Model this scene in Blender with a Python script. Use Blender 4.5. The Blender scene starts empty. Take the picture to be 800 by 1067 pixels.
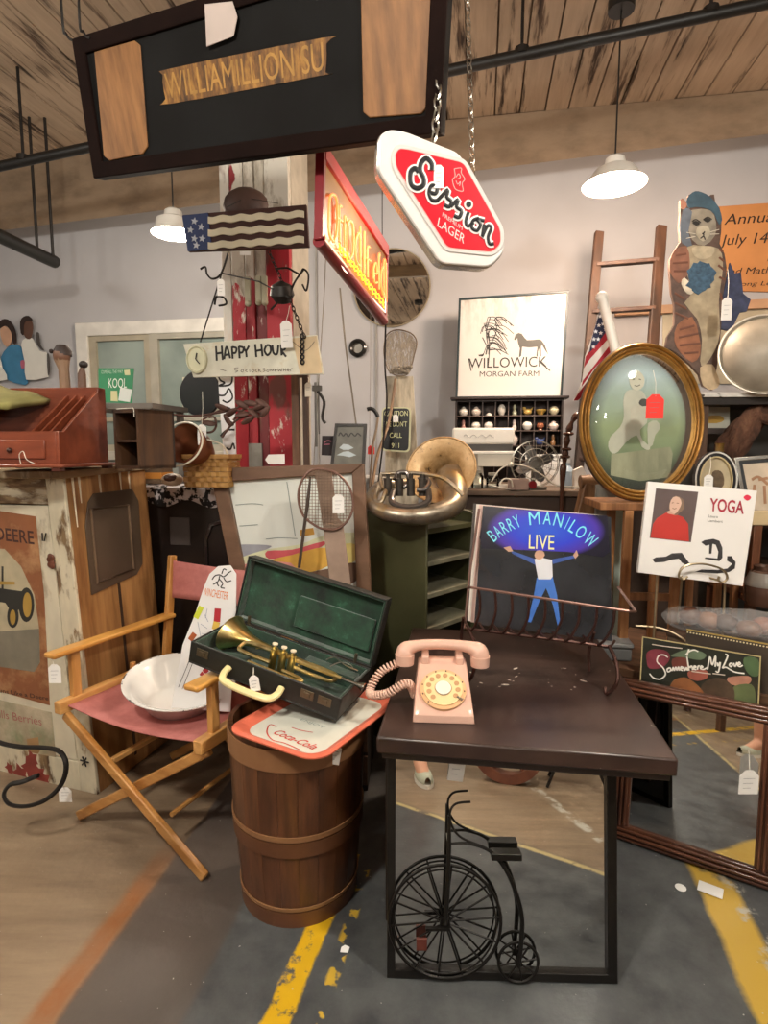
import bpy, bmesh, math, random
from mathutils import Vector as V, Matrix as MX
R = math.radians; PI = math.pi
random.seed(7)
col = bpy.context.scene.collection
F = 600.0; CZ = 1.4
PT = math.atan((533.5-468)/F); CP, SP = math.cos(PT), math.sin(PT)
# ------------------------------------------------------------ measuring helpers
def ray(px, py):
    a = (px-400)/F; b = (533.5-py)/F
    return V((a, CP+b*SP, -SP+b*CP))
def P(px, py, Y):
    d = ray(px, py); return V((0, 0, CZ))+d*(Y/d.y)
def PZ(px, py, z):
    d = ray(px, py); return V((0, 0, CZ))+d*((z-CZ)/d.z)
I4 = MX.Identity(4)
def at(x, y, z=0, yaw=0, pitch=0, roll=0):
    return MX.Translation((x, y, z)) @ MX.Rotation(R(yaw), 4, 'Z') @ MX.Rotation(R(pitch), 4, 'X') @ MX.Rotation(R(roll), 4, 'Y')
class Plane:
    """upright plane: local x along it, y up, z out towards the viewer"""
    def __init__(s, o, yaw=0, lean=0):
        s.o = V(o)
        s.M = MX.Translation(s.o) @ MX.Rotation(R(yaw), 4, 'Z') @ MX.Rotation(R(90-lean), 4, 'X')
        s.n = (s.M.to_3x3() @ V((0, 0, 1))); s.inv = s.M.inverted()
    def loc(s, px, py):
        d = ray(px, py); c = V((0, 0, CZ))
        t = (s.o-c).dot(s.n)/d.dot(s.n)
        q = s.inv @ (c+d*t); return (q.x, q.y)
    def L(s, pts): return [s.loc(*p) for p in pts]
ROOM = -9.46
RD = V((math.sin(R(-ROOM)), math.cos(R(-ROOM)), 0)); RR = V((math.cos(R(ROOM)), math.sin(R(ROOM)), 0))
def uv(u, v, z=0): return RR*u+RD*v+V((0, 0, z))
# ------------------------------------------------------------ materials
def lin(c):
    if isinstance(c, str):
        c = [int(c[i:i+2], 16)/255 for i in (0, 2, 4)]
    return [x/12.92 if x <= .04045 else ((x+.055)/1.055)**2.4 for x in c]+[1]
_M = {}
def nodes(name):
    m = bpy.data.materials.new(name); m.use_nodes = True
    nt = m.node_tree; b = nt.nodes['Principled BSDF']; return m, nt, b
def NN(nt, t, **k):
    n = nt.nodes.new(t)
    for a, v in k.items():
        if a.startswith('i_'): n.inputs[int(a[2:])].default_value = v
        else: setattr(n, a, v)
    return n
def mixc(nt, fac, a, b):
    n = nt.nodes.new('ShaderNodeMix'); n.data_type = 'RGBA'
    for i, x in ((0, fac), (6, a), (7, b)):
        if isinstance(x, bpy.types.NodeSocket): nt.links.new(x, n.inputs[i])
        else: n.inputs[i].default_value = x
    return n.outputs[2]
def noise(nt, scale=(1, 1, 1), s=5, d=4, coord='Object', w=.5, rot=(0, 0, 0)):
    tc = nt.nodes.new('ShaderNodeTexCoord'); mp = nt.nodes.new('ShaderNodeMapping')
    mp.inputs['Scale'].default_value = scale; mp.inputs['Rotation'].default_value = rot
    nt.links.new(tc.outputs[coord], mp.inputs[0])
    n = nt.nodes.new('ShaderNodeTexNoise'); n.inputs['Scale'].default_value = s; n.inputs['Detail'].default_value = d
    n.inputs['Roughness'].default_value = w
    nt.links.new(mp.outputs[0], n.inputs[0]); return n.outputs[0]
def ramp(nt, src, stops):
    r = nt.nodes.new('ShaderNodeValToRGB'); e = r.color_ramp.elements
    while len(e) < len(stops): e.new(.5)
    for q, (p, c) in zip(e, stops): q.position = p; q.color = c if len(c) == 4 else list(c)+[1]
    nt.links.new(src, r.inputs[0]); return r.outputs[0]
def bump(nt, b, src, st=.3, dist=.01):
    n = nt.nodes.new('ShaderNodeBump'); n.inputs['Strength'].default_value = st; n.inputs['Distance'].default_value = dist
    nt.links.new(src, n.inputs['Height']); nt.links.new(n.outputs[0], b.inputs['Normal'])
def mat(c, rough=.6, metal=0, var=.12, s=8, bp=0, emit=0, trans=0, coat=0, sss=0, alpha=1):
    key = ('m', str(c), rough, metal, var, s, bp, emit, trans, coat, alpha)
    if key in _M: return _M[key]
    m, nt, b = nodes('surface_'+str(c)); _M[key] = m
    L = lin(c)
    b.inputs['Roughness'].default_value = rough; b.inputs['Metallic'].default_value = metal
    if var:
        n = noise(nt, s=s, d=5)
        nt.links.new(ramp(nt, n, [(.3, [x*(1-var) for x in L[:3]]), (.7, [min(1, x*(1+var)) for x in L[:3]])]), b.inputs['Base Color'])
        if bp: bump(nt, b, n, bp)
    else: b.inputs['Base Color'].default_value = L
    if emit: b.inputs['Emission Color'].default_value = L; b.inputs['Emission Strength'].default_value = emit
    b.inputs['Transmission Weight'].default_value = trans; b.inputs['Coat Weight'].default_value = coat
    b.inputs['Alpha'].default_value = alpha
    return m
def wood(c1, c2, axis='x', rough=.5, s=6, st=12, bp=.15, coat=0):
    key = ('w', c1, c2, axis, rough, s, st, bp, coat)
    if key in _M: return _M[key]
    m, nt, b = nodes('wood_'+c1); _M[key] = m
    sc = {'x': (1, st, st), 'y': (st, 1, st), 'z': (st, st, 1)}[axis]
    n = noise(nt, sc, s=s*.4, d=6, w=.6); n2 = noise(nt, s=3, d=3)
    c = ramp(nt, n, [(.35, lin(c1)), (.65, lin(c2))])
    dk = [x*.6 for x in lin(c1)[:3]]+[1]
    c = mixc(nt, ramp(nt, n2, [(.5, (0, 0, 0)), (.8, (.6, .6, .6))]), c, dk)
    nt.links.new(c, b.inputs['Base Color']); b.inputs['Roughness'].default_value = rough
    b.inputs['Coat Weight'].default_value = coat
    if bp: bump(nt, b, n, bp, .004)
    return m
def peel(c1, c2, thr=.5, s=5, sc=(1, 1, 1), rough=.7, soft=.02, c3=None, bp=.3):
    """paint c1 worn through to c2"""
    key = ('p', c1, c2, thr, s, sc, rough, c3)
    if key in _M: return _M[key]
    m, nt, b = nodes('peeling_'+c1); _M[key] = m
    n = noise(nt, sc, s=s, d=8, w=.65); g = noise(nt, sc, s=s*3, d=3)
    a = mixc(nt, ramp(nt, g, [(.3, (0, 0, 0)), (.7, (1, 1, 1))]), lin(c1), [x*.82 for x in lin(c1)[:3]]+[1])
    e = mixc(nt, ramp(nt, g, [(.4, (0, 0, 0)), (.6, (1, 1, 1))]), lin(c2), lin(c3 or c2))
    k = ramp(nt, n, [(thr-soft, (0, 0, 0)), (thr+soft, (1, 1, 1))])
    nt.links.new(mixc(nt, k, a, e), b.inputs['Base Color']); b.inputs['Roughness'].default_value = rough
    bump(nt, b, k, -bp, .004)
    return m
def mirror_mat():
    m, nt, b = nodes('mirror_glass'); b.inputs['Metallic'].default_value = 1; b.inputs['Roughness'].default_value = .015
    b.inputs['Base Color'].default_value = (.80, .80, .78, 1); return m
def glass_mat(rough=.03, c=(.95, .97, .96, 1)):
    """thin clear pane: see-through with a gloss"""
    m, nt, b = nodes('clear_glass')
    t = NN(nt, 'ShaderNodeBsdfTransparent'); t.inputs[0].default_value = c
    g = NN(nt, 'ShaderNodeBsdfGlossy'); g.inputs['Roughness'].default_value = rough
    fr = NN(nt, 'ShaderNodeFresnel'); fr.inputs[0].default_value = 1.5
    mx = NN(nt, 'ShaderNodeMixShader')
    nt.links.new(fr.outputs[0], mx.inputs[0]); nt.links.new(t.outputs[0], mx.inputs[1]); nt.links.new(g.outputs[0], mx.inputs[2])
    nt.links.new(mx.outputs[0], nt.nodes['Material Output'].inputs[0]); return m
MIR = mirror_mat(); GLASS = glass_mat()
WHITE = mat('f2f0ea', .55, var=.03); PAPER = mat('f4f2ee', .8, var=.02); BLACK = mat('141312', .45, var=.1)
INK = mat('1d1b1a', .7, var=0); IRON = mat('2b2826', .5, .6, var=.3, s=30); STEEL = mat('b9b6ae', .28, 1, var=.1)
STRING = mat('e8e4d8', .8, var=0)
# ------------------------------------------------------------ mesh builder
def smooth_path(pts, n=6, closed=False):
    pts = [V(p) if len(p) == 3 else V((p[0], p[1], 0)) for p in pts]
    if len(pts) < 3: return pts
    out = []; N = len(pts)
    for i in range(N if closed else N-1):
        g = (lambda k: pts[k % N]) if closed else (lambda k: pts[max(0, min(N-1, k))])
        a, b, c, d = g(i-1), g(i), g(i+1), g(i+2)
        for k in range(n):
            t = k/n
            out.append(.5*((2*b)+(c-a)*t+(2*a-5*b+4*c-d)*t*t+(3*b-a-3*c+d)*t**3))
    if not closed: out.append(pts[-1])
    return out
class B:
    def __init__(s): s.v = []; s.f = []; s.mi = []; s.cur = 0; s.T = None
    def m(s, i): s.cur = i; return s
    def t(s, T): s.T = T; return s
    def add(s, vs, fs):
        k = len(s.v)
        vs = [V(p) for p in vs]
        if s.T is not None: vs = [s.T @ p for p in vs]
        s.v += vs; s.f += [tuple(i+k for i in f) for f in fs]; s.mi += [s.cur]*len(fs); return s
    def box(s, x0, x1, y0, y1, z0, z1):
        return s.add([(x, y, z) for z in (z0, z1) for y in (y0, y1) for x in (x0, x1)],
                     [(0, 2, 3, 1), (4, 5, 7, 6), (0, 1, 5, 4), (2, 6, 7, 3), (0, 4, 6, 2), (1, 3, 7, 5)])
    def bar(s, a, b, w, t, up=(0, 0, 1)):
        a, b = V(a), V(b); d = (b-a); n = d.normalized(); up = V(up)
        if abs(n.dot(up)) > .98: up = V((0, 1, 0))
        x = n.cross(up).normalized()*(w/2); y = x.cross(n).normalized()*(t/2)
        vs = [p+i*x+j*y for p in (a, b) for j in (-1, 1) for i in (-1, 1)]
        return s.add(vs, [(0, 1, 3, 2), (4, 6, 7, 5), (0, 4, 5, 1), (2, 3, 7, 6), (0, 2, 6, 4), (1, 5, 7, 3)])
    def prism(s, pts, z0, z1):
        """2-D outline in local xy, extruded along z"""
        pts = [p for i, p in enumerate(pts) if abs(p[0]-pts[i-1][0])+abs(p[1]-pts[i-1][1]) > 1e-6]
        A = sum(p[0]*q[1]-q[0]*p[1] for p, q in zip(pts, pts[1:]+pts[:1]))
        if A < 0: pts = pts[::-1]
        n = len(pts); vs = [(p[0], p[1], z0) for p in pts]+[(p[0], p[1], z1) for p in pts]
        return s.add(vs, [tuple(range(n))[::-1], tuple(range(n, 2*n))]+[(i, (i+1) % n, (i+1) % n+n, i+n) for i in range(n)])
    def ring(s, po, pi, z0, z1):
        """frame between two outlines of equal length"""
        n = len(po); vs = [(p[0], p[1], z) for z in (z0, z1) for q in (po, pi) for p in q]
        f = []
        for i in range(n):
            j = (i+1) % n
            f += [(2*n+i, 2*n+j, 3*n+j, 3*n+i), (i, n+i, n+j, j), (i, j, 2*n+j, 2*n+i), (n+i, 3*n+i, 3*n+j, n+j)]
        return s.add(vs, f)
    def tube(s, pts, r, seg=8, closed=False, flat=1):
        pts = [V(p) if len(p) == 3 else V((p[0], p[1], 0)) for p in pts]; n = len(pts)
        rs = r if isinstance(r, (list, tuple)) else [r]*n
        vs = []; up = None
        for i, p in enumerate(pts):
            a = pts[(i-1) % n] if (closed or i) else p; b = pts[(i+1) % n] if (closed or i < n-1) else p
            d = (b-a); d = d.normalized() if d.length > 1e-9 else V((0, 0, 1))
            if up is None:
                up = V((0, 0, 1)) if abs(d.z) < .9 else V((1, 0, 0))
            x = up.cross(d)
            if x.length < 1e-4: x = V((1, 0, 0)).cross(d)
            x.normalize(); up = d.cross(x).normalized()
            for k in range(seg):
                t = 2*PI*k/seg
                vs.append(p+x*math.cos(t)*rs[i]+up*math.sin(t)*rs[i]*flat)
        fs = []
        for i in range(n if closed else n-1):
            j = (i+1) % n
            for k in range(seg):
                l = (k+1) % seg; fs.append((i*seg+k, i*seg+l, j*seg+l, j*seg+k))
        if not closed: fs += [tuple(range(seg))[::-1], tuple((n-1)*seg+k for k in range(seg))]
        return s.add(vs, fs)
    def stroke(s, pts, w, z=0, t=.0006, seg=6):
        """flat pen stroke in the local xy plane"""
        pts = [(p[0], p[1], 0) for p in pts]; T0 = s.T; S = MX.Translation((0, 0, z)) @ MX.Diagonal((1, 1, t/(w/2) if w else 1, 1))
        s.T = (T0 @ S) if T0 is not None else S
        s.tube(pts, w/2, seg); s.T = T0; return s
    def lathe(s, prof, seg=24, c=(0, 0, 0), sx=1, sy=1, a0=0, a1=2*PI):
        vs = []; n = len(prof); full = abs(a1-a0-2*PI) < 1e-6; ns = seg if full else seg+1
        for k in range(ns):
            t = a0+(a1-a0)*k/seg
            for r, z in prof: vs.append((c[0]+r*math.cos(t)*sx, c[1]+r*math.sin(t)*sy, c[2]+z))
        fs = [(k*n+i, ((k+1) % ns)*n+i, ((k+1) % ns)*n+i+1, k*n+i+1) for k in range(seg) for i in range(n-1)]
        return s.add(vs, fs)
    def ball(s, c, r, sx=1, sy=1, sz=1, seg=14):
        pr = [(max(1e-4, math.sin(PI*i/8))*r, -math.cos(PI*i/8)*r*sz) for i in range(9)]
        return s.lathe(pr, seg, c, sx, sy)
    def cyl(s, c, r, h, seg=20, r2=None):
        r2 = r if r2 is None else r2
        return s.lathe([(1e-4, 0), (r, 0), (r2, h), (1e-4, h)], seg, c)
    def grid(s, fn, nx, ny):
        vs = [fn(i/nx, j/ny) for j in range(ny+1) for i in range(nx+1)]
        return s.add(vs, [(j*(nx+1)+i, j*(nx+1)+i+1, (j+1)*(nx+1)+i+1, (j+1)*(nx+1)+i) for j in range(ny) for i in range(nx)])
    def put(s, name, m, parent=None, M=None, label=None, cat=None, group=None, kind=None, bevel=0, ang=35, solid=0, sub=0):
        me = bpy.data.meshes.new(name); me.from_pydata([tuple(p) for p in s.v], [], s.f)
        ms = m if isinstance(m, (list, tuple)) else [m]
        for x in ms: me.materials.append(x)
        for p, i in zip(me.polygons, s.mi): p.material_index = min(i, len(ms)-1); p.use_smooth = True
        me.set_sharp_from_angle(angle=R(ang)); me.validate()
        o = bpy.data.objects.new(name, me); col.objects.link(o)
        if M is not None: o.matrix_world = M
        if parent is not None: o.parent = parent
        for k, v in (('label', label), ('category', cat), ('group', group), ('kind', kind)):
            if v: o[k] = v
        if solid: d = o.modifiers.new('thick', 'SOLIDIFY'); d.thickness = solid; d.offset = 0
        if bevel: d = o.modifiers.new('edge', 'BEVEL'); d.width = bevel; d.segments = 2; d.limit_method = 'ANGLE'; d.angle_limit = R(40)
        if sub: d = o.modifiers.new('soft', 'SUBSURF'); d.levels = sub; d.render_levels = sub
        return o
def thing(name, label, cat, M=I4, group=None):
    o = bpy.data.objects.new(name, None); col.objects.link(o); o.matrix_world = M; o.empty_display_size = .1
    o['label'] = label; o['category'] = cat
    if group: o['group'] = group
    return o
def ell(cx, cy, rx, ry, n=32, a0=0): return [(cx+rx*math.cos(a0+2*PI*i/n), cy+ry*math.sin(a0+2*PI*i/n)) for i in range(n)]
def rrect(x0, y0, x1, y1, r, n=5):
    o = []
    for cx, cy, a in ((x1-r, y1-r, 0), (x0+r, y1-r, 90), (x0+r, y0+r, 180), (x1-r, y0+r, 270)):
        o += [(cx+r*math.cos(R(a+90*i/n)), cy+r*math.sin(R(a+90*i/n))) for i in range(n+1)]
    return o
def round_poly(pts, r, n=4):
    out = []; N = len(pts)
    for i in range(N):
        a, b, c = V((*pts[i-1], 0)), V((*pts[i], 0)), V((*pts[(i+1) % N], 0))
        u = (a-b); w = (c-b); k = min(r, u.length*.45, w.length*.45); p = b+u.normalized()*k; q = b+w.normalized()*k
        for j in range(n+1):
            t = j/n; z = p*(1-t)**2+b*2*t*(1-t)+q*t*t; out.append((z.x, z.y))
    return out
def text(s, a, b, h, m, parent, z=.001, up=None, bold=0, name='lettering', ex=.0004, shear=0):
    """the word from a to b (local xy), cap height h; up = local 2-D direction of the letters' stems"""
    cu = bpy.data.curves.new('t', 'FONT'); cu.body = s; cu.offset = bold; cu.shear = shear; cu.resolution_u = 3
    ob = bpy.data.objects.new('t', cu); col.objects.link(ob)
    bpy.context.view_layer.update()
    me = bpy.data.meshes.new_from_object(ob.evaluated_get(bpy.context.evaluated_depsgraph_get()))
    bpy.data.objects.remove(ob); bpy.data.curves.remove(cu)
    xs = [v.co.x for v in me.vertices]; x0, x1 = min(xs), max(xs)
    a, b = V((a[0], a[1])), V((b[0], b[1])); X = (b-a)/(x1-x0)
    u = V(up).normalized() if up else V((-X.y, X.x)).normalized(); Y = u*h/.70
    bl = B(); vs = [(a.x+X.x*(v.co.x-x0)+Y.x*v.co.y, a.y+X.y*(v.co.x-x0)+Y.y*v.co.y, z) for v in me.vertices]
    bl.add(vs, [tuple(p.vertices) for p in me.polygons]); bpy.data.meshes.remove(me)
    if parent == 'raw': return bl
    return bl.put(name, m, parent)
def pxtext(pl, s, p0, p1, hpx, m, parent, z=.001, up=None, **k):
    a = pl.loc(*p0); b = pl.loc(*p1)
    q = pl.loc(p0[0]+(up[0] if up else 0), p0[1]-(up[1] if up else hpx))
    h = math.hypot(q[0]-a[0], q[1]-a[1])
    return text(s, a, b, h, m, parent, z, up=(q[0]-a[0], q[1]-a[1]) if up else None, **k)
TAGS = []
def price_tag(px, py, Y, label, top=None, w=.034, h=.055, m=None, yaw=0, roll=0, sm=None):
    """paper tag with its string; (px,py) = middle of the card, top = where the string hangs from"""
    c = P(px, py, Y); t = thing('price_tag', label, 'price tag', MX.Translation(c) @ MX.Rotation(R(yaw), 4, 'Z') @ MX.Rotation(R(90), 4, 'X') @ MX.Rotation(R(roll), 4, 'Z'), 'price tags tied to the goods')
    k = w*.3
    B().prism([(-w/2, -h/2), (w/2, -h/2), (w/2, h/2-k), (w/2-k, h/2), (-w/2+k, h/2), (-w/2, h/2-k)], -.0006, .0006).put('card', m or PAPER, t)
    g = B()
    for i in range(3): g.stroke([(-w*.3, h*(.15-.2*i)), (w*(.3-.1*i), h*(.16-.2*i))], .0012, .001, .0002, 4)
    g.put('pen_marks', mat('77787c', .8, var=0), t)
    if top is not None:
        inv = t.matrix_world.inverted(); q = inv @ V(top)
        B().tube([(0, h/2-.006, .001), (q*.5+V((.004, h/4, .002))), q], .0011, 5).put('string', sm or STRING, t)
    return t
# ============================================================ THE ROOM
RM = MX.Rotation(R(ROOM), 4, 'Z')
U0, U1, V0, V1, CE = -4.6, 3.9, -4.6, 4.2, 3.5
def floor_mat():
    m, nt, b = nodes('painted_concrete')
    tc = nt.nodes.new('ShaderNodeTexCoord'); w = noise(nt, s=7, d=6, w=.7); big = noise(nt, s=1.3, d=5)
    fine = noise(nt, s=40, d=4)
    def sd(pa, pb):
        a, c = PZ(*pa, 0), PZ(*pb, 0); d = (c-a).normalized(); n = V((d.y, -d.x, 0))   # + = right of a->b seen from above
        vm = NN(nt, 'ShaderNodeVectorMath', operation='DOT_PRODUCT'); nt.links.new(tc.outputs['Object'], vm.inputs[0]); vm.inputs[1].default_value = n
        return M2('SUBTRACT', vm.outputs['Value'], a.dot(n))
    def M2(op, x, y, clamp=False):
        n = NN(nt, 'ShaderNodeMath', operation=op, use_clamp=clamp)
        for i, q in enumerate((x, y)):
            if isinstance(q, bpy.types.NodeSocket): nt.links.new(q, n.inputs[i])
            else: n.inputs[i].default_value = q
        return n.outputs[0]
    wig = M2('MULTIPLY', M2('SUBTRACT', w, .5), .035)
    def gt(x, e, soft=.006): return M2('DIVIDE', M2('SUBTRACT', M2('ADD', x, wig), e-soft), 2*soft, True)
    def band(x, lo, hi, soft=.006): return M2('MULTIPLY', gt(x, lo, soft), M2('SUBTRACT', 1, gt(x, hi, soft)), True)
    wd = noise(nt, (1, 7, 1), s=2.2, d=6, w=.6, rot=(0, 0, R(35)))
    tan = mixc(nt, ramp(nt, wd, [(.3, (0, 0, 0)), (.7, (1, 1, 1))]), lin('7d6a55'), lin('a18c72'))
    tan = mixc(nt, ramp(nt, big, [(.4, (0, 0, 0)), (.75, (.7, .7, .7))]), tan, lin('6f5f50'))
    dark = mixc(nt, ramp(nt, big, [(.35, (0, 0, 0)), (.7, (1, 1, 1))]), lin('4c4540'), lin('6a6058'))
    blue = mixc(nt, ramp(nt, w, [(.3, (0, 0, 0)), (.75, (1, 1, 1))]), lin('3c3e41'), lin('606261'))
    s1 = sd((55, 1067), (162, 920)); s2 = sd((187, 1067), (247, 954))
    c = mixc(nt, gt(s1, 0), tan, dark)
    sy = NN(nt, 'ShaderNodeSeparateXYZ'); nt.links.new(tc.outputs['Object'], sy.inputs[0])
    fade = M2('MULTIPLY', band(s1, -.07, 0, .014), ramp(nt, M2('ADD', sy.outputs['Y'], wig), [(0, (.85, .85, .85)), (1, (.85, .85, .85))]) if False else M2('MULTIPLY', M2('DIVIDE', M2('SUBTRACT', 1.95, sy.outputs['Y']), .3, True), ramp(nt, w, [(.25, (.45, .45, .45)), (.6, (.95, .95, .95))])), True)
    c = mixc(nt, fade, c, lin('8f5c35'))
    c = mixc(nt, gt(s2, 0, .01), c, blue)
    # beyond the far edge of the dark paint the slab is bare again
    s5 = sd((640, 905), (800, 960)) if False else None
    flake = ramp(nt, noise(nt, s=9, d=6, w=.7), [(.40, (0, 0, 0)), (.46, (1, 1, 1))])
    fx = NN(nt, 'ShaderNodeSeparateXYZ'); nt.links.new(tc.outputs['Object'], fx.inputs[0]); yy_ = fx.outputs['Y']
    s3 = sd((286, 1067), (338, 950)); y3 = M2('MULTIPLY', band(s3, -.034, .034, .004), flake, True)
    s4 = sd((333, 1067), (374, 930)); sp = ramp(nt, noise(nt, s=14, d=3), [(.55, (0, 0, 0)), (.58, (1, 1, 1))])
    y4 = M2('MULTIPLY', band(s4, -.016, .016, .004), sp, True)
    s6 = sd((800, 1060), (735, 920)); y6 = M2('MULTIPLY', M2('MULTIPLY', band(s6, -.03, .085, .01), M2('GREATER_THAN', yy_, 1.02)), ramp(nt, noise(nt, s=6, d=5), [(.36, (0, 0, 0)), (.42, (1, 1, 1))]), True)
    wht = M2('MULTIPLY', band(s6, .06, .11, .008), ramp(nt, w, [(.5, (0, 0, 0)), (.56, (1, 1, 1))]), True)
    vx = NN(nt, 'ShaderNodeVectorMath', operation='DOT_PRODUCT'); nt.links.new(tc.outputs['Object'], vx.inputs[0]); vx.inputs[1].default_value = (.66, -.75, 0)
    s7 = M2('ADD', vx.outputs['Value'], .055); c = mixc(nt, gt(s7, 0, .03), c, tan); c = mixc(nt, M2('MULTIPLY', band(s7, -.02, .005), flake, True), c, lin('b9a878'))
    far = NN(nt, 'ShaderNodeSeparateXYZ'); nt.links.new(tc.outputs['Object'], far.inputs[0]); near = M2('LESS_THAN', far.outputs['Y'], 1.86)
    y3 = M2('MULTIPLY', y3, near); y4 = M2('MULTIPLY', y4, near)
    c = mixc(nt, y3, c, lin('dcae1e')); c = mixc(nt, y4, c, lin('c9a63a')); c = mixc(nt, y6, c, lin('c9a545')); c = mixc(nt, wht, c, lin('b9b5a8'))
    spk = ramp(nt, noise(nt, s=60, d=2), [(.74, (0, 0, 0)), (.77, (.8, .8, .8))])
    c = mixc(nt, spk, c, lin('c9c6bf'))
    nt.links.new(c, b.inputs['Base Color'])
    nt.links.new(ramp(nt, w, [(.3, (.28, .28, .28)), (.7, (.5, .5, .5))]), b.inputs['Roughness']); bump(nt, b, fine, .12, .01)
    return m
B().box(-7, 6, -7, 7, -.1, 0).put('floor', floor_mat(), kind='structure')
def wall_mat(c1, c2):
    m, nt, b = nodes('wall_paint'); n = noise(nt, s=1.2, d=5); f = noise(nt, s=30, d=3)
    nt.links.new(mixc(nt, ramp(nt, n, [(.3, (0, 0, 0)), (.7, (1, 1, 1))]), lin(c1), lin(c2)), b.inputs['Base Color'])
    b.inputs['Roughness'].default_value = .8; bump(nt, b, f, .08, .004); return m
WM = wall_mat('bdbdc1', 'adacaf'); WM2 = wall_mat('5f554c', '75685a')
B().box(U0-.1, U1+.1, V1, V1+.1, 0, CE).put('wall_back', WM, M=RM, kind='structure')
B().box(U0-.1, U0, V0, V1, 0, CE).put('wall_left', WM, M=RM, kind='structure')
B().box(U1, U1+.1, V0, V1, 0, CE).put('wall_right', WM2, M=RM, kind='structure')
B().box(U0-.1, U1+.1, V0-.1, V0, 0, CE).put('wall_front', WM2, M=RM, kind='structure')
cm = peel('b8a189', '5b4636', .58, 3.0, (5, .45, 1), .85, .05, '33261e', .4)
cb = B(); u = U0
while u < U1:
    w = random.choice((.14, .155, .16)); dz = random.uniform(0, .012)
    cb.box(u+.004, u+w-.005, V0, V1, CE+dz, CE+.05); u += w
cb.box(U0, U1, V0, V1, CE+.045, CE+.08)
cb.put('ceiling', cm, M=RM, kind='structure')
# timber header along the back wall, a little lower at its left end
hb = B(); zs = [(U0, 2.97), (U1, 3.36)]
hb.add([(u, v, z) for u, z in zs for v in (V1-.24, V1) for z in (z, CE)], [(0, 1, 3, 2), (4, 6, 7, 5), (0, 2, 6, 4), (1, 5, 7, 3), (0, 4, 5, 1), (2, 3, 7, 6)])
hb.put('trim_1', peel('94806a', '75614d', .60, 2.0, (1, 2, 2), .85, .15, '5a4838', .3), M=RM, kind='structure')
B().box(U0, U1, V0, V1, CE-.0, CE-.0).v if False else None
jb = B().box(U0, U1, 1.5, 1.56, CE-.13, CE-.001); jb.put('trim_2', wood('6d5a46', '8b7558', 'x', .8), M=RM, kind='structure')
jb = B().box(U0, U1, -1.6, -1.5, CE-.13, CE-.001); jb.put('trim_3', wood('6d5a46', '8b7558', 'x', .8), M=RM, kind='structure')
# panel seams on the back wall between pillar and signs
for i, px in enumerate((331, 392)):
    pl = Plane(uv(0, V1-.001), ROOM); x = pl.loc(px, 400)[0]; q = pl.M @ V((x, 0, 0))
    B().box(x-.006, x+.006, 0, 2.95, 0, .012).put('trim_%d' % (4+i), mat('9c9a96', .7), M=pl.M, kind='structure')
# black steel conduit across the ceiling
def pipe(pts, r, name, label, cat, m=BLACK):
    return B().tube(pts, r, 10).put(name, m, label=label, cat=cat)
t = thing('ceiling_pipe', 'long black pipe running across under the plank ceiling', 'pipe')
a, b_ = P(-60, 186, 3.55), P(860, -10, 2.72)
B().tube([a, b_], .026, 12).put('pipe', BLACK, t)
for k in (.12, .45, .72, .9):
    q = a.lerp(b_, k); g = B(); g.tube([q+V((0, 0, .03)), V((q.x, q.y, CE+.02))], .008, 6); g.cyl((q.x, q.y, q.z-.0), .034, .03, 12)
    g.put('hanger', IRON, t)
t = thing('ceiling_pipe', 'short black pipe with a capped end in the upper corner over the cardboard figures', 'pipe')
a, b_ = P(-60, 218, 3.1), P(57, 273, 4.0)
B().tube([a, b_], .04, 12).put('pipe', BLACK, t)
for dx in (-.07, .03):
    q = a.lerp(b_, .93)+V((dx, 0, 0)); B().tube([q, V((q.x, q.y, CE+.02))], .009, 6).put('hanger', IRON, t)
# window in the back wall
wp = Plane(uv(0, V1-.002), ROOM)
def wloc(px, py): return wp.loc(px, py)
x0, y1 = wloc(82, 338); x1, _ = wloc(262, 333); y0 = .82
B().ring([(x0, y0), (x1, y0), (x1, y1), (x0, y1)], [(x0+.1, y0+.1), (x1-.1, y0+.1), (x1-.1, y1-.1), (x0+.1, y1-.1)], 0, .05).put('window_1', mat('dedcd6', .5), M=wp.M, kind='structure', bevel=.005)
wo = bpy.data.objects['window_1']
ix0, ix1, iy0, iy1 = x0+.1, x1-.1, y0+.1, y1-.1
xm = wloc(160, 400)[0]; zm = wloc(160, 437)[1]; zl = wloc(165, 470)[1]
g = B().ring([(ix0, zl), (xm+.02, zl), (xm+.02, iy1), (ix0, iy1)], [(ix0+.06, zl+.05), (xm-.05, zl+.05), (xm-.05, iy1-.04), (ix0+.06, iy1-.04)], .0, .03)
g.box(ix0, xm, zm-.015, zm+.015, 0, .028)
g.put('sash', mat('a79f8c', .5), wo)
g = B().ring([(xm, zl), (ix1, zl), (ix1, iy1), (xm, iy1)], [(xm+.07, zl+.05), (ix1-.04, zl+.05), (ix1-.04, iy1-.04), (xm+.07, iy1-.04)], .0, .04)
g.box(xm, ix1, zm-.015, zm+.015, 0, .036)
g.put('sash', mat('a9a598', .5), wo)
B().box(ix0, ix1, zl-.07, zl, 0, .07).put('sill', mat('b5b1a6', .5), wo, bevel=.004)
B().box(ix0, ix1, iy0, zl-.07, 0, .014).put('lower_panel', mat('97a09c', .5), wo)
wm, nt, b = nodes('window_pane'); b.inputs['Roughness'].default_value = .12
n = noise(nt, (1, 1, 1), s=1.6, d=5)
nt.links.new(ramp(nt, n, [(.35, lin('6f7d78')), (.65, lin('9aa8a2'))]), b.inputs['Base Color'])
B().box(ix0, ix1, zl, iy1, 0, .008).put('pane', wm, wo)

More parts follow.
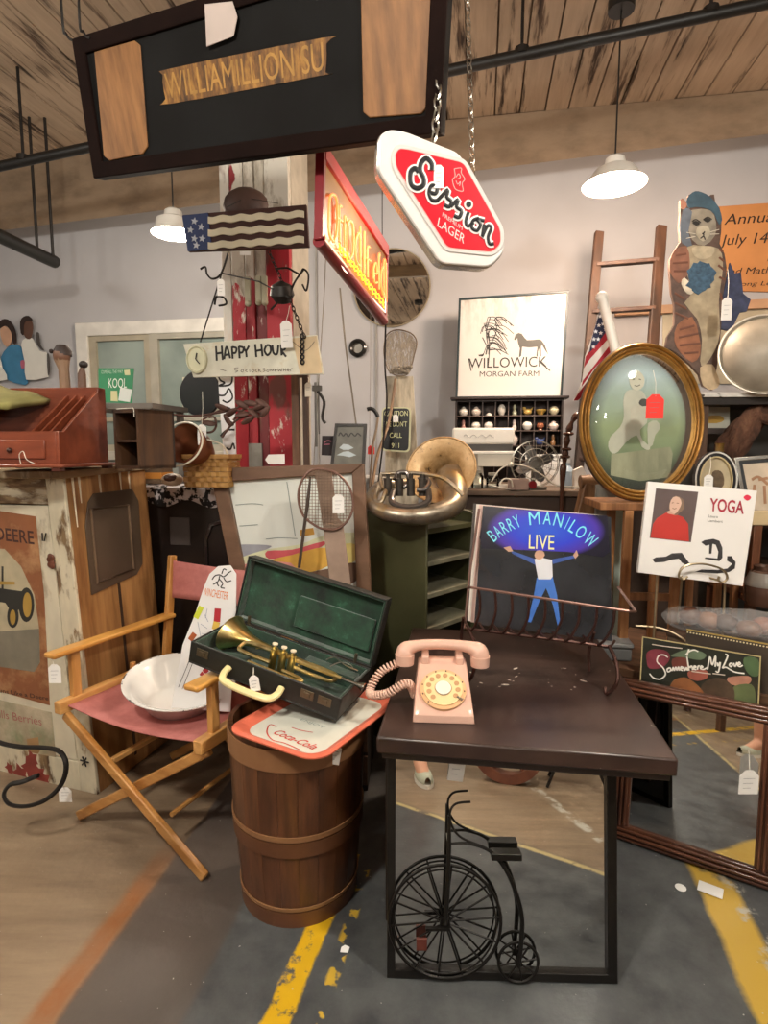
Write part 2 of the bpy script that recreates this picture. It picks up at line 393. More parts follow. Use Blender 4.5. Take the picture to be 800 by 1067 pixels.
# ------------------------------------------------------------ lamps
def pendant(x, y, z, label, power, r=.19, col_=(1, .93, .82)):
    t = thing('pendant_lamp', label, 'lamp', at(x, y, z), 'enamel pendant lamps under the ceiling')
    prof = [(.03, .13), (.045, .12), (.05, .09), (.09, .07), (r*.8, .03), (r, 0), (r-.006, 0), (r*.78, .022), (.085, .06), (.03, .07)]
    B().lathe(prof, 28).put('shade', mat('e9e6de', .4), t)
    B().tube([(0, 0, .12), (0, 0, CE-z-.02)], .004, 6).put('cord', BLACK, t)
    B().cyl((0, 0, CE-z-.05), .06, .05, 16).put('ceiling_plate', BLACK, t)
    m, nt, b = nodes('lit_bulb'); e = lin('fff3dc'); b.inputs['Base Color'].default_value = e
    b.inputs['Emission Color'].default_value = (1, .95, .86, 1); b.inputs['Emission Strength'].default_value = 30
    B().ball((0, 0, .012), .07, sz=.55).put('bulb', m, t)
    l = bpy.data.lights.new('lamp_light', 'POINT'); l.energy = power; l.color = col_; l.shadow_soft_size = .11
    lo = bpy.data.objects.new('lamp_light', l); col.objects.link(lo); lo.parent = t; lo.location = (0, 0, -.06)
    return t
PW = 75
c = P(181, 238, 3.3); pendant(c.x, c.y, c.z-.03, 'glaring pendant lamp beside the wooden flag', PW*.45, .12, (1, .86, .7))
c = P(640, 186, 2.95); pendant(c.x, c.y, c.z-.03, 'white pendant lamp glaring above the ladder', PW*.95, .15, (1, .74, .54))
for k, (x, y, z, p) in enumerate(((-.9, .1, 2.75, 1.6), (1.3, .6, 2.8, 1.3), (.1, -2.2, 2.8, .7), (-2.6, 1.7, 2.8, .45), (2.6, -1.6, 2.8, .5), (-2.9, -2.5, 2.8, .5))):  # unseen pendant lamps, added as fill light for the room
    pendant(x, y, z, 'added pendant fill lamp out of view '+('over the folding chair side', 'over the brown mirror side', 'behind the photographer', 'in the far corner by the window', 'in the rear corner on the shelf side', 'in the rear corner on the cabinet side')[k], PW*p)
# ============================================================ CHEST TABLE
DW = mat('2e211c', .32, var=.3, s=5, coat=.2); DW2 = mat('231a17', .45, var=.2)
TY = -8.5; tl = PZ(392, 768, .66)
t = thing('chest_table', 'dark stained table with a scuffed top holding the pink telephone', 'table', MX.Translation((tl.x, tl.y, 0)) @ MX.Rotation(R(TY), 4, 'Z'))
CT = t
W_, D_ = .735, .93
m, nt, b = nodes('scuffed_dark_varnish')
n = noise(nt, s=6, d=6); sp = noise(nt, s=26, d=5, w=.7)
c = mixc(nt, ramp(nt, n, [(.3, (0, 0, 0)), (.7, (1, 1, 1))]), lin('251a17'), lin('41302a'))
c = mixc(nt, ramp(nt, sp, [(.69, (0, 0, 0)), (.715, (1, 1, 1))]), c, lin('cfc6b8'))
nt.links.new(c, b.inputs['Base Color']); b.inputs['Roughness'].default_value = .3
B().box(0, W_, 0, D_, .615, .66).put('table_top', m, t, bevel=.006)
B().box(.012, W_-.012, .012, D_-.012, .595, .615).put('top_moulding', DW2, t, bevel=.004)
B().box(.0, .045, .16, D_-.05, .0, .595).put('side_panel', DW2, t, bevel=.004)
B().box(.045, W_-.12, .16, .2, .50, .595).put('apron', DW2, t)
for x, y in ((W_-.16, .16), (W_-.16, D_-.1)): B().box(x-.2, x-.16, y, y+.04, 0, .595).put('leg', DW2, t, bevel=.003)
g = B().ring([(.1, .1), (W_-.15, .1), (W_-.15, .56), (.1, .56)], [(.14, .14), (W_-.19, .14), (W_-.19, .52), (.14, .52)], 0, .012)
g.v = [V((p.x, .16-p.z, p.y)) for p in g.v]; g.put('panel_moulding', DW, t)
# pale paint scrapes along the top
g = B()
for i in range(22):
    x, y = random.uniform(.2, .62), random.uniform(.34, .56); a = random.uniform(-.9, .9); l = random.choice((.002, .003, .004, .006, .012))
    g.prism([(x+l*math.cos(a)*math.cos(k)-.35*l*math.sin(a)*math.sin(k), y+l*math.sin(a)*math.cos(k)+.35*l*math.cos(a)*math.sin(k)) for k in [i*PI/3.5 for i in range(7)]], .66, .6606)
g.put('paint_scrapes', mat('d8cfc2', .7, var=0), t)
# ============================================================ TELEPHONE
PK = mat('ddb3a0', .28, var=.03, coat=.3); PKD = mat('cf9f8a', .3, var=.03)
fb = PZ(462, 754, .66)
T = MX.Translation((fb.x, fb.y, .66)) @ MX.Rotation(R(-4), 4, 'Z')
t = thing('rotary_telephone', 'pink rotary telephone with coiled cord on the dark table', 'telephone', T); TEL = t
# body: side profile (y back, z up), width tapers upward
prof = [(0, 0), (0, .022), (.012, .036), (.10, .088), (.128, .112), (.15, .118), (.195, .118), (.212, .10), (.222, .0)]
g = B(); secs = []
for x, k in ((-.084, .0), (-.08, .8), (-.066, 1), (.066, 1), (.08, .8), (.084, 0)):
    secs.append([(x*(1-.16*(z/.118)), y*(.97 if k < .9 else 1)+.003*(1-k), z*(.94+.06*k) if z > .03 else z) for y, z in prof])
n = len(prof); g.add([p for s in secs for p in s], [(s*n+i, s*n+i+1, (s+1)*n+i+1, (s+1)*n+i) for s in range(5) for i in range(n-1)]+[tuple(range(n)), tuple(range(5*n, 6*n))[::-1]]+[(s*n, (s+1)*n, (s+1)*n+n-1, s*n+n-1) for s in range(5)])
g.put('body', PK, t, bevel=.003, ang=50)
DT = MX.Translation((0, .058, .071)) @ MX.Rotation(R(33), 4, 'X')   # the sloping dial face
g = B().t(DT); g.cyl((0, 0, -.012), .064, .016, 40); g.put('dial_plate', mat('e0b183', .35, var=.08), t)
g = B().t(DT @ MX.Translation((0, 0, .004)))
g.ring(ell(0, 0, .054, .054, 40), ell(0, 0, .024, .024, 40), .001, .004)
fw = g.put('finger_wheel', mat('e9cf9c', .25, var=.05, coat=.4), t)
g = B().t(DT @ MX.Translation((0, 0, .0085)))
for i in range(10):
    a = R(-35+i*29); g.prism(ell(.041*math.cos(a), .041*math.sin(a), .0072, .0072, 14), 0, .0006)
g.put('finger_hole', mat('b98d62', .5, var=0), fw)
g = B().t(DT)
for i in range(10):
    a = R(-35+i*29); g.prism(ell(.059*math.cos(a), .059*math.sin(a), .0022, .0028, 8), .004, .0048)
g.put('number_marks', mat('5b4032', .6, var=0), fw)
g = B().t(DT); g.cyl((0, 0, .008), .022, .003, 24); g.put('number_card', mat('e6e0d0', .4, var=.02), t)
g = B().t(DT @ MX.Rotation(R(-35), 4, 'Z')); g.bar((.046, 0, .008), (.064, 0, .010), .006, .003); g.put('finger_stop', STEEL, t)
for s in (-1, 1):
    B().box(s*.05-.011, s*.05+.011, .135, .2, .112, .136).put('cradle_post', PK, t, bevel=.004)
hs = B(); pts = [(-.112, .16, .122), (-.105, .165, .146), (-.075, .167, .158), (-.03, .168, .163), (.03, .168, .163), (.075, .167, .158), (.105, .165, .146), (.112, .16, .122)]
hs.tube(smooth_path(pts, 5), [.027, .0275, .028, .028, .028, .026, .024, .021, .019, .018, .017, .016, .016, .0155, .0155, .015]+[.015]*4+[.0155, .0155, .016, .016, .017, .018, .019, .021, .024, .026, .028, .028, .028, .0275, .027, .027], 14)
for s in (-1, 1): hs.cyl((s*.111, .16, .104), .027, .03, 20, .029)
hs.put('handset', PK, t, ang=60)
# coiled cord: from the handset's left end down and round to the body
A0 = V((-.11, .16, .115)); inv = T.inverted()
path = smooth_path([A0, inv @ P(397, 700, 1.66), inv @ P(385, 722, 1.63), inv @ P(402, 723, 1.6), inv @ P(424, 712, 1.6), V((-.08, .13, .02))], 20)
cl = B(); cp = []; N = len(path)
for i in range(N-1):
    for k in range(4):
        p = path[i].lerp(path[i+1], k/4); d = (path[i+1]-path[i]).normalized(); x = d.cross(V((0, 0, 1)));
        x = x.normalized() if x.length > .01 else V((1, 0, 0)); y = d.cross(x); a = (i*4+k)*2*PI/9.5
        cp.append(p+(x*math.cos(a)+y*math.sin(a))*.0105)
cl.tube(cp, .0034, 5); cl.put('coiled_cord', mat('e3bda9', .4, var=.02), t, ang=80)
price_tag(476, 800, 1.46, 'white price tag hanging over the table edge from the pink telephone dial', top=T @ (DT @ V((.03, -.02, .008))), w=.042, h=.075, roll=-8)
# ============================================================ MIRROR WITH HIGH-WHEEL BICYCLE
bl_ = PZ(403, 1018, 0); br_ = PZ(643, 1024, 0)
yw = math.degrees(math.atan2(br_.y-bl_.y, br_.x-bl_.x)); LEAN = 7.5
pl = Plane((bl_.x, bl_.y, .001), yw, LEAN); MP = pl
t = thing('framed_mirror', 'black framed mirror with a metal high-wheel bicycle, leaning on the table', 'mirror', pl.M)
w = (br_-bl_).length; h = .60
BF = mat('15120f', .35, var=.15)
B().ring([(0, 0), (w, 0), (w, h), (0, h)], [(.022, .022), (w-.026, .022), (w-.026, h-.02), (.022, h-.02)], -.02, .006).put('frame', BF, t, bevel=.002)
B().box(.01, w-.01, .01, h-.01, -.014, -.008).put('mirror_glass', MIR, t)
c = pl.loc(463, 957); r = pl.loc(521, 957)[0]-c[0]
BK = mat('1b1815', .4, .4, var=.2)
z = .012
g = B(); g.tube([(c[0]+r*math.cos(2*PI*i/48), c[1]+r*math.sin(2*PI*i/48), z) for i in range(48)], .0045, 6, True)
g.tube([(c[0]+(r-.012)*math.cos(2*PI*i/48), c[1]+(r-.012)*math.sin(2*PI*i/48), z) for i in range(48)], .0025, 6, True)
lw = g.put('large_wheel', BK, t)
g = B()
for i in range(14):
    a = 2*PI*i/14+.1; b2 = a+.08*(-1)**i; g.tube([(c[0]+.012*math.cos(b2), c[1]+.012*math.sin(b2), z), (c[0]+r*math.cos(a), c[1]+r*math.sin(a), z)], .0026, 5)
g.cyl((c[0], c[1], z-.005), .014, .012, 14); g.put('spokes', BK, lw)
c2 = pl.loc(539, 999); r2 = .052
g = B(); g.tube([(c2[0]+r2*math.cos(2*PI*i/32), c2[1]+r2*math.sin(2*PI*i/32), z) for i in range(32)], .0042, 6, True)
sw = g.put('small_wheel', BK, t)
g = B()
for i in range(8):
    a = 2*PI*i/8+.2; g.tube([(c2[0], c2[1], z), (c2[0]+r2*math.cos(a), c2[1]+r2*math.sin(a), z)], .0024, 5)
g.cyl((c2[0], c2[1], z-.005), .01, .012, 12); g.put('spokes', BK, sw)
z = .024
def q(px, py): x, y = pl.loc(px, py); return (x, y, z)
B().tube([q(467, 845), q(467, 875), q(465, 930), q(463, 957)], [.0045, .006, .0065, .006], 8).put('fork', BK, t)
g = B(); g.tube(smooth_path([q(467, 874), q(490, 874), q(512, 884), q(530, 910), q(541, 945), q(541, 975), q(538, 1000)], 6), [.0035]*6+[.0045]*6+[.0055]*6+[.006]*19, 8); g.put('backbone', BK, t)
g = B(); g.box(*[q(510, 886)[0], q(541, 886)[0]], q(510, 889)[1], q(510, 882)[1], z-.02, z+.012); g.put('saddle', BK, t, bevel=.002)
g = B(); g.tube(smooth_path([q(489, 831), q(474, 833), q(468, 842), q(470, 856), q(480, 868), q(502, 877)], 6), .0032, 6); g.put('handlebar', BK, t)
g = B(); g.bar(q(443, 961), q(468, 961), .006, .012); g.put('pedal', BK, t)
x, y = pl.loc(439, 979); g = B(); g.box(x-.014, x+.014, y-.016, y+.016, .012, .02); g.put('pedal_block', mat('5e2d22', .5), t, bevel=.002)
price_tag(464, 924, 1.47, 'cream price tag tied to the stem of the metal bicycle', top=pl.M @ V(q(466, 872)), w=.036, h=.075, roll=-4, m=mat('e9dcc6', .8, var=.02))
# ============================================================ BROWN FRAMED MIRROR
bl_ = PZ(636, 872, 0); br_ = PZ(822, 958, 0)
yw = -33; LEAN = 8
pl = Plane((bl_.x, bl_.y, .001), yw, LEAN); MB2 = pl
t = thing('framed_mirror', 'large brown wood framed mirror leaning beside the dark table', 'mirror', pl.M)
w = .49; h = .575
WF = wood('3f2318', '6e4430', 'x', .35, coat=.3); WFz = wood('3f2318', '6e4431', 'y', .35, coat=.3)
for k, (a0, b0, c0, d0, m_) in enumerate(((0, w, 0, .055, WF), (0, w, h-.055, h, WF), (0, .055, .055, h-.055, WFz), (w-.055, w, .055, h-.055, WFz))):
    g = B().box(a0, b0, c0, d0, -.03, .0)
    hz = b0-a0 > d0-c0
    for e in range(3):
        i = .006+e*.015
        if hz: g.box(a0, b0, c0+i, c0+i+.010, 0, .008+.004*(e % 2))
        else: g.box(a0+i, a0+i+.010, c0, d0, 0, .008+.004*(e % 2))
    g.put('frame_rail', m_, t, bevel=.003)
B().box(.05, w-.05, .05, h-.05, -.02, -.012).put('mirror_glass', MIR, t)
price_tag(780, 815, 1.72, 'white octagonal price tag on string in front of the brown framed mirror', top=P(776, 765, 1.86), w=.062, h=.08, sm=STRING)
# ============================================================ NAIL KEG
c0 = PZ(305, 968, 0); KX, KY = c0.x-.005, c0.y+.185
t = thing('nail_keg', 'tall wooden keg with pale hoops under the drink tray', 'barrel', at(KX, KY, 0))
NS = 22; H = .575
def kr(z): k = z/H; return .178+.032*k+.008*math.sin(PI*k)
for i in range(NS):
    a0, a1 = 2*PI*i/NS+.004, 2*PI*(i+1)/NS-.001; g = B(); vs = []
    for z in (0, .15, .3, .45, H+random.uniform(-.006, .004)):
        for rr in (kr(z), kr(z)-.014):
            for a in (a0, (a0+a1)/2, a1): vs.append((rr*math.cos(a), rr*math.sin(a), z))
    fs = []
    for l in range(4):
        b0, b1 = l*6, (l+1)*6
        fs += [(b0, b0+1, b1+1, b1), (b0+1, b0+2, b1+2, b1+1), (b0+4, b0+3, b1+3, b1+4), (b0+5, b0+4, b1+4, b1+5), (b0+3, b0, b1, b1+3), (b0+2, b0+5, b1+5, b1+2)]
    fs += [(0, 3, 4, 1), (1, 4, 5, 2), (24, 25, 28, 27), (25, 26, 29, 28)]
    g.add(vs, fs).put('stave', wood('472a19', '6f4529', 'z', .4, s=5+i % 3, st=9, bp=.1, coat=.15), t)
for z0, z1, nm in ((.50, .565, 'hoop'), (.285, .30, 'hoop'), (.235, .28, 'hoop'), (.055, .065, 'hoop'), (.0, .05, 'hoop')):
    g = B(); g.lathe([(kr(z0)+.001, z0), (kr(z0)+.005, z0), (kr(z1)+.005, z1), (kr(z1)+.001, z1)], 44); g.put(nm, wood('80583a', 'a07650', 'z', .5, s=4, st=1) if z0 not in (.235, 0) else wood('543420', '744a2e', 'z', .45, s=4, st=1), t)
B().cyl((0, 0, .03), kr(.03)-.012, .012, 30).put('keg_bottom', wood('4f2c17', '7d4a28', 'x', .6), t)
# ============================================================ DRINK TRAY
tz = .583
b_ = PZ(332, 801, tz); L1 = .345; L2 = .45; yw = R(-31); a = b_-V((math.cos(yw), math.sin(yw), 0))*L1
M = MX.Translation(a+V((0, 0, 0))) @ MX.Rotation(yw, 4, 'Z')
t = thing('serving_tray', 'red rimmed drink tray under the open trumpet case', 'tray', M)
RED = peel('dd6f55', 'b9a893', .68, 7, (1, 1, 1), .45, .02)
g = B(); o = rrect(0, 0, L1, L2, .06); i1 = rrect(.012, .012, L1-.012, L2-.012, .055); i2 = rrect(.04, .04, L1-.04, L2-.04, .045)
n = len(o)
vs = [(p[0], p[1], .016) for p in o]+[(p[0], p[1], .018) for p in i1]+[(p[0], p[1], .002) for p in i2]+[(p[0], p[1], -.001) for p in i2]+[(p[0], p[1], .012) for p in o]
g.add(vs, [(l*n+i, l*n+(i+1) % n, (l+1) % 5*n+(i+1) % n, (l+1) % 5*n+i) for l in (0, 1, 3, 4) for i in range(n)])
g.put('rim', RED, t)
B().prism(i2, -.001, .002).put('tray_face', mat('cfd0c4', .45, var=.06), t)
# script word on the tray, drawn along its near right part
tr = t
def word(px0, px1, pts_list, w, m, name, z): pass
ti = M.inverted()
def tl2(px, py): q = ti @ PZ(px, py, tz+.003); return (q.x, q.y)
RI = mat('c4352a', .5, var=0)
text('Coca-Cola', tl2(284, 764), tl2(326, 781), .028, RI, t, .0026, shear=.35, bold=.012)
g = B(); g.stroke([(x.x, x.y) for x in smooth_path([tl2(*p) for p in ((288, 757), (281, 755), (278, 763), (284, 771), (296, 774), (312, 781))], 5)], .0035, .0028, .0004); g.stroke([(x.x, x.y) for x in smooth_path([tl2(*p) for p in ((304, 758), (314, 761), (326, 763))], 5)], .003, .0028, .0004); g.put('lettering_swash', RI, t)
text('ENJOY', tl2(312, 750), tl2(337, 759), .012, mat('8f9a94', .6, var=0), t, .0026)
price_tag(348, 786, 1.56, 'white price tag hanging below the drink tray rim', top=P(352, 768, 1.58), w=.038, h=.06, roll=-10)
# ============================================================ TRUMPET CASE
A = P(196, 690, 1.80); Bp = P(351, 752, 1.62); C = P(386, 712, 1.88)
X = (Bp-A); LX = X.length; X.normalize(); Yv = (C-Bp); Yv -= X*Yv.dot(X); LY = .235; Yv.normalize(); Z = X.cross(Yv)
M = MX(((X.x, Yv.x, Z.x, A.x), (X.y, Yv.y, Z.y, A.y), (X.z, Yv.z, Z.z, A.z), (0, 0, 0, 1))); CASE = M
t = thing('instrument_case', 'open black trumpet case lined with green plush on the tray', 'case', M)
CB = mat('191b17', .5, var=.35, s=14, bp=.2); m, nt, b = nodes('green_plush')
n = noise(nt, s=9, d=6, w=.7)
nt.links.new(ramp(nt, n, [(.32, lin('06160e')), (.58, lin('12402a')), (.8, lin('4b8466'))]), b.inputs['Base Color']); b.inputs['Roughness'].default_value = .85
b.inputs['Sheen Weight'].default_value = .5; bump(nt, b, noise(nt, s=25, d=4), .5, .01); GP = m
hh = .075
def tub(g, h0, th):
    g.box(0, LX, 0, LY, 0, th); g.box(0, LX, 0, th, th, h0); g.box(0, LX, LY-th, LY, th, h0); g.box(0, th, th, LY-th, th, h0); g.box(LX-th, LX, th, LY-th, th, h0)
g = B(); tub(g, hh, .006); g.put('case_base', CB, t, bevel=.002)
g = B(); th = .011; g.box(.006, LX-.006, .006, LY-.006, .006, .012); e = .007
g.box(e, LX-e, .006, .006+.007, .012, hh-.003); g.box(e, LX-e, LY-.013, LY-.006, .012, hh-.003); g.box(.006, .013, .012, LY-.012, .012, hh-.003); g.box(LX-.013, LX-.006, .012, LY-.012, .012, hh-.003)
g.box(.28, LX-.02, .012, .05, .012, .045); g.box(.32, LX-.03, LY-.06, LY-.013, .012, .05)
g.put('base_lining', GP, t, bevel=.003)
LM = MX.Translation((0, LY, hh)) @ MX.Rotation(R(112), 4, 'X') @ MX.Rotation(0, 4, 'Y')
# the lid turned up about the rear edge
LM = MX.Translation((0, LY, hh)) @ MX.Rotation(R(-98+180), 4, 'X')
lh = .05
g = B().t(LM); g.box(0, LX, 0, LY, -lh, -lh+.006); g.box(0, LX, 0, .006, -lh, 0); g.box(0, LX, LY-.006, LY, -lh, 0); g.box(0, .006, 0, LY, -lh, 0); g.box(LX-.006, LX, 0, LY, -lh, 0)
ld = g.put('lid', CB, t, bevel=.002)
g = B().t(LM); g.box(.006, LX-.006, .006, LY-.006, -lh+.006, -lh+.012); g.box(.006, LX-.006, .006, .012, -lh+.01, -.003); g.box(.006, LX-.006, LY-.012, LY-.006, -lh+.01, -.003); g.box(.006, .012, .006, LY-.006, -lh+.01, -.003); g.box(LX-.012, LX-.006, .006, LY-.006, -lh+.01, -.003)
g.box(.22, LX-.03, .04, .15, -lh+.012, -lh+.026)
g.put('lid_lining', GP, ld, bevel=.003)
g = B(); hp = [(.155, -.004, .04), (.155, -.03, .028), (.175, -.052, .02), (.25, -.058, .018), (.325, -.052, .02), (.345, -.03, .028), (.345, -.004, .04)]
g.tube(smooth_path(hp, 5), .0115, 10, flat=.8); g.put('handle', mat('e6d79c', .35, var=.04, coat=.3), t)
for x in (.05, .43, LX-.05):
    g = B(); g.box(x-.022, x+.022, -.003, 0, .035, .062); g.box(x-.01, x+.01, -.007, -.003, .04, .056); g.put('latch', mat('6b6250', .4, .8), t, bevel=.001)
for x in (.06, LX-.06): B().cyl((x, LY+.002, hh), .006, .03, 8).put('hinge', mat('6b6250', .4, .8), t)
price_tag(265, 712, 1.66, 'white price tag tied to the cream handle of the trumpet case', top=CASE @ V((.2, .05, .06)), w=.03, h=.048, roll=8)
# ============================================================ TRUMPET
m, nt, b = nodes('worn_brass'); b.inputs['Metallic'].default_value = 1; b.inputs['Roughness'].default_value = .3
n = noise(nt, s=12, d=5)
nt.links.new(ramp(nt, n, [(.3, lin('c2a458')), (.6, lin('efdca0')), (.8, lin('a88a58'))]), b.inputs['Base Color']); BR_ = m
T = CASE @ MX.Translation((.065, .105, .066)) @ MX.Rotation(R(-2), 4, 'Z')
t = thing('trumpet', 'tarnished brass trumpet lying in the green lined case', 'trumpet', T)
BX = MX.Rotation(R(90), 4, 'Y')
pr = [(.075, -.02), (.070, -.014), (.056, .004), (.038, .032), (.024, .065), (.016, .105), (.011, .16), (.008, .21), (.0068, .30)]
g = B().t(MX.Translation((0, .045, 0)) @ BX); g.lathe(pr+[(r-.0012, z) for r, z in pr[::-1]], 32, sx=.75)
g.t(None); g.tube([(-.02, .045+.075*math.sin(2*PI*i/30), .056*math.cos(2*PI*i/30)) for i in range(30)], .0022, 6, True)
g.put('bell', BR_, t, ang=60)
def tr_(y, z, x0, x1, r=.0065): return ([(x0, y, z), (x1, y, z)], r)
g = B(); g.tube(smooth_path([(.30, .045, 0), (.36, .045, 0), (.395, .04, 0), (.405, .015, 0), (.395, -.005, 0), (.36, -.01, 0), (.25, -.01, 0)], 6), .0068, 10); g.put('main_bow', BR_, t)
g = B(); g.tube(smooth_path([(.43, .0, .02), (.30, .0, .02), (.13, .0, .02), (.085, -.003, .018), (.075, -.025, .012), (.09, -.045, .006), (.2, -.045, .006)], 6), .0066, 10); g.put('lead_pipe', BR_, t)
for i in range(3):
    x = .19+.034*i; g = B(); g.cyl((x, -.012, -.045), .0125, .085, 16); g.tube([(x, -.012, -.05), (x, -.012, .055)], .004, 8); v_ = g.put('valve', BR_, t)
    B().cyl((x, -.012, .052), .0095, .004, 14).put('finger_button', mat('e8dcc0', .2, var=.02, coat=.5), v_)
g = B(); g.tube(smooth_path([(.25, -.05, .0), (.31, -.055, 0), (.33, -.065, 0), (.31, -.075, 0), (.14, -.078, 0)], 6), .0055, 8); g.put('tuning_slide', BR_, t)
for x in (.12, .28):
    g = B(); g.tube([(x, .045, 0), (x, -.005, .01)], .003, 6); g.put('brace', BR_, t)
g = B().t(MX.Translation((.425, .0, .02)) @ BX); g.lathe([(.0035, 0), (.0065, .01), (.005, .05), (.008, .065), (.0135, .078), (.0135, .084), (.009, .082), (.002, .07)], 18); g.put('mouthpiece', mat('b8b4aa', .2, 1, var=.05), t)
g = B(); g.tube(smooth_path([(.33, .09, .01), (.34, .11, .015), (.36, .105, .02), (.40, .085, .02), (.45, .08, .02)], 6), .0022, 6); g.tube(smooth_path([(.36, .06, .01), (.38, .09, .02), (.41, .10, .02), (.43, .085, .02)], 6), .0018, 6)
g.put('lyre_wire', STEEL, t)
# ============================================================ DIRECTOR'S CHAIR
CW, CD = .66, .50
L = P(68, 742, 2.03); L.z = 0
CYAW = -25
M = MX.Translation(L) @ MX.Rotation(R(CYAW), 4, 'Z')
t = thing('folding_chair', 'canvas folding chair of light wood holding the white enamel bowl', 'chair', M)
LW = wood('b27a3c', 'd9a564', 'y', .4, s=5, st=10, bp=.08, coat=.2); LWz = wood('b07839', 'd8a362', 'z', .4, s=5, st=10, bp=.08, coat=.2); LWx = wood('a87035', 'cf9a5a', 'x', .4, s=5, st=10, bp=.08, coat=.2)
CAN = mat('b5716c', .85, var=.12, s=5); SZ = .46
m, nt, b = nodes('faded_canvas'); n = noise(nt, s=4, d=6, w=.7)
nt.links.new(ramp(nt, n, [(.35, lin('a8625c')), (.62, lin('c8807a')), (.8, lin('dcaaa2'))]), b.inputs['Base Color']); b.inputs['Roughness'].default_value = .9
nw = NN(nt, 'ShaderNodeTexWave'); nw.inputs['Scale'].default_value = 120; bump(nt, b, nw.outputs[0], .06, .002); CAN = m
for s, x in ((0, 0), (1, CW)):
    B().box(x-.018, x+.018, -.03, CD+.04, SZ-.02, SZ+.025).put('seat_rail', LW, t, bevel=.004)
    g = B(); g.box(x-.03, x+.03, -.05, CD+.03, .655, .675); g.put('armrest', wood('c08236', 'e2aa58', 'y', .35, s=5, st=10, bp=.05, coat=.4), t, bevel=.007)
    B().box(x-.012, x+.012, .03, .065, SZ+.02, .657).put('arm_post', LWz, t, bevel=.003)
    B().tube([(x, CD*.62, SZ+.02), (x, CD*.62, SZ+.06)], .012, 10).put('peg', LWz, t)
    g = B(); g.bar((x, CD-.01, SZ+.02), (x, CD+.05, .93), .038, .022, up=(1, 0, 0)); g.put('back_post', LWz, t, bevel=.004)
g = B(); g.grid(lambda i, j: (.006+i*(CW-.012), .0+j*(CD-.01), SZ+.006-.028*math.sin(PI*i)-.006*math.sin(PI*j)), 16, 10); g.put('seat', CAN, t, solid=.004)
g = B()
def bk(i, j):
    z = .745+j*.165; return (-.014+i*(CW+.028), CD+.026+(z-.745)*.09+.035*math.sin(PI*i), z-.02*math.sin(PI*i)*(1 if j > .5 else .3))
g.grid(bk, 18, 6); g.put('back_canvas', CAN, t, solid=.005)
for y, s in ((.0, 0), (CD-.03, 1)):
    g = B(); g.bar((.0, y, SZ-.03), (CW, y-.015, .012), .036, .022, up=(0, 1, 0)); g.put('leg', LWx, t, bevel=.005)
    g = B(); g.bar((CW, y+.024, SZ-.03), (.0, y+.03, .012), .036, .022, up=(0, 1, 0)); g.put('leg', LWx, t, bevel=.005)
g = B(); g.bar((CW*.30, .03, .28), (CW*.30, CD-.02, .28), .02, .02); g.put('stretcher', LW, t, bevel=.003)
g = B(); g.tube([(CW*.72, .03, .15), (CW*.72, CD-.02, .15)], .009, 8); g.put('stretcher', LW, t)
price_tag(218, 490, 2.0, '', None) if False else None
price_tag(57, 702, 2.0, 'white price tag hanging from the folding chair armrest beside the red flowers', top=P(52, 686, 2.0), w=.045, h=.07)
# ============================================================ ENAMEL BOWL
bc = M @ V((.345, .215, 0)); rz = SZ-.012
t = thing('enamel_bowl', 'chipped white enamel bowl resting on the pink canvas seat', 'bowl', MX.Translation((bc.x, bc.y, rz+.0)) @ MX.Rotation(R(7), 4, 'Y') @ MX.Rotation(R(8), 4, 'X'))
m, nt, b = nodes('chipped_enamel'); n = noise(nt, s=7, d=3)
nt.links.new(ramp(nt, n, [(.70, lin('ecebe6')), (.715, lin('2b2622'))]), b.inputs['Base Color']); b.inputs['Roughness'].default_value = .18; b.inputs['Coat Weight'].default_value = .5
pr = [(.001, .004), (.10, .004), (.118, .012), (.168, .085), (.19, .098), (.198, .101), (.199, .098), (.19, .093), (.17, .078), (.122, .008), (.10, -.001), (.001, -.001)]
B().lathe(pr, 48).put('basin', m, t)
g = B(); g.tube([(.199*math.cos(2*PI*i/60), .199*math.sin(2*PI*i/60), .0995) for i in range(60)], .0028, 6, True); g.put('rim', peel('e8e6e0', '2f2a26', .56, 9), t)
# ============================================================ ENAMEL THERMOMETER SIGN
pl = Plane(P(198, 738, 1.98), -6, 10)
t = thing('thermometer_sign', 'long white enamel thermometer sign with cartridges standing in the bowl', 'sign', pl.M)
out = pl.L([(178, 738), (190, 672), (203, 640), (212, 612), (218, 598), (227, 590), (240, 589), (246, 598), (246, 640), (243, 690), (240, 742)])
ENW = mat('e9e7e6', .2, var=.02, coat=.6)
B().prism(out, -.004, .0).put('plate', ENW, t, bevel=.0015)
z = .0005
pxtext(pl, 'WINCHESTER', (211, 620), (237, 625), 8, mat('d9731f', .4, var=0), t, z)
def pen(pl, t, lst, w, m, name, z=.0006, closed=False):
    g = B()
    for l in lst: g.stroke([(p.x, p.y) for p in smooth_path(pl.L(l), 5)], w, z, .0004)
    return g.put(name, m, t)
pen(pl, t, [[(221, 604), (224, 600), (229, 599), (233, 601), (238, 597), (241, 595)], [(229, 600), (227, 606), (222, 609)], [(233, 602), (236, 606), (241, 605)], [(228, 603), (232, 608), (230, 612), (234, 613)], [(231, 598), (233, 593), (236, 594)], [(225, 606), (228, 611)]], .0042, INK, 'horse_picture')
for (a_, b_, c_) in (((204, 644), (210, 632), 'c6cf3c'), ((226, 648), (227, 634), 'b02b35'), ((198, 667), (203, 660), 'a6562f')):
    g = B(); g.stroke(pl.L([a_, b_]), .024 if c_ == 'b02b35' else .02, .0007, .0006); g.put('cartridge_picture', mat(c_, .4, var=.05), t)
g = B(); g.stroke(pl.L([(224, 656), (226, 648)]), .025, .0012, .0006); g.put('cartridge_picture', mat('d4b24e', .4, var=.05), t)
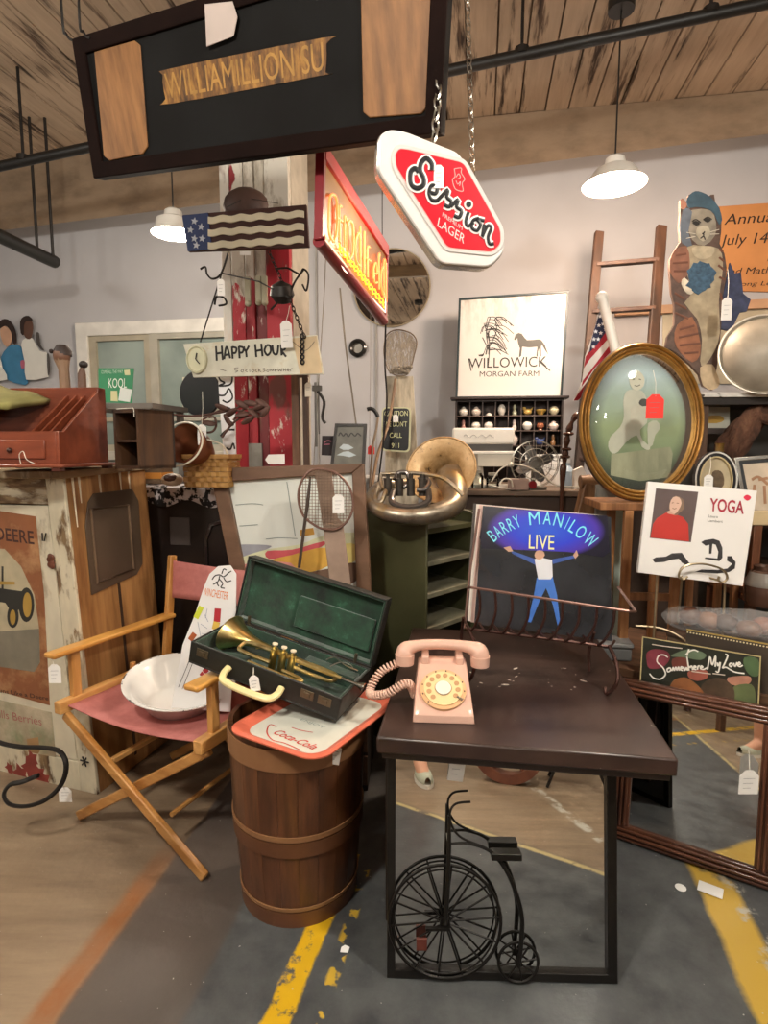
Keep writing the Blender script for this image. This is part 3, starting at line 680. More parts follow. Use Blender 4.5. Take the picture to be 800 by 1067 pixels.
pen(pl, t, [[(213, 640), (217, 648)], [(216, 634), (214, 644)], [(209, 650), (216, 655)], [(210, 660), (218, 662)], [(206, 648), (210, 668)]], .002, mat('8f95a6', .5, var=0), 'small_print')
pen(pl, t, [[(210, 667), (190, 718)], [(206, 667), (186, 716)]], .002, INK, 'tube_outline'); pen(pl, t, [[(228, 690), (226, 712)], [(231, 690), (229, 712)]], .002, INK, 'tube_outline')
x, y = pl.loc(214, 703); B().prism([(x, y-.03), (x+.022, y), (x, y+.03), (x-.022, y)], .0, .001).put('diamond_mark', mat('9f2b30', .4, var=.05), t)
pen(pl, t, [[(208, 704), (220, 706)], [(210, 698), (214, 702), (219, 699)]], .0022, mat('eadfd8', .5, var=0), 'diamond_lettering', .0016)
# ============================================================ PAINTED CABINET
cb_ = PZ(104, 826, 0); ct_ = P(67, 490, 2.17)
up = (ct_-V((cb_.x, cb_.y, 0))); HC = up.length; up.normalize()
yw = R(-19); X = V((math.cos(yw), math.sin(yw), 0)); X = (X-up*X.dot(up)).normalized(); Yv = up.cross(X)
O = V((cb_.x, cb_.y, 0)); M = MX(((X.x, Yv.x, up.x, O.x), (X.y, Yv.y, up.y, O.y), (X.z, Yv.z, up.z, O.z), (0, 0, 0, 1)))
t = thing('painted_cabinet', 'tall cream painted cabinet with pasted farm posters and a bare wood side', 'cabinet', M)
CWD, CDP = .72, .42
CR = peel('d9cfb5', '8d7351', .56, 5, (2, 2, .7), .7, .03, '5c4530'); CR2 = peel('d5cbb2', '97805f', .46, 5, (1, 1, 4), .75, .05, '6a523a')
sd_ = wood('7a4f28', 'b88a55', 'z', .55, s=4, st=9, bp=.2)
B().box(-.018, 0, 0, CDP, 0, HC-.03).put('side_panel', sd_, t)
B().box(-CWD, -CWD+.018, 0, CDP, 0, HC-.03).put('side_panel', sd_, t)
B().box(-CWD, 0, CDP-.01, CDP, 0, HC-.03).put('back_panel', sd_, t)
B().box(-.085, .003, -.014, 0, 0, HC-.03).put('face_frame_stile', CR, t, bevel=.003)
B().box(-CWD, -CWD+.09, -.014, 0, 0, HC-.03).put('face_frame_stile', CR, t, bevel=.003)
B().box(-CWD+.09, -.085, -.014, 0, HC-.13, HC-.03).put('top_rail', CR2, t, bevel=.003)
B().box(-CWD+.09, -.085, -.014, 0, 0, .13).put('bottom_rail', CR, t, bevel=.003)
B().box(-CWD-.02, .02, -.035, CDP+.02, HC-.03, HC).put('cabinet_top', peel('9c8462', 'd2c6a8', .55, 4, (3, 1, 1), .7, .05, '5f4731'), t, bevel=.004)
dr = B().box(-CWD+.095, -.09, -.012, .006, .135, HC-.135).put('door', peel('ddd4bc', 'a08a69', .6, 4, (1, 1, .5), .65, .05, '705a42'), t, bevel=.002)
g = B()
for i in range(7): g.ball((-.10+random.uniform(-.016, .016), -.022, HC-.35+random.uniform(-.022, .022)), .013, sy=.5, seg=8)
g.put('latch', mat('6b4030', .6, .4, var=.3, s=20), dr)
g = B(); g.tube([(-.125, -.02, HC-.24), (-.12, -.026, HC-.27), (-.11, -.026, HC-.27), (-.105, -.02, HC-.24)], .003, 6); g.put('hook', IRON, dr)
g = B()
for i in range(6): g.tube([(-.045, -.016, .14), (-.045+.022*math.cos(i), -.017, .14+.022*math.sin(i))], .003, 5)
g.put('spider_sticker', INK, t)
# brown recessed panel on the bare side: shape in (y, z)
g = B()
def sidepl(pts, x0, x1):
    n = len(pts); g.add([(x0, y, z) for y, z in pts]+[(x1, y, z) for y, z in pts], [tuple(range(n))[::-1], tuple(range(n, 2*n))]+[(i, (i+1) % n, (i+1) % n+n, i+n) for i in range(n)])
sh = [(.06, .82), (.31, .84), (.35, .88), (.36, 1.16), (.33, 1.215), (.12, 1.22), (.09, 1.19), (.065, 1.10)]
sidepl(sh, 0, .006); g.put('metal_patch', mat('4f4032', .5, var=.15, s=3), t, bevel=.002)
g = B(); e = [(.09, .86), (.29, .87), (.295, 1.15), (.095, 1.16)]; g.t(None)
g.tube([(.008, y, z) for y, z in e], .006, 6, True); g.put('patch_border', mat('6b5542', .4, var=.15), t)
B().box(.001, .004, .2, .212, .05, .84).put('side_seam', mat('3c2819', .8), t)
for y, z0 in ((.03, 1.1), (.16, 1.16), (.27, 1.2), (.32, 1.17), (.06, 1.19)): B().tube([(.001, y, HC-.03), (.002, y, z0)], [.005, .002], 6).put('paint_drip', mat('ded3ba', .6), t)
# posters pasted on the door, drawn on its own plane
class Loc(Plane):
    def __init__(s, M_): s.M = M_; s.o = M_.translation; s.n = M_.to_3x3() @ V((0, 0, 1)); s.inv = M_.inverted()
DM = M @ MX.Translation((0, -.0125, 0)) @ MX.Rotation(R(90), 4, 'X'); pl = Loc(DM)
t2 = thing('poster', 'torn tractor poster pasted on the cream cabinet door', 'poster', DM)
TP = pl.L([(-30, 528), (37, 538), (46, 620), (52, 735), (-30, 712)])
B().prism(TP, 0, .0008).put('sheet', peel('8f5a38', 'b98d62', .55, 4, (1, 1, 1), .8, .08), t2)
B().prism(pl.L([(-30, 570), (5, 572), (22, 590), (36, 620), (41, 655), (42, 690), (36, 700), (-30, 690)]), .0008, .0014).put('pale_field', mat('b3a88c', .8, var=.2), t2)
B().prism(pl.L([(-30, 660), (41, 655), (42, 690), (36, 700), (-30, 690)]), .0014, .0018).put('grey_ground', mat('7e7868', .8, var=.2), t2)
pxtext(pl, 'DEERE', (-4, 562), (36, 567), 13, mat('3e2018', .8, var=0), t2, .001, bold=.015)
pxtext(pl, 'Nothing Runs Like a Deere', (-30, 716), (51, 730), 4, mat('3e2018', .8, var=0), t2, .001, bold=.015)
TK = mat('2d2c28', .7, var=.1)
g = B(); g.prism(pl.L([(-6, 612), (24, 616), (24, 632), (14, 640), (6, 628), (-6, 626)]), .0018, .0024); g.prism(pl.L(ell(28, 630, 8, 18, 20)), .0018, .0026); g.prism(pl.L(ell(14, 642, 6, 12, 20)), .0018, .0026)
g.prism(pl.L([(2, 590), (4, 590), (4, 614), (2, 614)]), .0018, .0024); g.put('tractor_picture', TK, t2)
g = B(); g.prism(pl.L(ell(29, 630, 4.5, 13, 18)), .0026, .003); g.prism(pl.L(ell(14, 643, 3, 8, 18)), .0026, .003); g.prism(pl.L([(-10, 605), (16, 606), (16, 609), (-10, 609)]), .0026, .003); g.put('yellow_wheel_picture', mat('a8873c', .7, var=.1), t2)
t2 = thing('poster', 'faded berry crate poster with red flowers on the cabinet door', 'poster', DM)
B().prism(pl.L([(-30, 722), (54, 742), (62, 830), (-30, 806)]), 0, .0008).put('sheet', peel('cdbfa5', '8a9070', .5, 4, (1, 1, 1), .85, .1, '9a8b72'), t2)
pxtext(pl, "wills Berries", (-8, 746), (44, 756), 8, mat('a3645c', .8, var=0), t2, .001)
g = B()
for (x, y, r) in ((32, 800, 10), (22, 806, 9), (40, 806, 9), (14, 812, 8), (34, 790, 7), (28, 815, 8), (10, 800, 5), (46, 812, 8)):
    q = pl.loc(x, y); k = abs(pl.loc(x+r, y)[0]-q[0]); g.prism([(q[0]+k*(1 if i % 2 else .55)*math.cos(2*PI*i/10), q[1]+k*(1 if i % 2 else .55)*math.sin(2*PI*i/10)) for i in range(10)], .0008, .0016+.0002*(x % 3))
g.put('flower_picture', mat('8c3a30', .8, var=.25), t2)
B().prism(pl.L([(28, 770), (40, 768), (42, 782), (36, 792), (30, 786)]), .0008, .0014).put('figure_picture', mat('a07c52', .8, var=.2), t2)
B().prism(pl.L([(-30, 808), (0, 806), (16, 818), (58, 822), (60, 830), (-30, 806)]) if False else pl.L([(-30, 790), (2, 786), (20, 820), (-30, 806)]), .0008, .0012).put('leaf_picture', mat('7f8a66', .8, var=.25), t2)
# ============================================================ IRON SCROLL
g = B(); pts = [(-40, 752), (-5, 772), (20, 778), (45, 779), (62, 783), (69, 797), (64, 817), (48, 833), (28, 840), (10, 838), (4, 828), (10, 818), (22, 815), (30, 812), (40, 808)]
Ys = [2.0, 1.95, 1.93, 1.9, 1.88, 1.86, 1.86, 1.84, 1.83, 1.83, 1.84, 1.85, 1.85, 1.86, 1.86]
w3 = [P(x, y, Y) for (x, y), Y in zip(pts, Ys)]
for q in w3: q.z = max(q.z, .012)
B().tube(smooth_path(w3, 5), .0095, 8, flat=.7).put('iron_scroll', IRON, label='black wrought iron scroll standing before the cream cabinet', cat='ironwork')
price_tag(68, 868-40, 1.92, 'white price tag propped against the foot of the iron scroll', top=P(62, 818, 1.87), w=.045, h=.055)
g = thing('price_tag', 'square white tag lying on the floor before the brown mirror', 'price tag', MX.Translation(PZ(740, 927, .0035)) @ MX.Rotation(R(-35), 4, 'Z'), 'price tags tied to the goods')
B().box(-.035, .035, -.025, .025, 0, .001).put('card', PAPER, g)
B().prism(ell(0, 0, .017, .017, 20), 0, .001).put('paper_disc', PAPER, M=MX.Translation(PZ(709, 925, .0035)), label='small round white paper disc on the floor by the brown mirror', cat='paper')
B().prism([(-.012, -.01), (.01, -.012), (.014, .006), (0, .013), (-.01, .006)], 0, .001).put('paper_scrap', PAPER, M=MX.Translation(PZ(359, 989, .0035)), label='torn white paper scrap on the dark floor beside the keg', cat='paper')
# ============================================================ DESK ORGANISER
z0 = HC*.9985
z0 = max((M_c := M @ V((-.1, .1, HC))).z, 1.30)+.012
fr = P(62, 470, 2.0); fr.z = z0
MO = MX.Translation((fr.x-.0, fr.y, z0)) @ MX.Rotation(R(-5), 4, 'Z')
t = thing('desk_organizer', 'reddish wooden letter rack with slanted sides on the painted cabinet', 'letter rack', MO)
RW = wood('6a2f1c', '8f4a30', 'x', .35, s=4, st=6, bp=.05, coat=.35); RWd = mat('4d2216', .5, var=.2)
OW, OD, OH, OF = .36, .30, .30, .125
for x in (0, -OW):
    g = B(); sp = [(0, .012), (OD, .012), (OD, OH), (OD-.03, OH), (.03, OF), (0, OF)]
    n = 6; g.add([(x-.012, a, c) for a, c in sp]+[(x, a, c) for a, c in sp], [tuple(range(n)), tuple(range(n, 2*n))[::-1]]+[(i, i+n, (i+1) % n+n, (i+1) % n) for i in range(n)])
    g.put('side_panel', RW, t, bevel=.002)
B().box(-OW, 0, OD-.012, OD, .012, OH).put('back_panel', RW, t, bevel=.002)
B().box(-OW, 0, OD-.05, OD-.012, OH-.05, OH).put('top_rail', RW, t, bevel=.002)
B().box(-OW+.0, -.012, 0, .012, .012, OF).put('front_panel', RW, t, bevel=.002)
d_ = B().box(-.3, -.05, -.006, 0, .03, .095).put('drawer', RW, t, bevel=.003)
B().ball((-.175, -.012, .06), .009).put('knob', mat('3a1c12', .3), d_)
B().box(-OW-.025, .025, -.025, OD+.02, 0, .012).put('base_board', RW, t, bevel=.004)
for i in range(3):
    x = -.05-.035*i; g = B(); sp = [(.035, OF-.03), (OD-.03, OH-.05), (OD-.03, OH-.015), (.035, OF+.0)]
    g.add([(x-.008, a, c) for a, c in sp]+[(x, a, c) for a, c in sp], [(0, 1, 2, 3), (7, 6, 5, 4), (0, 4, 5, 1), (1, 5, 6, 2), (2, 6, 7, 3), (3, 7, 4, 0)]); g.put('divider', RW, t, bevel=.001)
g = B(); n = 9
for i in range(n):
    k = i/(n-1); y = .05+k*(OD-.1); z = OF-.035+k*(OH-OF-.02)
    g.box(-OW+.012, -.13, y, y+.004, .03, z+.012)
g.put('letter_slots', wood('5e2a1a', '7c4029', 'x', .45, s=5, st=8), t)
B().box(-OW+.012, -.012, .012, OD-.012, .012, .03).put('inner_floor', RWd, t)
for x in (-OW, 0):
    B().box(x-.02, x+.01, -.02, .01, -.012, 0).put('foot', RWd, t); B().box(x-.02, x+.01, OD-.02, OD+.01, -.012, 0).put('foot', RWd, t)
t = thing('price_tag', 'string and tag loop lying at the front foot of the red letter rack', 'price tag', MX.Translation(P(22, 474, 1.97)), 'price tags tied to the goods')
B().tube(smooth_path([(0, -.005, -.03), (0, -.01, 0), (.02, -.02, .012), (.03, -.02, -.015), (.05, -.01, -.03)], 5), .0015, 5).put('string', STRING, t)
# small dark crate next to it
q = P(126, 470, 2.12); zt = z0-.01
MK = MX.Translation((q.x+.012, q.y+.03, zt)) @ MX.Rotation(R(-26), 4, 'Z')
t = thing('wooden_crate', 'small dark open-fronted wooden crate beside the red letter rack', 'crate', MK)
KW = wood('2c1b10', '54371f', 'z', .6, s=5, st=8); kw, kd, kh = .15, .17, .22
B().box(-.07, -.058, 0, kd, 0, kh).put('side_board', KW, t); B().box(.05, .062, 0, kd, 0, kh).put('side_board', KW, t)
B().box(-.07, .062, kd-.01, kd, 0, kh).put('back_board', mat('1f1510', .7), t); B().box(-.07, .062, 0, kd, 0, .012).put('bottom_board', KW, t)
B().box(-.07, .062, 0, kd, kh-.012, kh).put('top_board', KW, t); B().box(-.058, .05, 0, kd, .1, .108).put('shelf', KW, t)
g = B(); g.tube(smooth_path([(-.05, .0, kh+.002), (0, .02, kh+.005), (.04, -.0, kh), (.055, -.012, kh-.03)], 5), .0014, 5); g.put('string', STRING, t)
# olive cloth spread at the left edge
q = P(0, 420, 1.9)
def clf(i, j):
    x = -1.75+i*.56; a = .0+.13*(1-i)
    return (x, 1.86+.2*j+.02*math.sin(5*i), z0+.31+a*(1-.5*j)*.8-.05*i+.008*math.sin(9*i+4*j)-.0)
B().grid(lambda i, j: (fr.x-.16-.34*(1-i), fr.y-.02+.26*j, z0+.20+.085*(1-i)+.05*j+.006*math.sin(14*i+3*j)), 12, 8).put('canvas_bag', mat('85804c', .9, var=.25, s=6), label='olive green canvas bag slumped over the letter rack', cat='bag', solid=.02)
def fill(pl, t, polys, m, name, z0=0, z1=.001, rnd=0, **k):
    g = B()
    for p in polys:
        q = pl.L(p)
        if rnd: q = [(x.x, x.y) for x in smooth_path(q, rnd, True)]
        g.prism(q, z0, z1)
    return g.put(name, m, t, **k)
def chain(parent, a, b, link=.028, r=.0028, m=STEEL, name='chain'):
    a, b = V(a), V(b); n = max(2, int((b-a).length/link)); d = (b-a).normalized(); x = d.cross(V((.3, 1, .1))).normalized(); y = d.cross(x)
    g = B()
    for i in range(n):
        c = a.lerp(b, (i+.5)/n); s = x if i % 2 else y; L_ = (b-a).length/n*.68
        g.tube([c+d*L_*math.cos(2*PI*k/8)+s*L_*.5*math.sin(2*PI*k/8) for k in range(8)], r, 4, True)
    return g.put(name, m, parent)
def inv(t, p): return t.matrix_world.inverted() @ V(p)
# ============================================================ BIG DARK HANGING BOARD
pl = Plane(P(97, 186, 2.1), -22, -15)
t = thing('hanging_sign', 'big dark wooden sign board with two tan panels hanging under the ceiling', 'sign', pl.M)
out = pl.L([(74, 40), (470, -85), (458, 138), (97, 186)])
m, nt, b = nodes('faded_black_board'); n = noise(nt, s=3, d=5)
nt.links.new(ramp(nt, n, [(.3, lin('100e0d')), (.7, lin('1a1a1a'))]), b.inputs['Base Color']); b.inputs['Roughness'].default_value = .8; b.inputs['Specular IOR Level'].default_value = .15
B().prism(out, -.05, -.012).put('board', m, t)
cx = sum(p[0] for p in out)/4; cy = sum(p[1] for p in out)/4
def shrink(o, k):
    """inset an outline by k (miter capped, duplicates dropped)"""
    A = sum(p[0]*q[1]-q[0]*p[1] for p, q in zip(o, o[1:]+o[:1])); s = 1 if A > 0 else -1; r = []; n = len(o)
    for i in range(n):
        c = V(o[i]); j = 1
        while (V(o[i-j])-c).length < 1e-5: j += 1
        l = 1
        while (V(o[(i+l) % n])-c).length < 1e-5: l += 1
        u = (c-V(o[i-j])).normalized(); w_ = (V(o[(i+l) % n])-c).normalized()
        n1 = V((-u.y, u.x))*s; n2 = V((-w_.y, w_.x))*s; m_ = (n1+n2); d = 1+n1.dot(n2); q = c+m_*(k/max(d, .5)); r.append((q.x, q.y))
    return r
fmt = mat('170b08', .9, var=.3); fmt.node_tree.nodes['Principled BSDF'].inputs['Specular IOR Level'].default_value = .12
B().ring(out, shrink(out, .045), -.055, .0).put('frame', fmt, t, bevel=.004)
tanp = wood('66421f', '97683a', 'y', .6, s=9, st=6, bp=.1)
fill(pl, t, [[(96, 53), (138, 41), (144, 46), (152, 152), (147, 160), (112, 167), (106, 162)]], tanp, 'tan_panel', -.012, -.007, bevel=.004)
fill(pl, t, [[(374, -22), (450, -44), (443, 112), (438, 118), (384, 122), (377, 116)]], tanp, 'tan_panel', -.012, -.007, bevel=.004)
m, nt, b = nodes('rubbed_brown_lettering'); tc = NN(nt, 'ShaderNodeTexCoord')
n = noise(nt, (4, 1, 1), s=9, d=6, w=.7)
nt.links.new(ramp(nt, n, [(.35, lin('3b2716')), (.5, lin('6e4a22')), (.68, lin('a87a38'))]), b.inputs['Base Color']); b.inputs['Roughness'].default_value = .7
fill(pl, t, [[(167, 77), (176, 70), (334, 38), (338, 44), (337, 74), (330, 78), (176, 107), (170, 102)]], m, 'rubbed_patch', -.0119, -.0105, rnd=3)
pxtext(pl, 'WILLIAMILLION SU', (172, 102), (336, 72), 27, mat('a1783a', .7, var=.25, s=20), t, -.0104)
g = fill(pl, t, [[(214, 5), (243, 2), (248, 18), (244, 38), (216, 49)]], mat('b9aba4', .8, var=.06), 'paper_note', .002, .004)
for px, py, tx, ty in ((70, 38, 62, -30), (88, 36, 92, -30), (440, -70, 440, -200)):
    a = inv(t, pl.M @ V((*pl.loc(px+6, py+4), .0))); q = P(tx, ty, 1.95); q.z = CE-.0
    B().tube(smooth_path([a, a+V((-.02, .02, .0)), a+V((-.012, .10, .0)), inv(t, V((q.x, q.y, CE)))], 6), .004, 6).put('hanging_wire', IRON, t)
# ============================================================ LAGER SIGN
S = 155/855.
def c8(x, y): return (385+x*145/800, 130+y*155/855)
pl = Plane(P(457, 210, 1.62), 8, -6)
t = thing('beer_sign', 'red and white six-sided lager sign hanging crooked on chains', 'sign', pl.M)
o = round_poly(pl.L([c8(*p) for p in [(48, 60), (110, 22), (200, 34), (515, 158), (775, 610), (778, 735), (690, 828), (400, 806), (38, 265)]]), .022, 6)
WP = mat('e4e0dc', .3, var=.02, coat=.4)
B().prism(o, -.055, -.006).put('body', mat('c7c3bb', .22, .7, var=.1), t, bevel=.003)
B().prism(shrink(o, .003), -.006, .006).put('white_face', WP, t, bevel=.004)
o2 = round_poly(pl.L([c8(*p) for p in [(140, 175), (165, 140), (215, 145), (535, 222), (748, 605), (750, 690), (700, 740), (440, 713), (145, 250)]]), .014, 6)
B().prism(shrink(o2, -.009), .006, .009).put('face_rim', mat('d5d0cc', .35, var=.02, coat=.3), t, bevel=.003)
B().prism(o2, .009, .0095).put('pink_edge', mat('f0b9b4', .35, var=0), t)
RS = mat('d3152a', .3, var=.03, coat=.3)
B().prism(shrink(o2, .0025), .0095, .0105).put('red_field', RS, t)
# the script word, pen strokes measured on the sign
word = [([(352, 270), (350, 235), (320, 205), (290, 230), (285, 275), (305, 320), (300, 360), (265, 375), (232, 350), (230, 285), (255, 262), (275, 285)], 30),
        ([(330, 395), (372, 405), (380, 370), (350, 360), (335, 400), (350, 440), (380, 445), (405, 420)], 24),
        ([(402, 425), (442, 385), (436, 425), (462, 450), (450, 480), (422, 470)], 24), ([(458, 480), (500, 440), (492, 480), (520, 505), (506, 540), (478, 530)], 24),
        ([(560, 510), (545, 560), (555, 590), (590, 570)], 22),
        ([(620, 545), (585, 560), (580, 600), (610, 615), (628, 580), (610, 552), (650, 560)], 22),
        ([(650, 580), (640, 640), (640, 645), (668, 590), (690, 600), (672, 650), (680, 690), (705, 690)], 22)]
for k, (m_, dw, z) in enumerate(((mat('f3efec', .35, var=0), 24, .0125), (mat('17171a', .35, var=0), 0, .0145))):
    g = B()
    for pts, w_ in word:
        g.stroke([(x.x, x.y) for x in smooth_path(pl.L([c8(*p) for p in pts]), 5)], (w_*.82+dw*.8)*.18*1.62/600, z, .001)
    q = pl.loc(*c8(561, 467)); rr = (15+dw*.45)*.18*1.62/600; g.prism(ell(*q, rr, rr, 16), z-.001, z+.001)
    g.put('script_outline' if k == 0 else 'script_lettering', m_, t)
def c8t(s, a, b_, hh_, up, m_, **k): return pxtext(pl, s, c8(*a), c8(*b_), 0, m_, t, .011, up=(up[0]*.181, -up[1]*.181), **k)
CRM = mat('f3d9d4', .4, var=0)
c8t('PREMIUM', (412, 532), (525, 612), 24, (4, -22), CRM); c8t('LAGER', (383, 588), (535, 690), 50, (10, -50), CRM)
pen(pl, t, [[c8(*p) for p in q] for q in ([(480, 262), (520, 258), (520, 285), (540, 320), (525, 345), (530, 388), (500, 385), (482, 370), (470, 325), (485, 305), (480, 262)], [(490, 310), (505, 290), (515, 310), (500, 320)], [(490, 330), (500, 350), (515, 335), (510, 360)])], .0022, mat('f0a5a0', .4, var=0), 'crest_emblem', .0112)
a = pl.loc(*c8(370, 95)); chain(t, (a[0], a[1], .0), inv(t, P(468, -30, 1.7)), .03, .003)
a = pl.loc(*c8(612, 300)); chain(t, (a[0], a[1], -.03), inv(t, P(486, -30, 1.85)), .026, .0018)
price_tag(457, 184, 1.60, 'white price tag dangling across the red lager sign', top=P(456, 165, 1.62), w=.026, h=.058)
# ============================================================ NEON SIGN
pl = Plane(P(336, 250, 1.9), 72.5, 0)
t = thing('neon_sign', 'red framed sign with glowing orange neon script hanging edge-on', 'sign', pl.M)
RF = mat('7d1420', .35, var=.15, coat=.4)
fo = [(338, 158), (404, 262), (402, 334), (336, 250)]
m, nt, b = nodes('amber_panel'); tc = NN(nt, 'ShaderNodeTexCoord'); n = noise(nt, s=4, d=3)
nt.links.new(ramp(nt, n, [(.3, lin('4d3414')), (.7, lin('7d5c22'))]), b.inputs['Base Color']); b.inputs['Roughness'].default_value = .3
nt.links.new(ramp(nt, n, [(.3, lin('6b3c10')), (.7, lin('8d5c1c'))]), b.inputs['Emission Color']); b.inputs['Emission Strength'].default_value = .5
B().prism(pl.L(fo), -.03, -.005).put('amber_panel', m, t)
L4 = pl.L(fo)
def q3(p, z=0): return (p[0], p[1], z)
g = B(); g.tube([q3(L4[3], -.012), q3(L4[2], -.012)], .022, 18); g.put('lower_tube', RF, t)
g = B(); g.bar(q3(L4[0], -.012), q3(L4[1], -.012), .05, .035, up=(0, 0, 1)); g.put('upper_rail', mat('a81d2c', .35, var=.1, coat=.4), t, bevel=.004)
g = B(); g.bar(q3(L4[0], -.012), q3(L4[3], -.012), .02, .03, up=(0, 0, 1)); g.put('end_rail', RF, t, bevel=.002)
g = B(); g.bar(q3(L4[1], -.012), q3(L4[2], -.012), .02, .03, up=(0, 0, 1)); g.put('end_rail', RF, t, bevel=.002)
def c1(x, y): return (330+x*80/438, 150+y*195/1067)
nm, nt, b = nodes('neon_glow'); b.inputs['Emission Color'].default_value = lin('ff5a24'); b.inputs['Emission Strength'].default_value = 2.6; b.inputs['Base Color'].default_value = lin('ff9a6a')
neon = [[(85, 560), (60, 500), (62, 330), (80, 290), (105, 330), (105, 490), (88, 560)], [(120, 560), (118, 370), (132, 360)], [(108, 420), (135, 445)], [(150, 590), (148, 420), (160, 440)], [(178, 660), (165, 610), (165, 470), (182, 440), (198, 480), (198, 610), (180, 660)],
        [(238, 700), (215, 660), (212, 560), (230, 510), (240, 560)], [(240, 720), (238, 470)], [(262, 740), (262, 500)], [(282, 760), (280, 600), (292, 590)], [(272, 650), (298, 670)], [(315, 770), (318, 700), (330, 680), (335, 740), (320, 740), (322, 790), (338, 790)],
        [(348, 830), (346, 640), (352, 640)], [(370, 860), (358, 800), (362, 720), (372, 700)], [(376, 880), (374, 680), (386, 690), (388, 900)]]
g = B()
for s_ in neon:
    pts = smooth_path(pl.L([c1(*p) for p in s_]), 5); g.tube([(p.x, p.y, .006) for p in pts], .0042, 6)
g.put('neon_lettering', nm, t)
ym, nt, b = nodes('yellow_neon_glow'); b.inputs['Emission Color'].default_value = lin('ffb41c'); b.inputs['Emission Strength'].default_value = 1.8; b.inputs['Base Color'].default_value = lin('ffd45a')
g = B()
for y0 in (0, 12):
    n_ = 26; pts = []
    for i in range(n_):
        k = i/(n_-1); x = 120+k*258; y = 600+k*325-y0*2+(8 if i % 2 else -8); pts.append(c1(x, y))
    g.tube([q3(p, .004) for p in pl.L(pts)], .0028, 5)
g.put('yellow_neon_lettering', ym, t)
pm, nt, b = nodes('pink_glow'); b.inputs['Emission Color'].default_value = lin('ffd9c8'); b.inputs['Emission Strength'].default_value = 1.6; b.inputs['Base Color'].default_value = lin('ffd9c8')
g = B(); g.tube([q3(p, .004) for p in pl.L([c1(52, 570), c1(150, 720), c1(300, 870), c1(386, 960), c1(392, 680)])], .0028, 5); g.put('border_tube', pm, t)
nl = bpy.data.lights.new('neon_light', 'POINT'); nl.energy = 3; nl.color = (1, .5, .25); nl.shadow_soft_size = .1; no = bpy.data.objects.new('neon_light', nl); col.objects.link(no); no.parent = t; no.location = (.35, .12, .1)
for k in (0.06, .94):
    q = V(q3(L4[0])).lerp(V(q3(L4[1])), k); q.z = -.012; w3 = t.matrix_world @ q
    B().tube([q, inv(t, (w3.x, w3.y, CE))], .002, 5).put('hanging_wire', IRON, t)
q = P(402, 332, 2.56); e_ = P(396, 470, 2.9)
B().tube(smooth_path([q, P(401, 380, 2.65), P(403, 420, 2.7), P(398, 470, 2.75), P(393, 510, 2.8)], 6), .004, 6).put('power_cord', BLACK, label='dark electric cord dropping from the end of the neon sign', cat='cord')
# ============================================================ PILLAR
pz = P(269, 400, 2.95); PIL = MX.Translation((pz.x, pz.y, 0)) @ RM
t = thing('wooden_post', 'thick ceiling post with peeling red and white paint behind the flag board', 'post', PIL)
plp = Plane((pz.x, pz.y, 0), ROOM)
def post_mat(c1_, c2_, top, seed, lo='6a3f36'):
    m, nt, b = nodes('peeling_post'); tc = NN(nt, 'ShaderNodeTexCoord'); mp = NN(nt, 'ShaderNodeMapping'); mp.inputs['Location'].default_value = (seed, seed*.7, 0); mp.inputs['Scale'].default_value = (1, 1, .35)
    nt.links.new(tc.outputs['Object'], mp.inputs[0]); n1 = NN(nt, 'ShaderNodeTexNoise'); n1.inputs['Scale'].default_value = 14; n1.inputs['Detail'].default_value = 8; n1.inputs['Roughness'].default_value = .7; nt.links.new(mp.outputs[0], n1.inputs[0])
    n2 = NN(nt, 'ShaderNodeTexNoise'); n2.inputs['Scale'].default_value = 8; n2.inputs['Detail'].default_value = 6; nt.links.new(mp.outputs[0], n2.inputs[0])
    base = mixc(nt, ramp(nt, n1.outputs[0], [(.58, (0, 0, 0)), (.63, (1, 1, 1))]), lin(c1_), lin('d8cfc2'))
    base = mixc(nt, ramp(nt, n2.outputs[0], [(.60, (0, 0, 0)), (.66, (.9, .9, .9))]), base, lin(lo))
    upc = mixc(nt, ramp(nt, n1.outputs[0], [(.5, (0, 0, 0)), (.62, (1, 1, 1))]), lin(c2_), lin('a39a8b'))
    upc = mixc(nt, ramp(nt, n2.outputs[0], [(.66, (0, 0, 0)), (.68, (1, 1, 1))]), upc, lin('8b2a30'))
    sx = NN(nt, 'ShaderNodeSeparateXYZ'); nt.links.new(tc.outputs['Object'], sx.inputs[0])
    ad = NN(nt, 'ShaderNodeMath', operation='MULTIPLY_ADD'); nt.links.new(n2.outputs[0], ad.inputs[0]); ad.inputs[1].default_value = .35; nt.links.new(sx.outputs['Z'], ad.inputs[2])
    gt_ = NN(nt, 'ShaderNodeMath', operation='GREATER_THAN'); nt.links.new(ad.outputs[0], gt_.inputs[0]); gt_.inputs[1].default_value = top+.17
    nt.links.new(mixc(nt, gt_.outputs[0], base, upc), b.inputs['Base Color']); b.inputs['Roughness'].default_value = .6; bump(nt, b, n1.outputs[0], .3, .004); return m
zt = lambda py: CZ+(468-py)/600*2.95
ex = [plp.loc(x, 400)[0] for x in (234, 244, 258, 268, 279, 304)]
B().box(ex[0]+.01, ex[5]-.01, .03, .3, 0, CE).put('core', mat('4a3c34', .8), t)
spec = [('d8d4cb', 'd9d6cc', 9, 1), ('a3202c', 'd5d0c4', zt(312), 2), ('8f1d28', 'cfc9bd', zt(300), 3.3), ('6a2528', 'c7c1b3', zt(318), 4.1), ('a82330', 'd6d2c7', zt(255), 5.7)]
for (c_a, c_b, tp, sd_n), a, b_ in zip(spec, ex[:-1], ex[1:]):
    B().box(a+.002, b_-.002, .0 if sd_n != 4.1 else .012, .04, .0, CE).put('board', post_mat(c_a, c_b, tp, sd_n), t, bevel=.003)
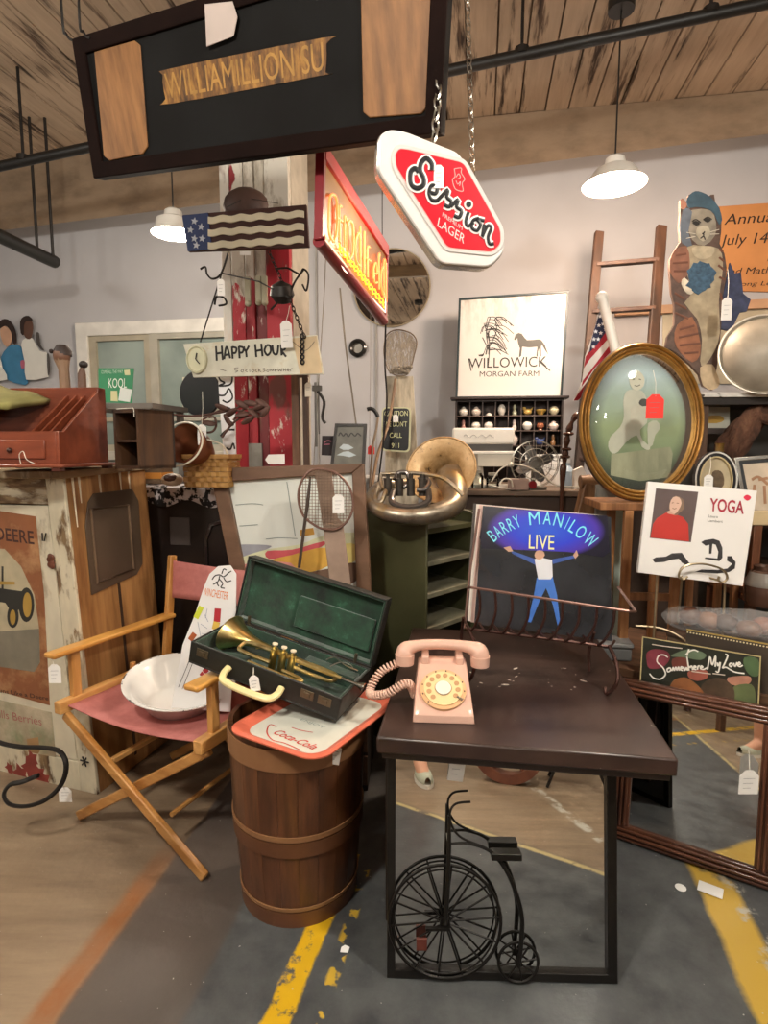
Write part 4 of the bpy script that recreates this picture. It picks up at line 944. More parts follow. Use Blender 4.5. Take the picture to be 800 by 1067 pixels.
B().box(ex[2], ex[3]+.02, -.012, .0, 0, zt(462)).put('bare_strip', mat('7f7c74', .7), t)
B().box(ex[5]-.03, ex[5], .04, .32, 0, CE).put('side_board', mat('b8b2a4', .7, var=.2), t)
# dark knob of wood on top of the flag board
c = P(256, 214, 2.78); g = B(); g.ball((0, 0, 0), .105, sy=.5, sz=.75); g.put('wooden_knob_carving', mat('4a3630', .6, var=.3), M=MX.Translation(c), label='round dark carving peeking over the wooden flag board', cat='carving')
# ============================================================ FLAG BOARD
pl = Plane(P(255, 240, 2.70), ROOM+3, 0)
t = thing('wooden_flag', 'rustic wooden flag board with wavy cream stripes hung on the post', 'flag', pl.M)
DKW = mat('40231e', .6, var=.2)
fill(pl, t, [[(190, 224), (319, 213), (322, 257), (196, 262)]], DKW, 'backing', -.02, 0, bevel=.002)
BL = mat('34436f', .6, var=.15)
fill(pl, t, [[(190, 225), (217, 222), (221, 260), (196, 262)]], BL, 'blue_field', 0, .004)
CRW = mat('ddd6bd', .6, var=.08, s=14)
for i in range(3):
    g = []; y0 = 226+i*13.3
    top = [(217+k*2.5, y0+i*.0-k*.155+.9*math.sin(k*.8)) for k in range(41)]; bot = [(x, y+7.2) for x, y in top[::-1]]
    fill(pl, t, [top+bot], CRW, 'cream_stripe', 0, .006, bevel=.001)
for sx_, sy_ in ((203, 231), (210, 237), (203, 249), (211, 249), (205, 256), (199, 240)):
    q = pl.loc(sx_, sy_); B().prism([(q[0]+(.017 if i % 2 == 0 else .0075)*math.sin(2*PI*i/10+.2), q[1]+(.017 if i % 2 == 0 else .0075)*math.cos(2*PI*i/10+.2)) for i in range(10)], .004, .0065).put('star', mat('c9d0dc', .6, var=0), t)
B().tube([inv(t, P(236, 216, 2.7)), inv(t, P(256, 206, 2.74)), inv(t, P(290, 212, 2.7))], .0015, 5).put('hanging_wire', IRON, t)
fill(pl, t, [[(250, 262), (261, 262), (261, 266), (250, 266)]], PAPER, 'price_sticker', .0, .003)
# ============================================================ HAPPY HOUR SIGN
pl = Plane(P(262, 372, 2.62), ROOM, 0)
def c3(x, y): return (180+x*170/800, 240+y*160/753)
t = thing('happy_hour_sign', 'cream plank sign with a small clock face hanging on the red post', 'sign', pl.M)
fill(pl, t, [[c3(50, 558), c3(590, 520), c3(705, 512), c3(738, 705), c3(100, 722)]], peel('d9d7c6', 'bfae8c', .63, 5, (1, 1, 1), .6, .06), 'plank', -.014, 0, bevel=.002)
fill(pl, t, [[c3(585, 530), c3(705, 518), c3(732, 700), c3(625, 705)]], mat('cdb691', .6, var=.12), 'bare_end', 0, .0015)
q = pl.loc(*c3(122, 635)); r = abs(pl.loc(*c3(172, 635))[0]-q[0])
g = B(); g.lathe([(1e-4, .012), (r*.82, .012), (r*.9, .018), (r, .014), (r, 0), (1e-4, 0)], 36, (q[0], q[1], 0), sy=1.25); ck = g.put('clock_face', mat('d3d2b4', .4, var=.03), t)
g = B(); g.stroke([q, pl.loc(*c3(128, 605))], .007, .02, .001); g.stroke([q, pl.loc(*c3(142, 658))], .005, .02, .001); g.put('clock_hands', INK, ck)
def L_(lst): return [[c3(*p) for p in s_] for s_ in lst]
pen(pl, t, L_([[(212, 568), (216, 640)], [(240, 566), (245, 636)], [(214, 605), (243, 600)], [(252, 632), (264, 570), (282, 628)], [(256, 612), (278, 608)], [(290, 570), (294, 630)], [(290, 572), (312, 578), (308, 600), (292, 602)], [(324, 568), (328, 628)], [(324, 570), (346, 576), (342, 598), (326, 600)], [(348, 570), (358, 592), (374, 566)], [(359, 592), (362, 622)],
             [(404, 558), (410, 622)], [(434, 556), (440, 618)], [(406, 592), (438, 586)], [(458, 566), (450, 590), (464, 612), (480, 594), (476, 566), (460, 564)], [(488, 564), (494, 602), (512, 606), (518, 562)], [(530, 560), (534, 614)], [(530, 562), (552, 566), (548, 584), (534, 590), (556, 620)]]), .0095, INK, 'lettering', .001)
pen(pl, t, L_([[(322, 674), (304, 676), (306, 686), (320, 690), (306, 698)], [(340, 684), (334, 690), (342, 696), (348, 686), (340, 682)], [(366, 682), (356, 688), (366, 696)], [(376, 678), (378, 696)], [(392, 684), (386, 690), (394, 696), (398, 686), (392, 682)], [(412, 682), (404, 688), (414, 695)], [(420, 678), (422, 694)], [(430, 682), (422, 688), (434, 694)], [(452, 676), (440, 680), (454, 688), (442, 694)], [(464, 684), (460, 690), (468, 694), (472, 684), (464, 682)], [(478, 692), (480, 680), (486, 690), (492, 680), (494, 692)], [(500, 688), (510, 684), (504, 680), (500, 688), (508, 694)],
             [(516, 678), (520, 692), (526, 682), (532, 692), (536, 676)], [(542, 676), (544, 692)], [(552, 676), (554, 692)], [(542, 684), (554, 683)], [(562, 686), (572, 683), (564, 678), (560, 686), (572, 692)], [(578, 692), (578, 680), (588, 678)]]), .0028, mat('6b6258', .7, var=0), 'small_lettering', .001)
pen(pl, t, L_([[(232, 682), (262, 690)], [(588, 545), (650, 590), (695, 545)]]), .003, mat('6b6258', .7, var=0), 'pencil_curve', .002)
a = inv(t, P(*c3(272, 105), 2.66)); b1 = pl.loc(*c3(135, 548)); b2 = pl.loc(*c3(648, 505))
mid = inv(t, P(*c3(240, 210), 2.60)); m2 = inv(t, P(*c3(570, 330), 2.60))
g = B(); g.tube([a, mid, V((b1[0], b1[1], .0))], .0035, 6); g.put('hanging_wire', IRON, t)
chain(t, m2, (b2[0], b2[1]-.02, .004), .02, .0025, IRON); chain(t, inv(t, P(*c3(470, 100), 2.66)), m2, .02, .0022, IRON)
q = pl.loc(*c3(636, 505)); g = B()
for i in range(6): g.tube([(q[0]+.008*math.cos(k*PI/4), q[1]-.014-.022*i+.01*math.sin(k*PI/4), .008) for k in range(8)], .004, 5, True)
g.put('hanging_chain_end', IRON, t)
B().tube([mid, inv(t, P(*c3(420, 250), 2.60)), m2], .003, 6).put('cross_wire', IRON, t)
price_tag(*c3(557, 510), 2.56, 'large white price tag covering the last letters of the cream plank sign', top=P(*c3(572, 370), 2.58), w=.05, h=.115, roll=2)
price_tag(*c3(236, 280), 2.58, 'white tag wired to the left side of the red post', top=P(*c3(240, 225), 2.6), w=.032, h=.07)
# iron scroll brackets over the sign
def ironwork(pxs, Y, name, label, r=.0045):
    g = B()
    for s_ in pxs: g.tube(smooth_path([P(*c3(*p), Y) for p in s_], 6), r, 6)
    return g.put(name, IRON, label=label, cat='ironwork')
ironwork([[(135, 190), (160, 180), (168, 215), (195, 238), (235, 215), (270, 120)], [(205, 365), (215, 325), (250, 330), (262, 360), (225, 370)]], 2.63, 'iron_hook', 'curled black iron hook on the window side of the red post')
ironwork([[(505, 190), (560, 185), (600, 205), (625, 215), (640, 190), (665, 220), (655, 295), (635, 265)], [(575, 310), (600, 250), (640, 195)], [(510, 300), (560, 290), (570, 320), (520, 350), (480, 390)]], 2.63, 'iron_hook', 'curled black iron hook bracket over the chained end of the cream plank sign')
g = B()
q = P(*c3(535, 305), 2.64); g.lathe([(.001, .05), (.045, .03), (.055, -.01), (.03, -.045), (.001, -.05)], 12); g.put('iron_bell', IRON, M=MX.Translation(q) @ MX.Rotation(R(20), 4, 'X'), label='small dark iron bell shape hung on the red post', cat='bell')
for dx, dy, nm in ((368, 305, 'middle'), (420, 300, 'next'), (450, 300, 'right')):
    q = P(*c3(dx, dy), 2.84); g = B(); g.box(-.013, .013, -.01, .01, -.05, .07); g.ball((0, 0, -.05), .016); g.put('wooden_clothespin', mat('a09a84', .7, var=.1), M=MX.Translation(q), label={'middle': 'grey wooden peg on the red post nearest the window side', 'next': 'grey wooden peg in the middle of three on the red post', 'right': 'grey wooden peg on the red post nearest the iron bell'}[nm], cat='peg', group='grey pegs on the post')
# vine banner
pl = Plane(P(236, 430, 2.70), ROOM, 0)
def c4(x, y): return (180+x*120/800, 360+y*160/1067)
t = thing('vine_banner', 'narrow white strip painted with a black leafy vine beside the red post', 'banner', pl.M)
fill(pl, t, [[(226, 376), (243, 376), (246, 487), (234, 487), (230, 440)]], mat('e6e6e8', .6, var=.02), 'strip', -.006, 0)
pen(pl, t, [[c4(*p) for p in s_] for s_ in ([(370, 130), (390, 190), (340, 170), (310, 190), (330, 240), (360, 260), (320, 280), (400, 270), (410, 200), (370, 150)], [(310, 345), (360, 345), (390, 300), (415, 360), (380, 395), (345, 380)], [(340, 420), (400, 440), (350, 455)], [(330, 630), (370, 590), (430, 585)], [(370, 710), (400, 720), (420, 680), (430, 720)], [(370, 510), (420, 545), (400, 560)])], .008, INK, 'vine_picture')
# rusty flower-and-vine wire sculpture in front of the post
def vine(polys, Y, r, m, name, label, cat, taper=True):
    g = B()
    for s_ in polys: g.tube(smooth_path([P(*c4(*p[:2]), Y+(p[2] if len(p) > 2 else 0)) for p in s_], 6), r, 6)
    return g.put(name, m, label=label, cat=cat)
RUST = mat('5b4038', .6, .3, var=.3, s=20)
t = thing('metal_flower_spray', 'rusty metal leaf and flower spray reaching across the red post', 'ornament')
g = B()
for s_ in ([(0, 480), (150, 490), (300, 470), (440, 450), (560, 480)], [(200, 520), (320, 455), (430, 440), (520, 400), (650, 440)], [(230, 540), (200, 560), (215, 600), (270, 600), (300, 560), (290, 500), (250, 500)], [(340, 640), (400, 560), (480, 500), (600, 500)], [(420, 520), (500, 440), (620, 470)]):
    g.tube(smooth_path([P(*c4(*p), 2.5) for p in s_], 6), .005, 6)
g.put('stems', RUST, t)
for k, (x, y, a) in enumerate(((340, 430, 20), (400, 470, -30), (480, 410, 30), (540, 400, 10), (600, 430, -20), (640, 460, -50), (480, 480, -10), (560, 470, 40), (250, 540, 10), (380, 520, 60), (520, 520, -30), (620, 400, 30))):
    q = P(*c4(x, y), 2.49); M_ = MX.Translation(q) @ MX.Rotation(R(a), 4, 'Y') @ MX.Rotation(R(random.uniform(-40, 40)), 4, 'X')
    B().t(M_).ball((0, 0, 0), .032, sx=1, sy=.2, sz=.42, seg=10).put('leaf', RUST, t)
price_tag(*c4(203, 620), 2.44, 'long white price tag hanging over the copper coloured scoop', top=P(*c4(205, 320), 2.46), w=.038, h=.085)
# dark disc on cream mount
pl = Plane(P(210, 412, 3.3), ROOM, 0)
t = thing('black_disc', 'round black disc on a cream mount against the window', 'disc', pl.M)
fill(pl, t, [[(190, 393), (229, 393), (229, 432), (212, 432), (190, 428)]], mat('cdc8b5', .6), 'mount', -.02, 0)
q = pl.loc(209, 410); g = B(); g.lathe([(1e-4, .012), (.12, .012), (.125, .004), (.125, 0)], 40, (q[0], q[1], 0), sy=1.05); g.put('disc', mat('1d1c20', .35, var=.1), t)
# scoop / funnel with cream rings
q = P(206, 468, 2.5)
t = thing('copper_scoop', 'copper brown cone scoop with pale wire rings on the basket', 'scoop', MX.Translation(q) @ MX.Rotation(R(-25), 4, 'Z') @ MX.Rotation(R(72), 4, 'X'))
g = B(); g.lathe([(.085, .09), (.07, .0), (.03, -.07), (.001, -.075)], 28, sx=1.1); g.put('cone', mat('7d4a30', .4, .5, var=.2), t, solid=.003)
g = B(); g.tube([(.115*math.cos(2*PI*i/40), .095*math.sin(2*PI*i/40)-.01, .10) for i in range(40)], .004, 6, True); g.tube(smooth_path([(.07, .03, .05), (.12, .02, -.02), (.12, -.05, -.08)], 6), .004, 6); g.put('wire_ring', mat('d9d2c0', .4), t)
# woven basket
q = P(222, 508, 2.55)
t = thing('splint_basket', 'small woven splint basket behind the framed watercolour', 'basket', MX.Translation((q.x, q.y, 1.235)) @ MX.Rotation(R(-8), 4, 'Z'))
BW = wood('8a5e2c', 'c59a58', 'x', .6, s=6, st=6); bw_, bd_, bh_ = .20, .14, .13
g = B()
for r_ in range(6):
    z = .004+r_*bh_/6; pts = []
    for i in range(44):
        k = i/44*4; s_ = int(k); f_ = k-s_; e = .004*(1 if (i+r_) % 2 else -1)
        c_ = [(-bw_/2+f_*bw_, -bd_/2-e), (bw_/2+e, -bd_/2+f_*bd_), (bw_/2-f_*bw_, bd_/2+e), (-bw_/2-e, bd_/2-f_*bd_)][s_]
        pts.append(c_)
    inn = [(x*.95, y*.95) for x, y in pts]; g.ring(pts, inn, z, z+bh_/6-.002)
g.put('weave', BW, t)
g = B()
g.ring(rrect(-bw_/2-.008, -bd_/2-.008, bw_/2+.008, bd_/2+.008, .01), rrect(-bw_/2+.004, -bd_/2+.004, bw_/2-.004, bd_/2-.004, .01), bh_-.006, bh_+.012); g.put('rim', BW, t)
B().box(-bw_/2+.005, bw_/2-.005, -bd_/2+.005, bd_/2-.005, 0, .006).put('bottom', BW, t)
# black console behind, with patterned cloth
q = P(200, 560, 2.55)
t = thing('black_cabinet', 'low black cabinet with an arched panel behind the folding chair', 'cabinet', MX.Translation((q.x-.27, q.y+.17, 0)) @ RM); BCB = t.matrix_world.copy()
BKC = mat('1d1614', .35, var=.2, coat=.2)
B().box(0, .66, 0, .22, .02, 1.205).put('body', BKC, t, bevel=.006); B().box(-.01, .67, -.015, .23, 1.205, 1.225).put('cabinet_top', BKC, t, bevel=.004)
g = B(); g.tube([(.30, -.004, .7), (.30, -.004, .98), (.33, -.004, 1.05), (.40, -.004, 1.07), (.47, -.004, 1.05), (.5, -.004, .98), (.5, -.004, .7)], .012, 8); g.put('arched_moulding', mat('2c2422', .25, var=.1, coat=.5), t)
B().box(.12, .22, -.004, 0, .95, 1.08).put('pale_patch', mat('4b4340', .5), t)
m, nt, b = nodes('black_white_lace'); n = noise(nt, s=26, d=3, w=.6)
nt.links.new(ramp(nt, n, [(.46, lin('191617')), (.5, lin('c9c4c6'))]), b.inputs['Base Color']); b.inputs['Roughness'].default_value = .9
g = B()
def cl_(i, j):
    x = -.02+.69*i; k = j*.22
    if k < .05: return (x, -.018, 1.185-(.05-k)*(1.2+.7*math.sin(9*i)**2)+.04)
    return (x, -.018+(k-.05)*1.4, 1.229+.003*math.sin(20*i+9*j))
g.grid(cl_, 40, 14); g.put('patterned_cloth', m, M=BCB, label='black and white patterned cloth draped over the low black cabinet', cat='cloth', solid=.003)
# box and ornament on the cloth
q = P(165, 505, 2.85)
t = thing('storage_box', 'brown box with an orange band below the window', 'box', MX.Translation((q.x, q.y, 1.232)) @ RM)
B().box(-.09, .05, -.05, .05, 0, .15).put('box_body', mat('5e4a36', .7, var=.2), t); B().box(-.092, .052, -.052, .052, .025, .055).put('orange_band', mat('b8792a', .6), t)
q = P(180, 512, 2.62)
t = thing('painted_shell', 'small white and brown painted shell on the patterned cloth', 'ornament', MX.Translation((q.x, q.y, 1.232+.03)))
B().ball((0, 0, 0), .05, sy=.8, sz=.6).put('shell', mat('d3c8b8', .4), t); B().ball((0, -.012, .006), .036, sy=.9, sz=.6).put('brown_patch', mat('4d2f24', .4), t)
# cardboard cutouts on the back wall, left
pl = Plane(uv(0, V1-.02), ROOM)
def c6(x, y): return (x*120/800, 300+y*140/933)
def cutout(name, label, parts, Mz=0):
    t = thing(name, label, 'cutout', pl.M)
    for nm, m_, polys, z0, z1 in parts: fill(pl, t, [[c6(*p) for p in q] for q in polys], m_, nm, z0+Mz, z1+Mz, rnd=2)
    return t
SK = mat('c29a80', .7, var=.1); SKD = mat('5a3d30', .6, var=.15); HR = mat('2e1f1b', .8, var=.1); BLU = mat('3f7ea6', .7, var=.15); WHT = mat('dcdcd6', .7, var=.05)
cutout('cardboard_cutout', 'cardboard cutout of a person in a blue shirt on the back wall', [
    ('blue_shirt', BLU, [[(10, 480), (60, 410), (110, 395), (160, 420), (185, 520), (195, 660), (150, 670), (60, 640), (20, 560)]], 0, .006),
    ('face', SK, [[(5, 300), (30, 265), (75, 290), (90, 330), (80, 385), (50, 410), (20, 370)]], .006, .008),
    ('hair', HR, [[(-5, 260), (20, 222), (60, 220), (95, 255), (118, 320), (122, 385), (100, 390), (92, 330), (70, 285), (40, 262), (0, 290)]], .008, .012),
    ('red_badge', mat('b5627a', .6), [[(148, 510), (175, 505), (180, 550), (155, 560)]], .006, .009)])
cutout('cardboard_cutout', 'cardboard cutout of a person in white holding a long object', [
    ('white_clothes', WHT, [[(165, 400), (190, 355), (240, 355), (290, 440), (330, 450), (350, 480), (355, 600), (330, 625), (200, 640), (190, 520)]], 0, .006),
    ('face', SKD, [[(185, 240), (210, 222), (240, 235), (248, 290), (235, 350), (210, 360), (185, 330)]], .006, .008),
    ('hair', HR, [[(160, 240), (185, 205), (220, 200), (245, 225), (235, 235), (200, 235), (185, 270), (185, 330), (165, 320)]], .008, .011),
    ('held_object', mat('4a4644', .5), [[(270, 320), (288, 318), (300, 400), (322, 430), (318, 440), (292, 420), (272, 380)], [(345, 465), (358, 470), (365, 560), (360, 605), (350, 600)]], .006, .010)], .02)
cutout('cardboard_cutout', 'cardboard cutout edge of a person in white, partly out of view', [('white_clothes', WHT, [[(-90, 450), (5, 455), (40, 560), (70, 640), (-90, 640)]], 0, .006), ('face', SK, [[(-60, 330), (-10, 330), (0, 400), (-30, 450), (-60, 420)]], .006, .009)], .03)
# carved mask heads standing behind the rack
q = P(66, 400, 2.35)
t = thing('carved_figure', 'small carved wooden head rising behind the red letter rack', 'carving', MX.Translation((q.x, q.y, z0)))
zz = P(66, 374, 2.35).z-z0
g = B(); g.tube([(0.01, 0, 0), (.005, 0, zz-.04), (0, 0, zz)], [.022, .02, .03], 10); g.put('neck', mat('8a6f58', .6, var=.15), t)
g = B(); g.ball((0, 0, zz+.012), .032, sz=1.25); g.put('head', mat('6b4a38', .5, var=.2), t)
g = B(); g.lathe([(.001, .045), (.02, .042), (.034, .02), (.034, 0)], 14, (0.002, .004, zz+.012)); g.ball((-.04, 0, zz+.03), .009); g.put('dark_hair', mat('2a1c18', .6), t)
q = P(87, 400, 2.36)
t = thing('carved_figure', 'tiny dark carved bird head behind the rear corner of the letter rack', 'carving', MX.Translation((q.x, q.y, z0)))
zz = P(87, 382, 2.36).z-z0
g = B(); g.tube([(-.01, 0, 0), (-.005, 0, zz-.03), (0, 0, zz)], [.022, .016, .007], 8); g.put('neck', mat('5b3f30', .6), t); B().ball((.004, 0, zz+.008), .015, sx=1.2).put('head', mat('221a18', .5), t)
# green poster propped at the window
pl = Plane(P(122, 405, 2.9), ROOM, 4)
t = thing('green_advertising_card', 'green and white advertising card propped before the window', 'card', pl.M)
def c7(x, y): return (x*200/762, 360+y*280/1067)
fill(pl, t, [[c7(390, 90), c7(530, 90), c7(522, 230), c7(392, 225)]], mat('2f8a5c', .5, var=.06), 'card', -.004, 0)
pxtext(pl, 'KOOL', c7(430, 168), c7(503, 168), 10, mat('eef3ea', .5, var=0), t, .001)
pxtext(pl, 'COME ALL THE WAY', c7(402, 112), c7(488, 110), 3.5, mat('cfe5d2', .5, var=0), t, .001)
fill(pl, t, [[c7(478, 165), c7(525, 175), c7(515, 225), c7(470, 218)]], mat('e3e9e4', .5, var=.02), 'pack_picture', 0, .0012)
fill(pl, t, [[c7(440, 180), c7(465, 180), c7(468, 222), c7(440, 220)]], mat('d6d2a2', .5, var=.05), 'hand_picture', 0, .001); fill(pl, t, [[c7(492, 98), c7(515, 96), c7(517, 118), c7(496, 118)]], mat('d6d2a2', .5, var=.05), 'corner_mark', 0, .001)
B().box(-.08, .1, -.2, -.085, -.05, -.02) if False else None
# stand for the card so that it does not float
w3 = pl.M @ V((*pl.loc(*c7(455, 228)), 0))
t = thing('window_ledge_table', 'narrow grey side table under the window', 'table', MX.Translation((w3.x, w3.y+.03, 0)) @ RM)
zt_ = w3.z
B().box(-.22, .22, -.05, .3, zt_-.03, zt_-.004).put('table_top', mat('77716a', .6), t)
for x in (-.2, .17):
    for y in (-.04, .26): B().box(x, x+.03, y, y+.03, 0, zt_-.03).put('leg', mat('77716a', .6), t)
# ============================================================ CENTRE: round mirror, net, grey board, caution sign
pl = Plane(uv(0, V1-.012), ROOM)
q = pl.loc(408, 300)
t = thing('round_mirror', 'round frameless mirror on the back wall behind the neon sign', 'mirror', pl.M)
r = abs(pl.loc(448, 300)[0]-q[0]); B().prism(ell(*q, r, r*.98, 48), -.008, .0).put('mirror_glass', MIR, t, bevel=.002)
g = B(); g.tube([(q[0]+r*math.cos(2*PI*i/48), q[1]+r*.98*math.sin(2*PI*i/48), 0) for i in range(48)], .005, 6, True); g.put('rim', mat('a89a80', .4, .5), t)
pl = Plane(P(418, 440, 3.3), ROOM, 1)
def c5(x, y): return (320+x*140/800, 240+y*180/1029)
t = thing('grey_board', 'tall weathered grey board behind the black caution sign', 'board', pl.M)
w3 = pl.M @ V((*pl.loc(418, 500), 0)); bz = -w3.z
fill(pl, t, [[(402, 392), (430, 392), (436, 500), (432, 640), (398, 640), (401, 500)]], peel('cfc4ae', '8d8474', .5, 4, (3, .6, 1), .7, .08), 'plank', -.02, 0)
t = thing('landing_net', 'wire hoop fishing net hanging over the pale board', 'net', pl.M)
g = B(); g.tube([(p.x, p.y, .03) for p in smooth_path(pl.L([c5(540, 600), c5(480, 630), c5(462, 720), c5(475, 800), c5(500, 850), c5(560, 872), c5(610, 850), c5(640, 750), c5(655, 670), c5(620, 620)]), 5, True)], .004, 6, True); g.put('hoop', mat('6d5f4f', .5, .4), t)
nm_, nt, b = nodes('net_mesh'); b.inputs['Base Color'].default_value = lin('a29684'); b.inputs['Roughness'].default_value = .9
n = noise(nt, (2, .5, 1), s=60, d=2); nt.links.new(ramp(nt, n, [(.45, (.25, .25, .25)), (.55, (.75, .75, .75))]), b.inputs['Alpha'])
fill(pl, t, [[c5(540, 606), c5(484, 635), c5(468, 720), c5(480, 800), c5(505, 845), c5(560, 865), c5(608, 845), c5(634, 750), c5(648, 672), c5(616, 625)]], nm_, 'netting', .01, .028, rnd=3)
g = B()
for i in range(30):
    a = random.uniform(0, 1); q = pl.loc(*c5(500+a*125, 830+random.uniform(-14, 26)-10*abs(a-.5))); g.ball((q[0], q[1], .03), random.uniform(.006, .012), seg=6)
g.put('gathered_net', mat('7a7164', .9, var=.2, s=30), t)
B().tube(smooth_path([P(412, 395, 3.25), P(405, 440, 3.15), P(392, 480, 3.0), P(384, 540, 2.9)], 6), .008, 8).put('net_handle', wood('6d5440', '8f7356', 'z', .6), label='thin wooden net handle slanting down beside the caution sign', cat='handle')
pl = Plane(P(412, 447, 3.2), ROOM-2, 0)
def c9(x, y): return (330+x*110/800, 420+y*120/873)
t = thing('caution_sign', 'black metal sign with cream border and caution lettering', 'sign', pl.M)
o = pl.L([c9(492, 30), c9(716, 30), c9(706, 375), c9(485, 362)]); o = round_poly(o, .03)
B().prism(o, -.004, 0).put('border', mat('c9c9a4', .5, var=.05), t); B().prism(shrink(round_poly(pl.L([c9(492, 30), c9(716, 30), c9(706, 375), c9(485, 362)]), .03), .0) if False else round_poly(pl.L([c9(504, 40), c9(703, 40), c9(694, 363), c9(498, 350)]), .025), 0, .001).put('plate', mat('141619', .4, var=.05), t)
YL = mat('d9d9a6', .5, var=0)
pxtext(pl, 'CAUTION', c9(512, 98), c9(690, 96), 5.2, YL, t, .002); pxtext(pl, "WE DON'T", c9(512, 178), c9(684, 178), 5.2, YL, t, .002)
pxtext(pl, 'CALL', c9(552, 262), c9(645, 262), 5.2, YL, t, .002); pxtext(pl, '911', c9(567, 340), c9(625, 340), 5.2, YL, t, .002)
price_tag(*c9(598, 115), 3.15, 'tiny white tag on the first word of the caution sign', w=.03, h=.04, top=P(*c9(598, 60), 3.17))
t = thing('porthole', 'small black ring fitting on the pale wall panel', 'fitting', Plane(uv(0, V1-.002), ROOM).M)
pl = Plane(uv(0, V1-.002), ROOM); q = pl.loc(373, 363); g = B(); g.lathe([(.036, .0), (.036, .02), (.05, .03), (.065, .02), (.065, 0)], 30, (q[0], q[1], 0)); g.put('ring', mat('1b1b1c', .3, coat=.4), t)
g = B(); g.prism(ell(*q, .037, .037, 24), 0, .006); g.put('centre', mat('b5b2ac', .3, .8), t)
for k, (pp_, lab, r_) in enumerate((([(340, 240, 3.2), (338, 300, 3.3), (333, 380, 3.4), (327, 480, 3.4), (326, 520, 3.4)], 'pale cord falling from the ceiling beside the cream plank sign', .003),
                   ([(354, 300, 3.6), (360, 360, 3.7), (368, 420, 3.8), (376, 480, 3.8)], 'grey cable slanting over the pale wall panel', .006), ([(386, 320, 3.9), (386, 380, 3.9), (385, 450, 3.9), (384, 500, 3.9)], 'thin straight wire down the pale wall panel', .002))):
    B().tube(smooth_path([P(*p) for p in pp_], 6), r_, 6).put('electric_cable', mat('7d756a', .7), label=lab, cat='cord')
# brown leaning frame and hardware right of the post
t = thing('wooden_rack', 'tall narrow dark brown wooden rack leaning against the red post', 'frame', MX.Translation((P(313, 500, 2.8).x, P(313, 500, 2.8).y, 0)) @ RM)
B().box(-.035, .0, -.012, .012, 0, zt(390)).put('upright', wood('3f2a1c', '6b4a33', 'z', .6), t); B().box(.02, .045, -.012, .012, 0, zt(392)).put('upright', wood('2f2018', '54392a', 'z', .6), t)
for z in (.2, zt(520), zt(393)-.03): B().box(0, .02, -.01, .01, z, z+.03).put('rail', mat('4a3324', .6), t)
t = thing('iron_clamp', 'grey iron clamp with a screw hanging beside the brown frame', 'clamp', MX.Translation(P(329, 430, 2.75)))
g = B(); g.tube([(0, 0, .14), (.0, 0, -.16)], .006, 8); g.tube([(.014, 0, .14), (.014, 0, -.1)], .004, 6); g.box(-.015, .03, -.01, .01, .1, .125); g.put('bar', mat('6d6a66', .4, .7), t)
g = B(); g.tube(smooth_path([(.01, 0, .1), (.04, 0, .05), (.03, 0, -.02), (.045, 0, -.05)], 5), .007, 8); g.put('screw_arm', IRON, t)
price_tag(321, 406, 2.72, 'small buff tag hanging under the end of the cream plank sign', w=.03, h=.065, top=P(321, 393, 2.74), m=mat('c9bfae', .7, var=.02))
t = thing('price_tag', 'white arrow shaped tag laid on the top rail of the watercolour frame', 'price tag', MX.Translation(P(287, 479, 2.5)) @ MX.Rotation(R(90), 4, 'X'), 'price tags tied to the goods')
B().prism([(-.045, 0), (-.03, .022), (.04, .024), (.04, -.02), (-.03, -.02)], 0, .001).put('card', PAPER, t)
# black framed print
pl = Plane(P(362, 462, 2.85), ROOM, 5)
t = thing('framed_print', 'small black framed print with a pale flower behind the watercolour', 'picture', pl.M)
fo = [c9(140, 155), c9(378, 158), c9(372, 440), c9(345, 560), c9(95, 560), c9(100, 450)]; fo = [c9(140, 155), c9(378, 158), c9(358, 560), c9(95, 560)]
o = pl.L(fo); B().ring(o, shrink(o, .014), -.01, .006).put('frame', mat('2b2725', .5), t); B().prism(shrink(o, .01), -.006, 0).put('print', mat('6d6b62', .5, var=.3, s=12), t)
fill(pl, t, [[c9(170, 340), c9(200, 310), c9(240, 315), c9(280, 340), c9(240, 355), c9(200, 355)], [c9(150, 395), c9(200, 370), c9(240, 365), c9(300, 395), c9(250, 410), c9(200, 400)]], mat('b9c4c8', .5, var=.1), 'pale_flower_picture', 0, .001)
pxtext(pl, 'ribcage', c9(165, 258), c9(335, 258), 7, mat('2d2a28', .5, var=0), t, .001) if False else None
pen(pl, t, [[c9(165, 250), c9(180, 225), c9(200, 250), c9(220, 230), c9(240, 255), c9(262, 228), c9(290, 250), c9(310, 230), c9(335, 250)]], .006, mat('2d2a28', .5, var=0), 'dark_script', .001)
pl = Plane(P(341, 465, 3.0), ROOM, 0)
t = thing('small_dark_sign', 'little dark sign with pink marks behind the black framed print', 'sign', pl.M)
fill(pl, t, [[c9(40, 248), c9(130, 248), c9(130, 400), c9(35, 395)]], mat('241a1f', .5), 'plate', -.006, 0); pen(pl, t, [[c9(55, 300), c9(80, 285), c9(110, 290)], [c9(52, 315), c9(100, 312)]], .006, mat('b56a80', .5, var=0), 'pink_marks')
price_tag(*c9(412, 355), 2.95, 'round red tag by the black framed print', w=.035, h=.045, m=mat('e0352a', .6, var=0), top=P(*c9(405, 250), 2.95))
t = thing('walking_cane', 'dark hooked cane with a pale shaft next to the caution sign', 'cane')
g = B(); g.tube(smooth_path([P(*c9(380, 48), 2.95), P(*c9(410, 42), 2.95), P(*c9(440, 60), 2.95), P(*c9(465, 105), 2.95)], 5), .010, 8); g.put('handle', BLACK, t)
g = B(); g.tube([P(*c9(465, 105), 2.95), P(*c9(450, 200), 2.95), P(*c9(425, 310), 2.95), P(381, 560, 2.95)], .006, 8); g.put('shaft', mat('8d7a66', .5), t)
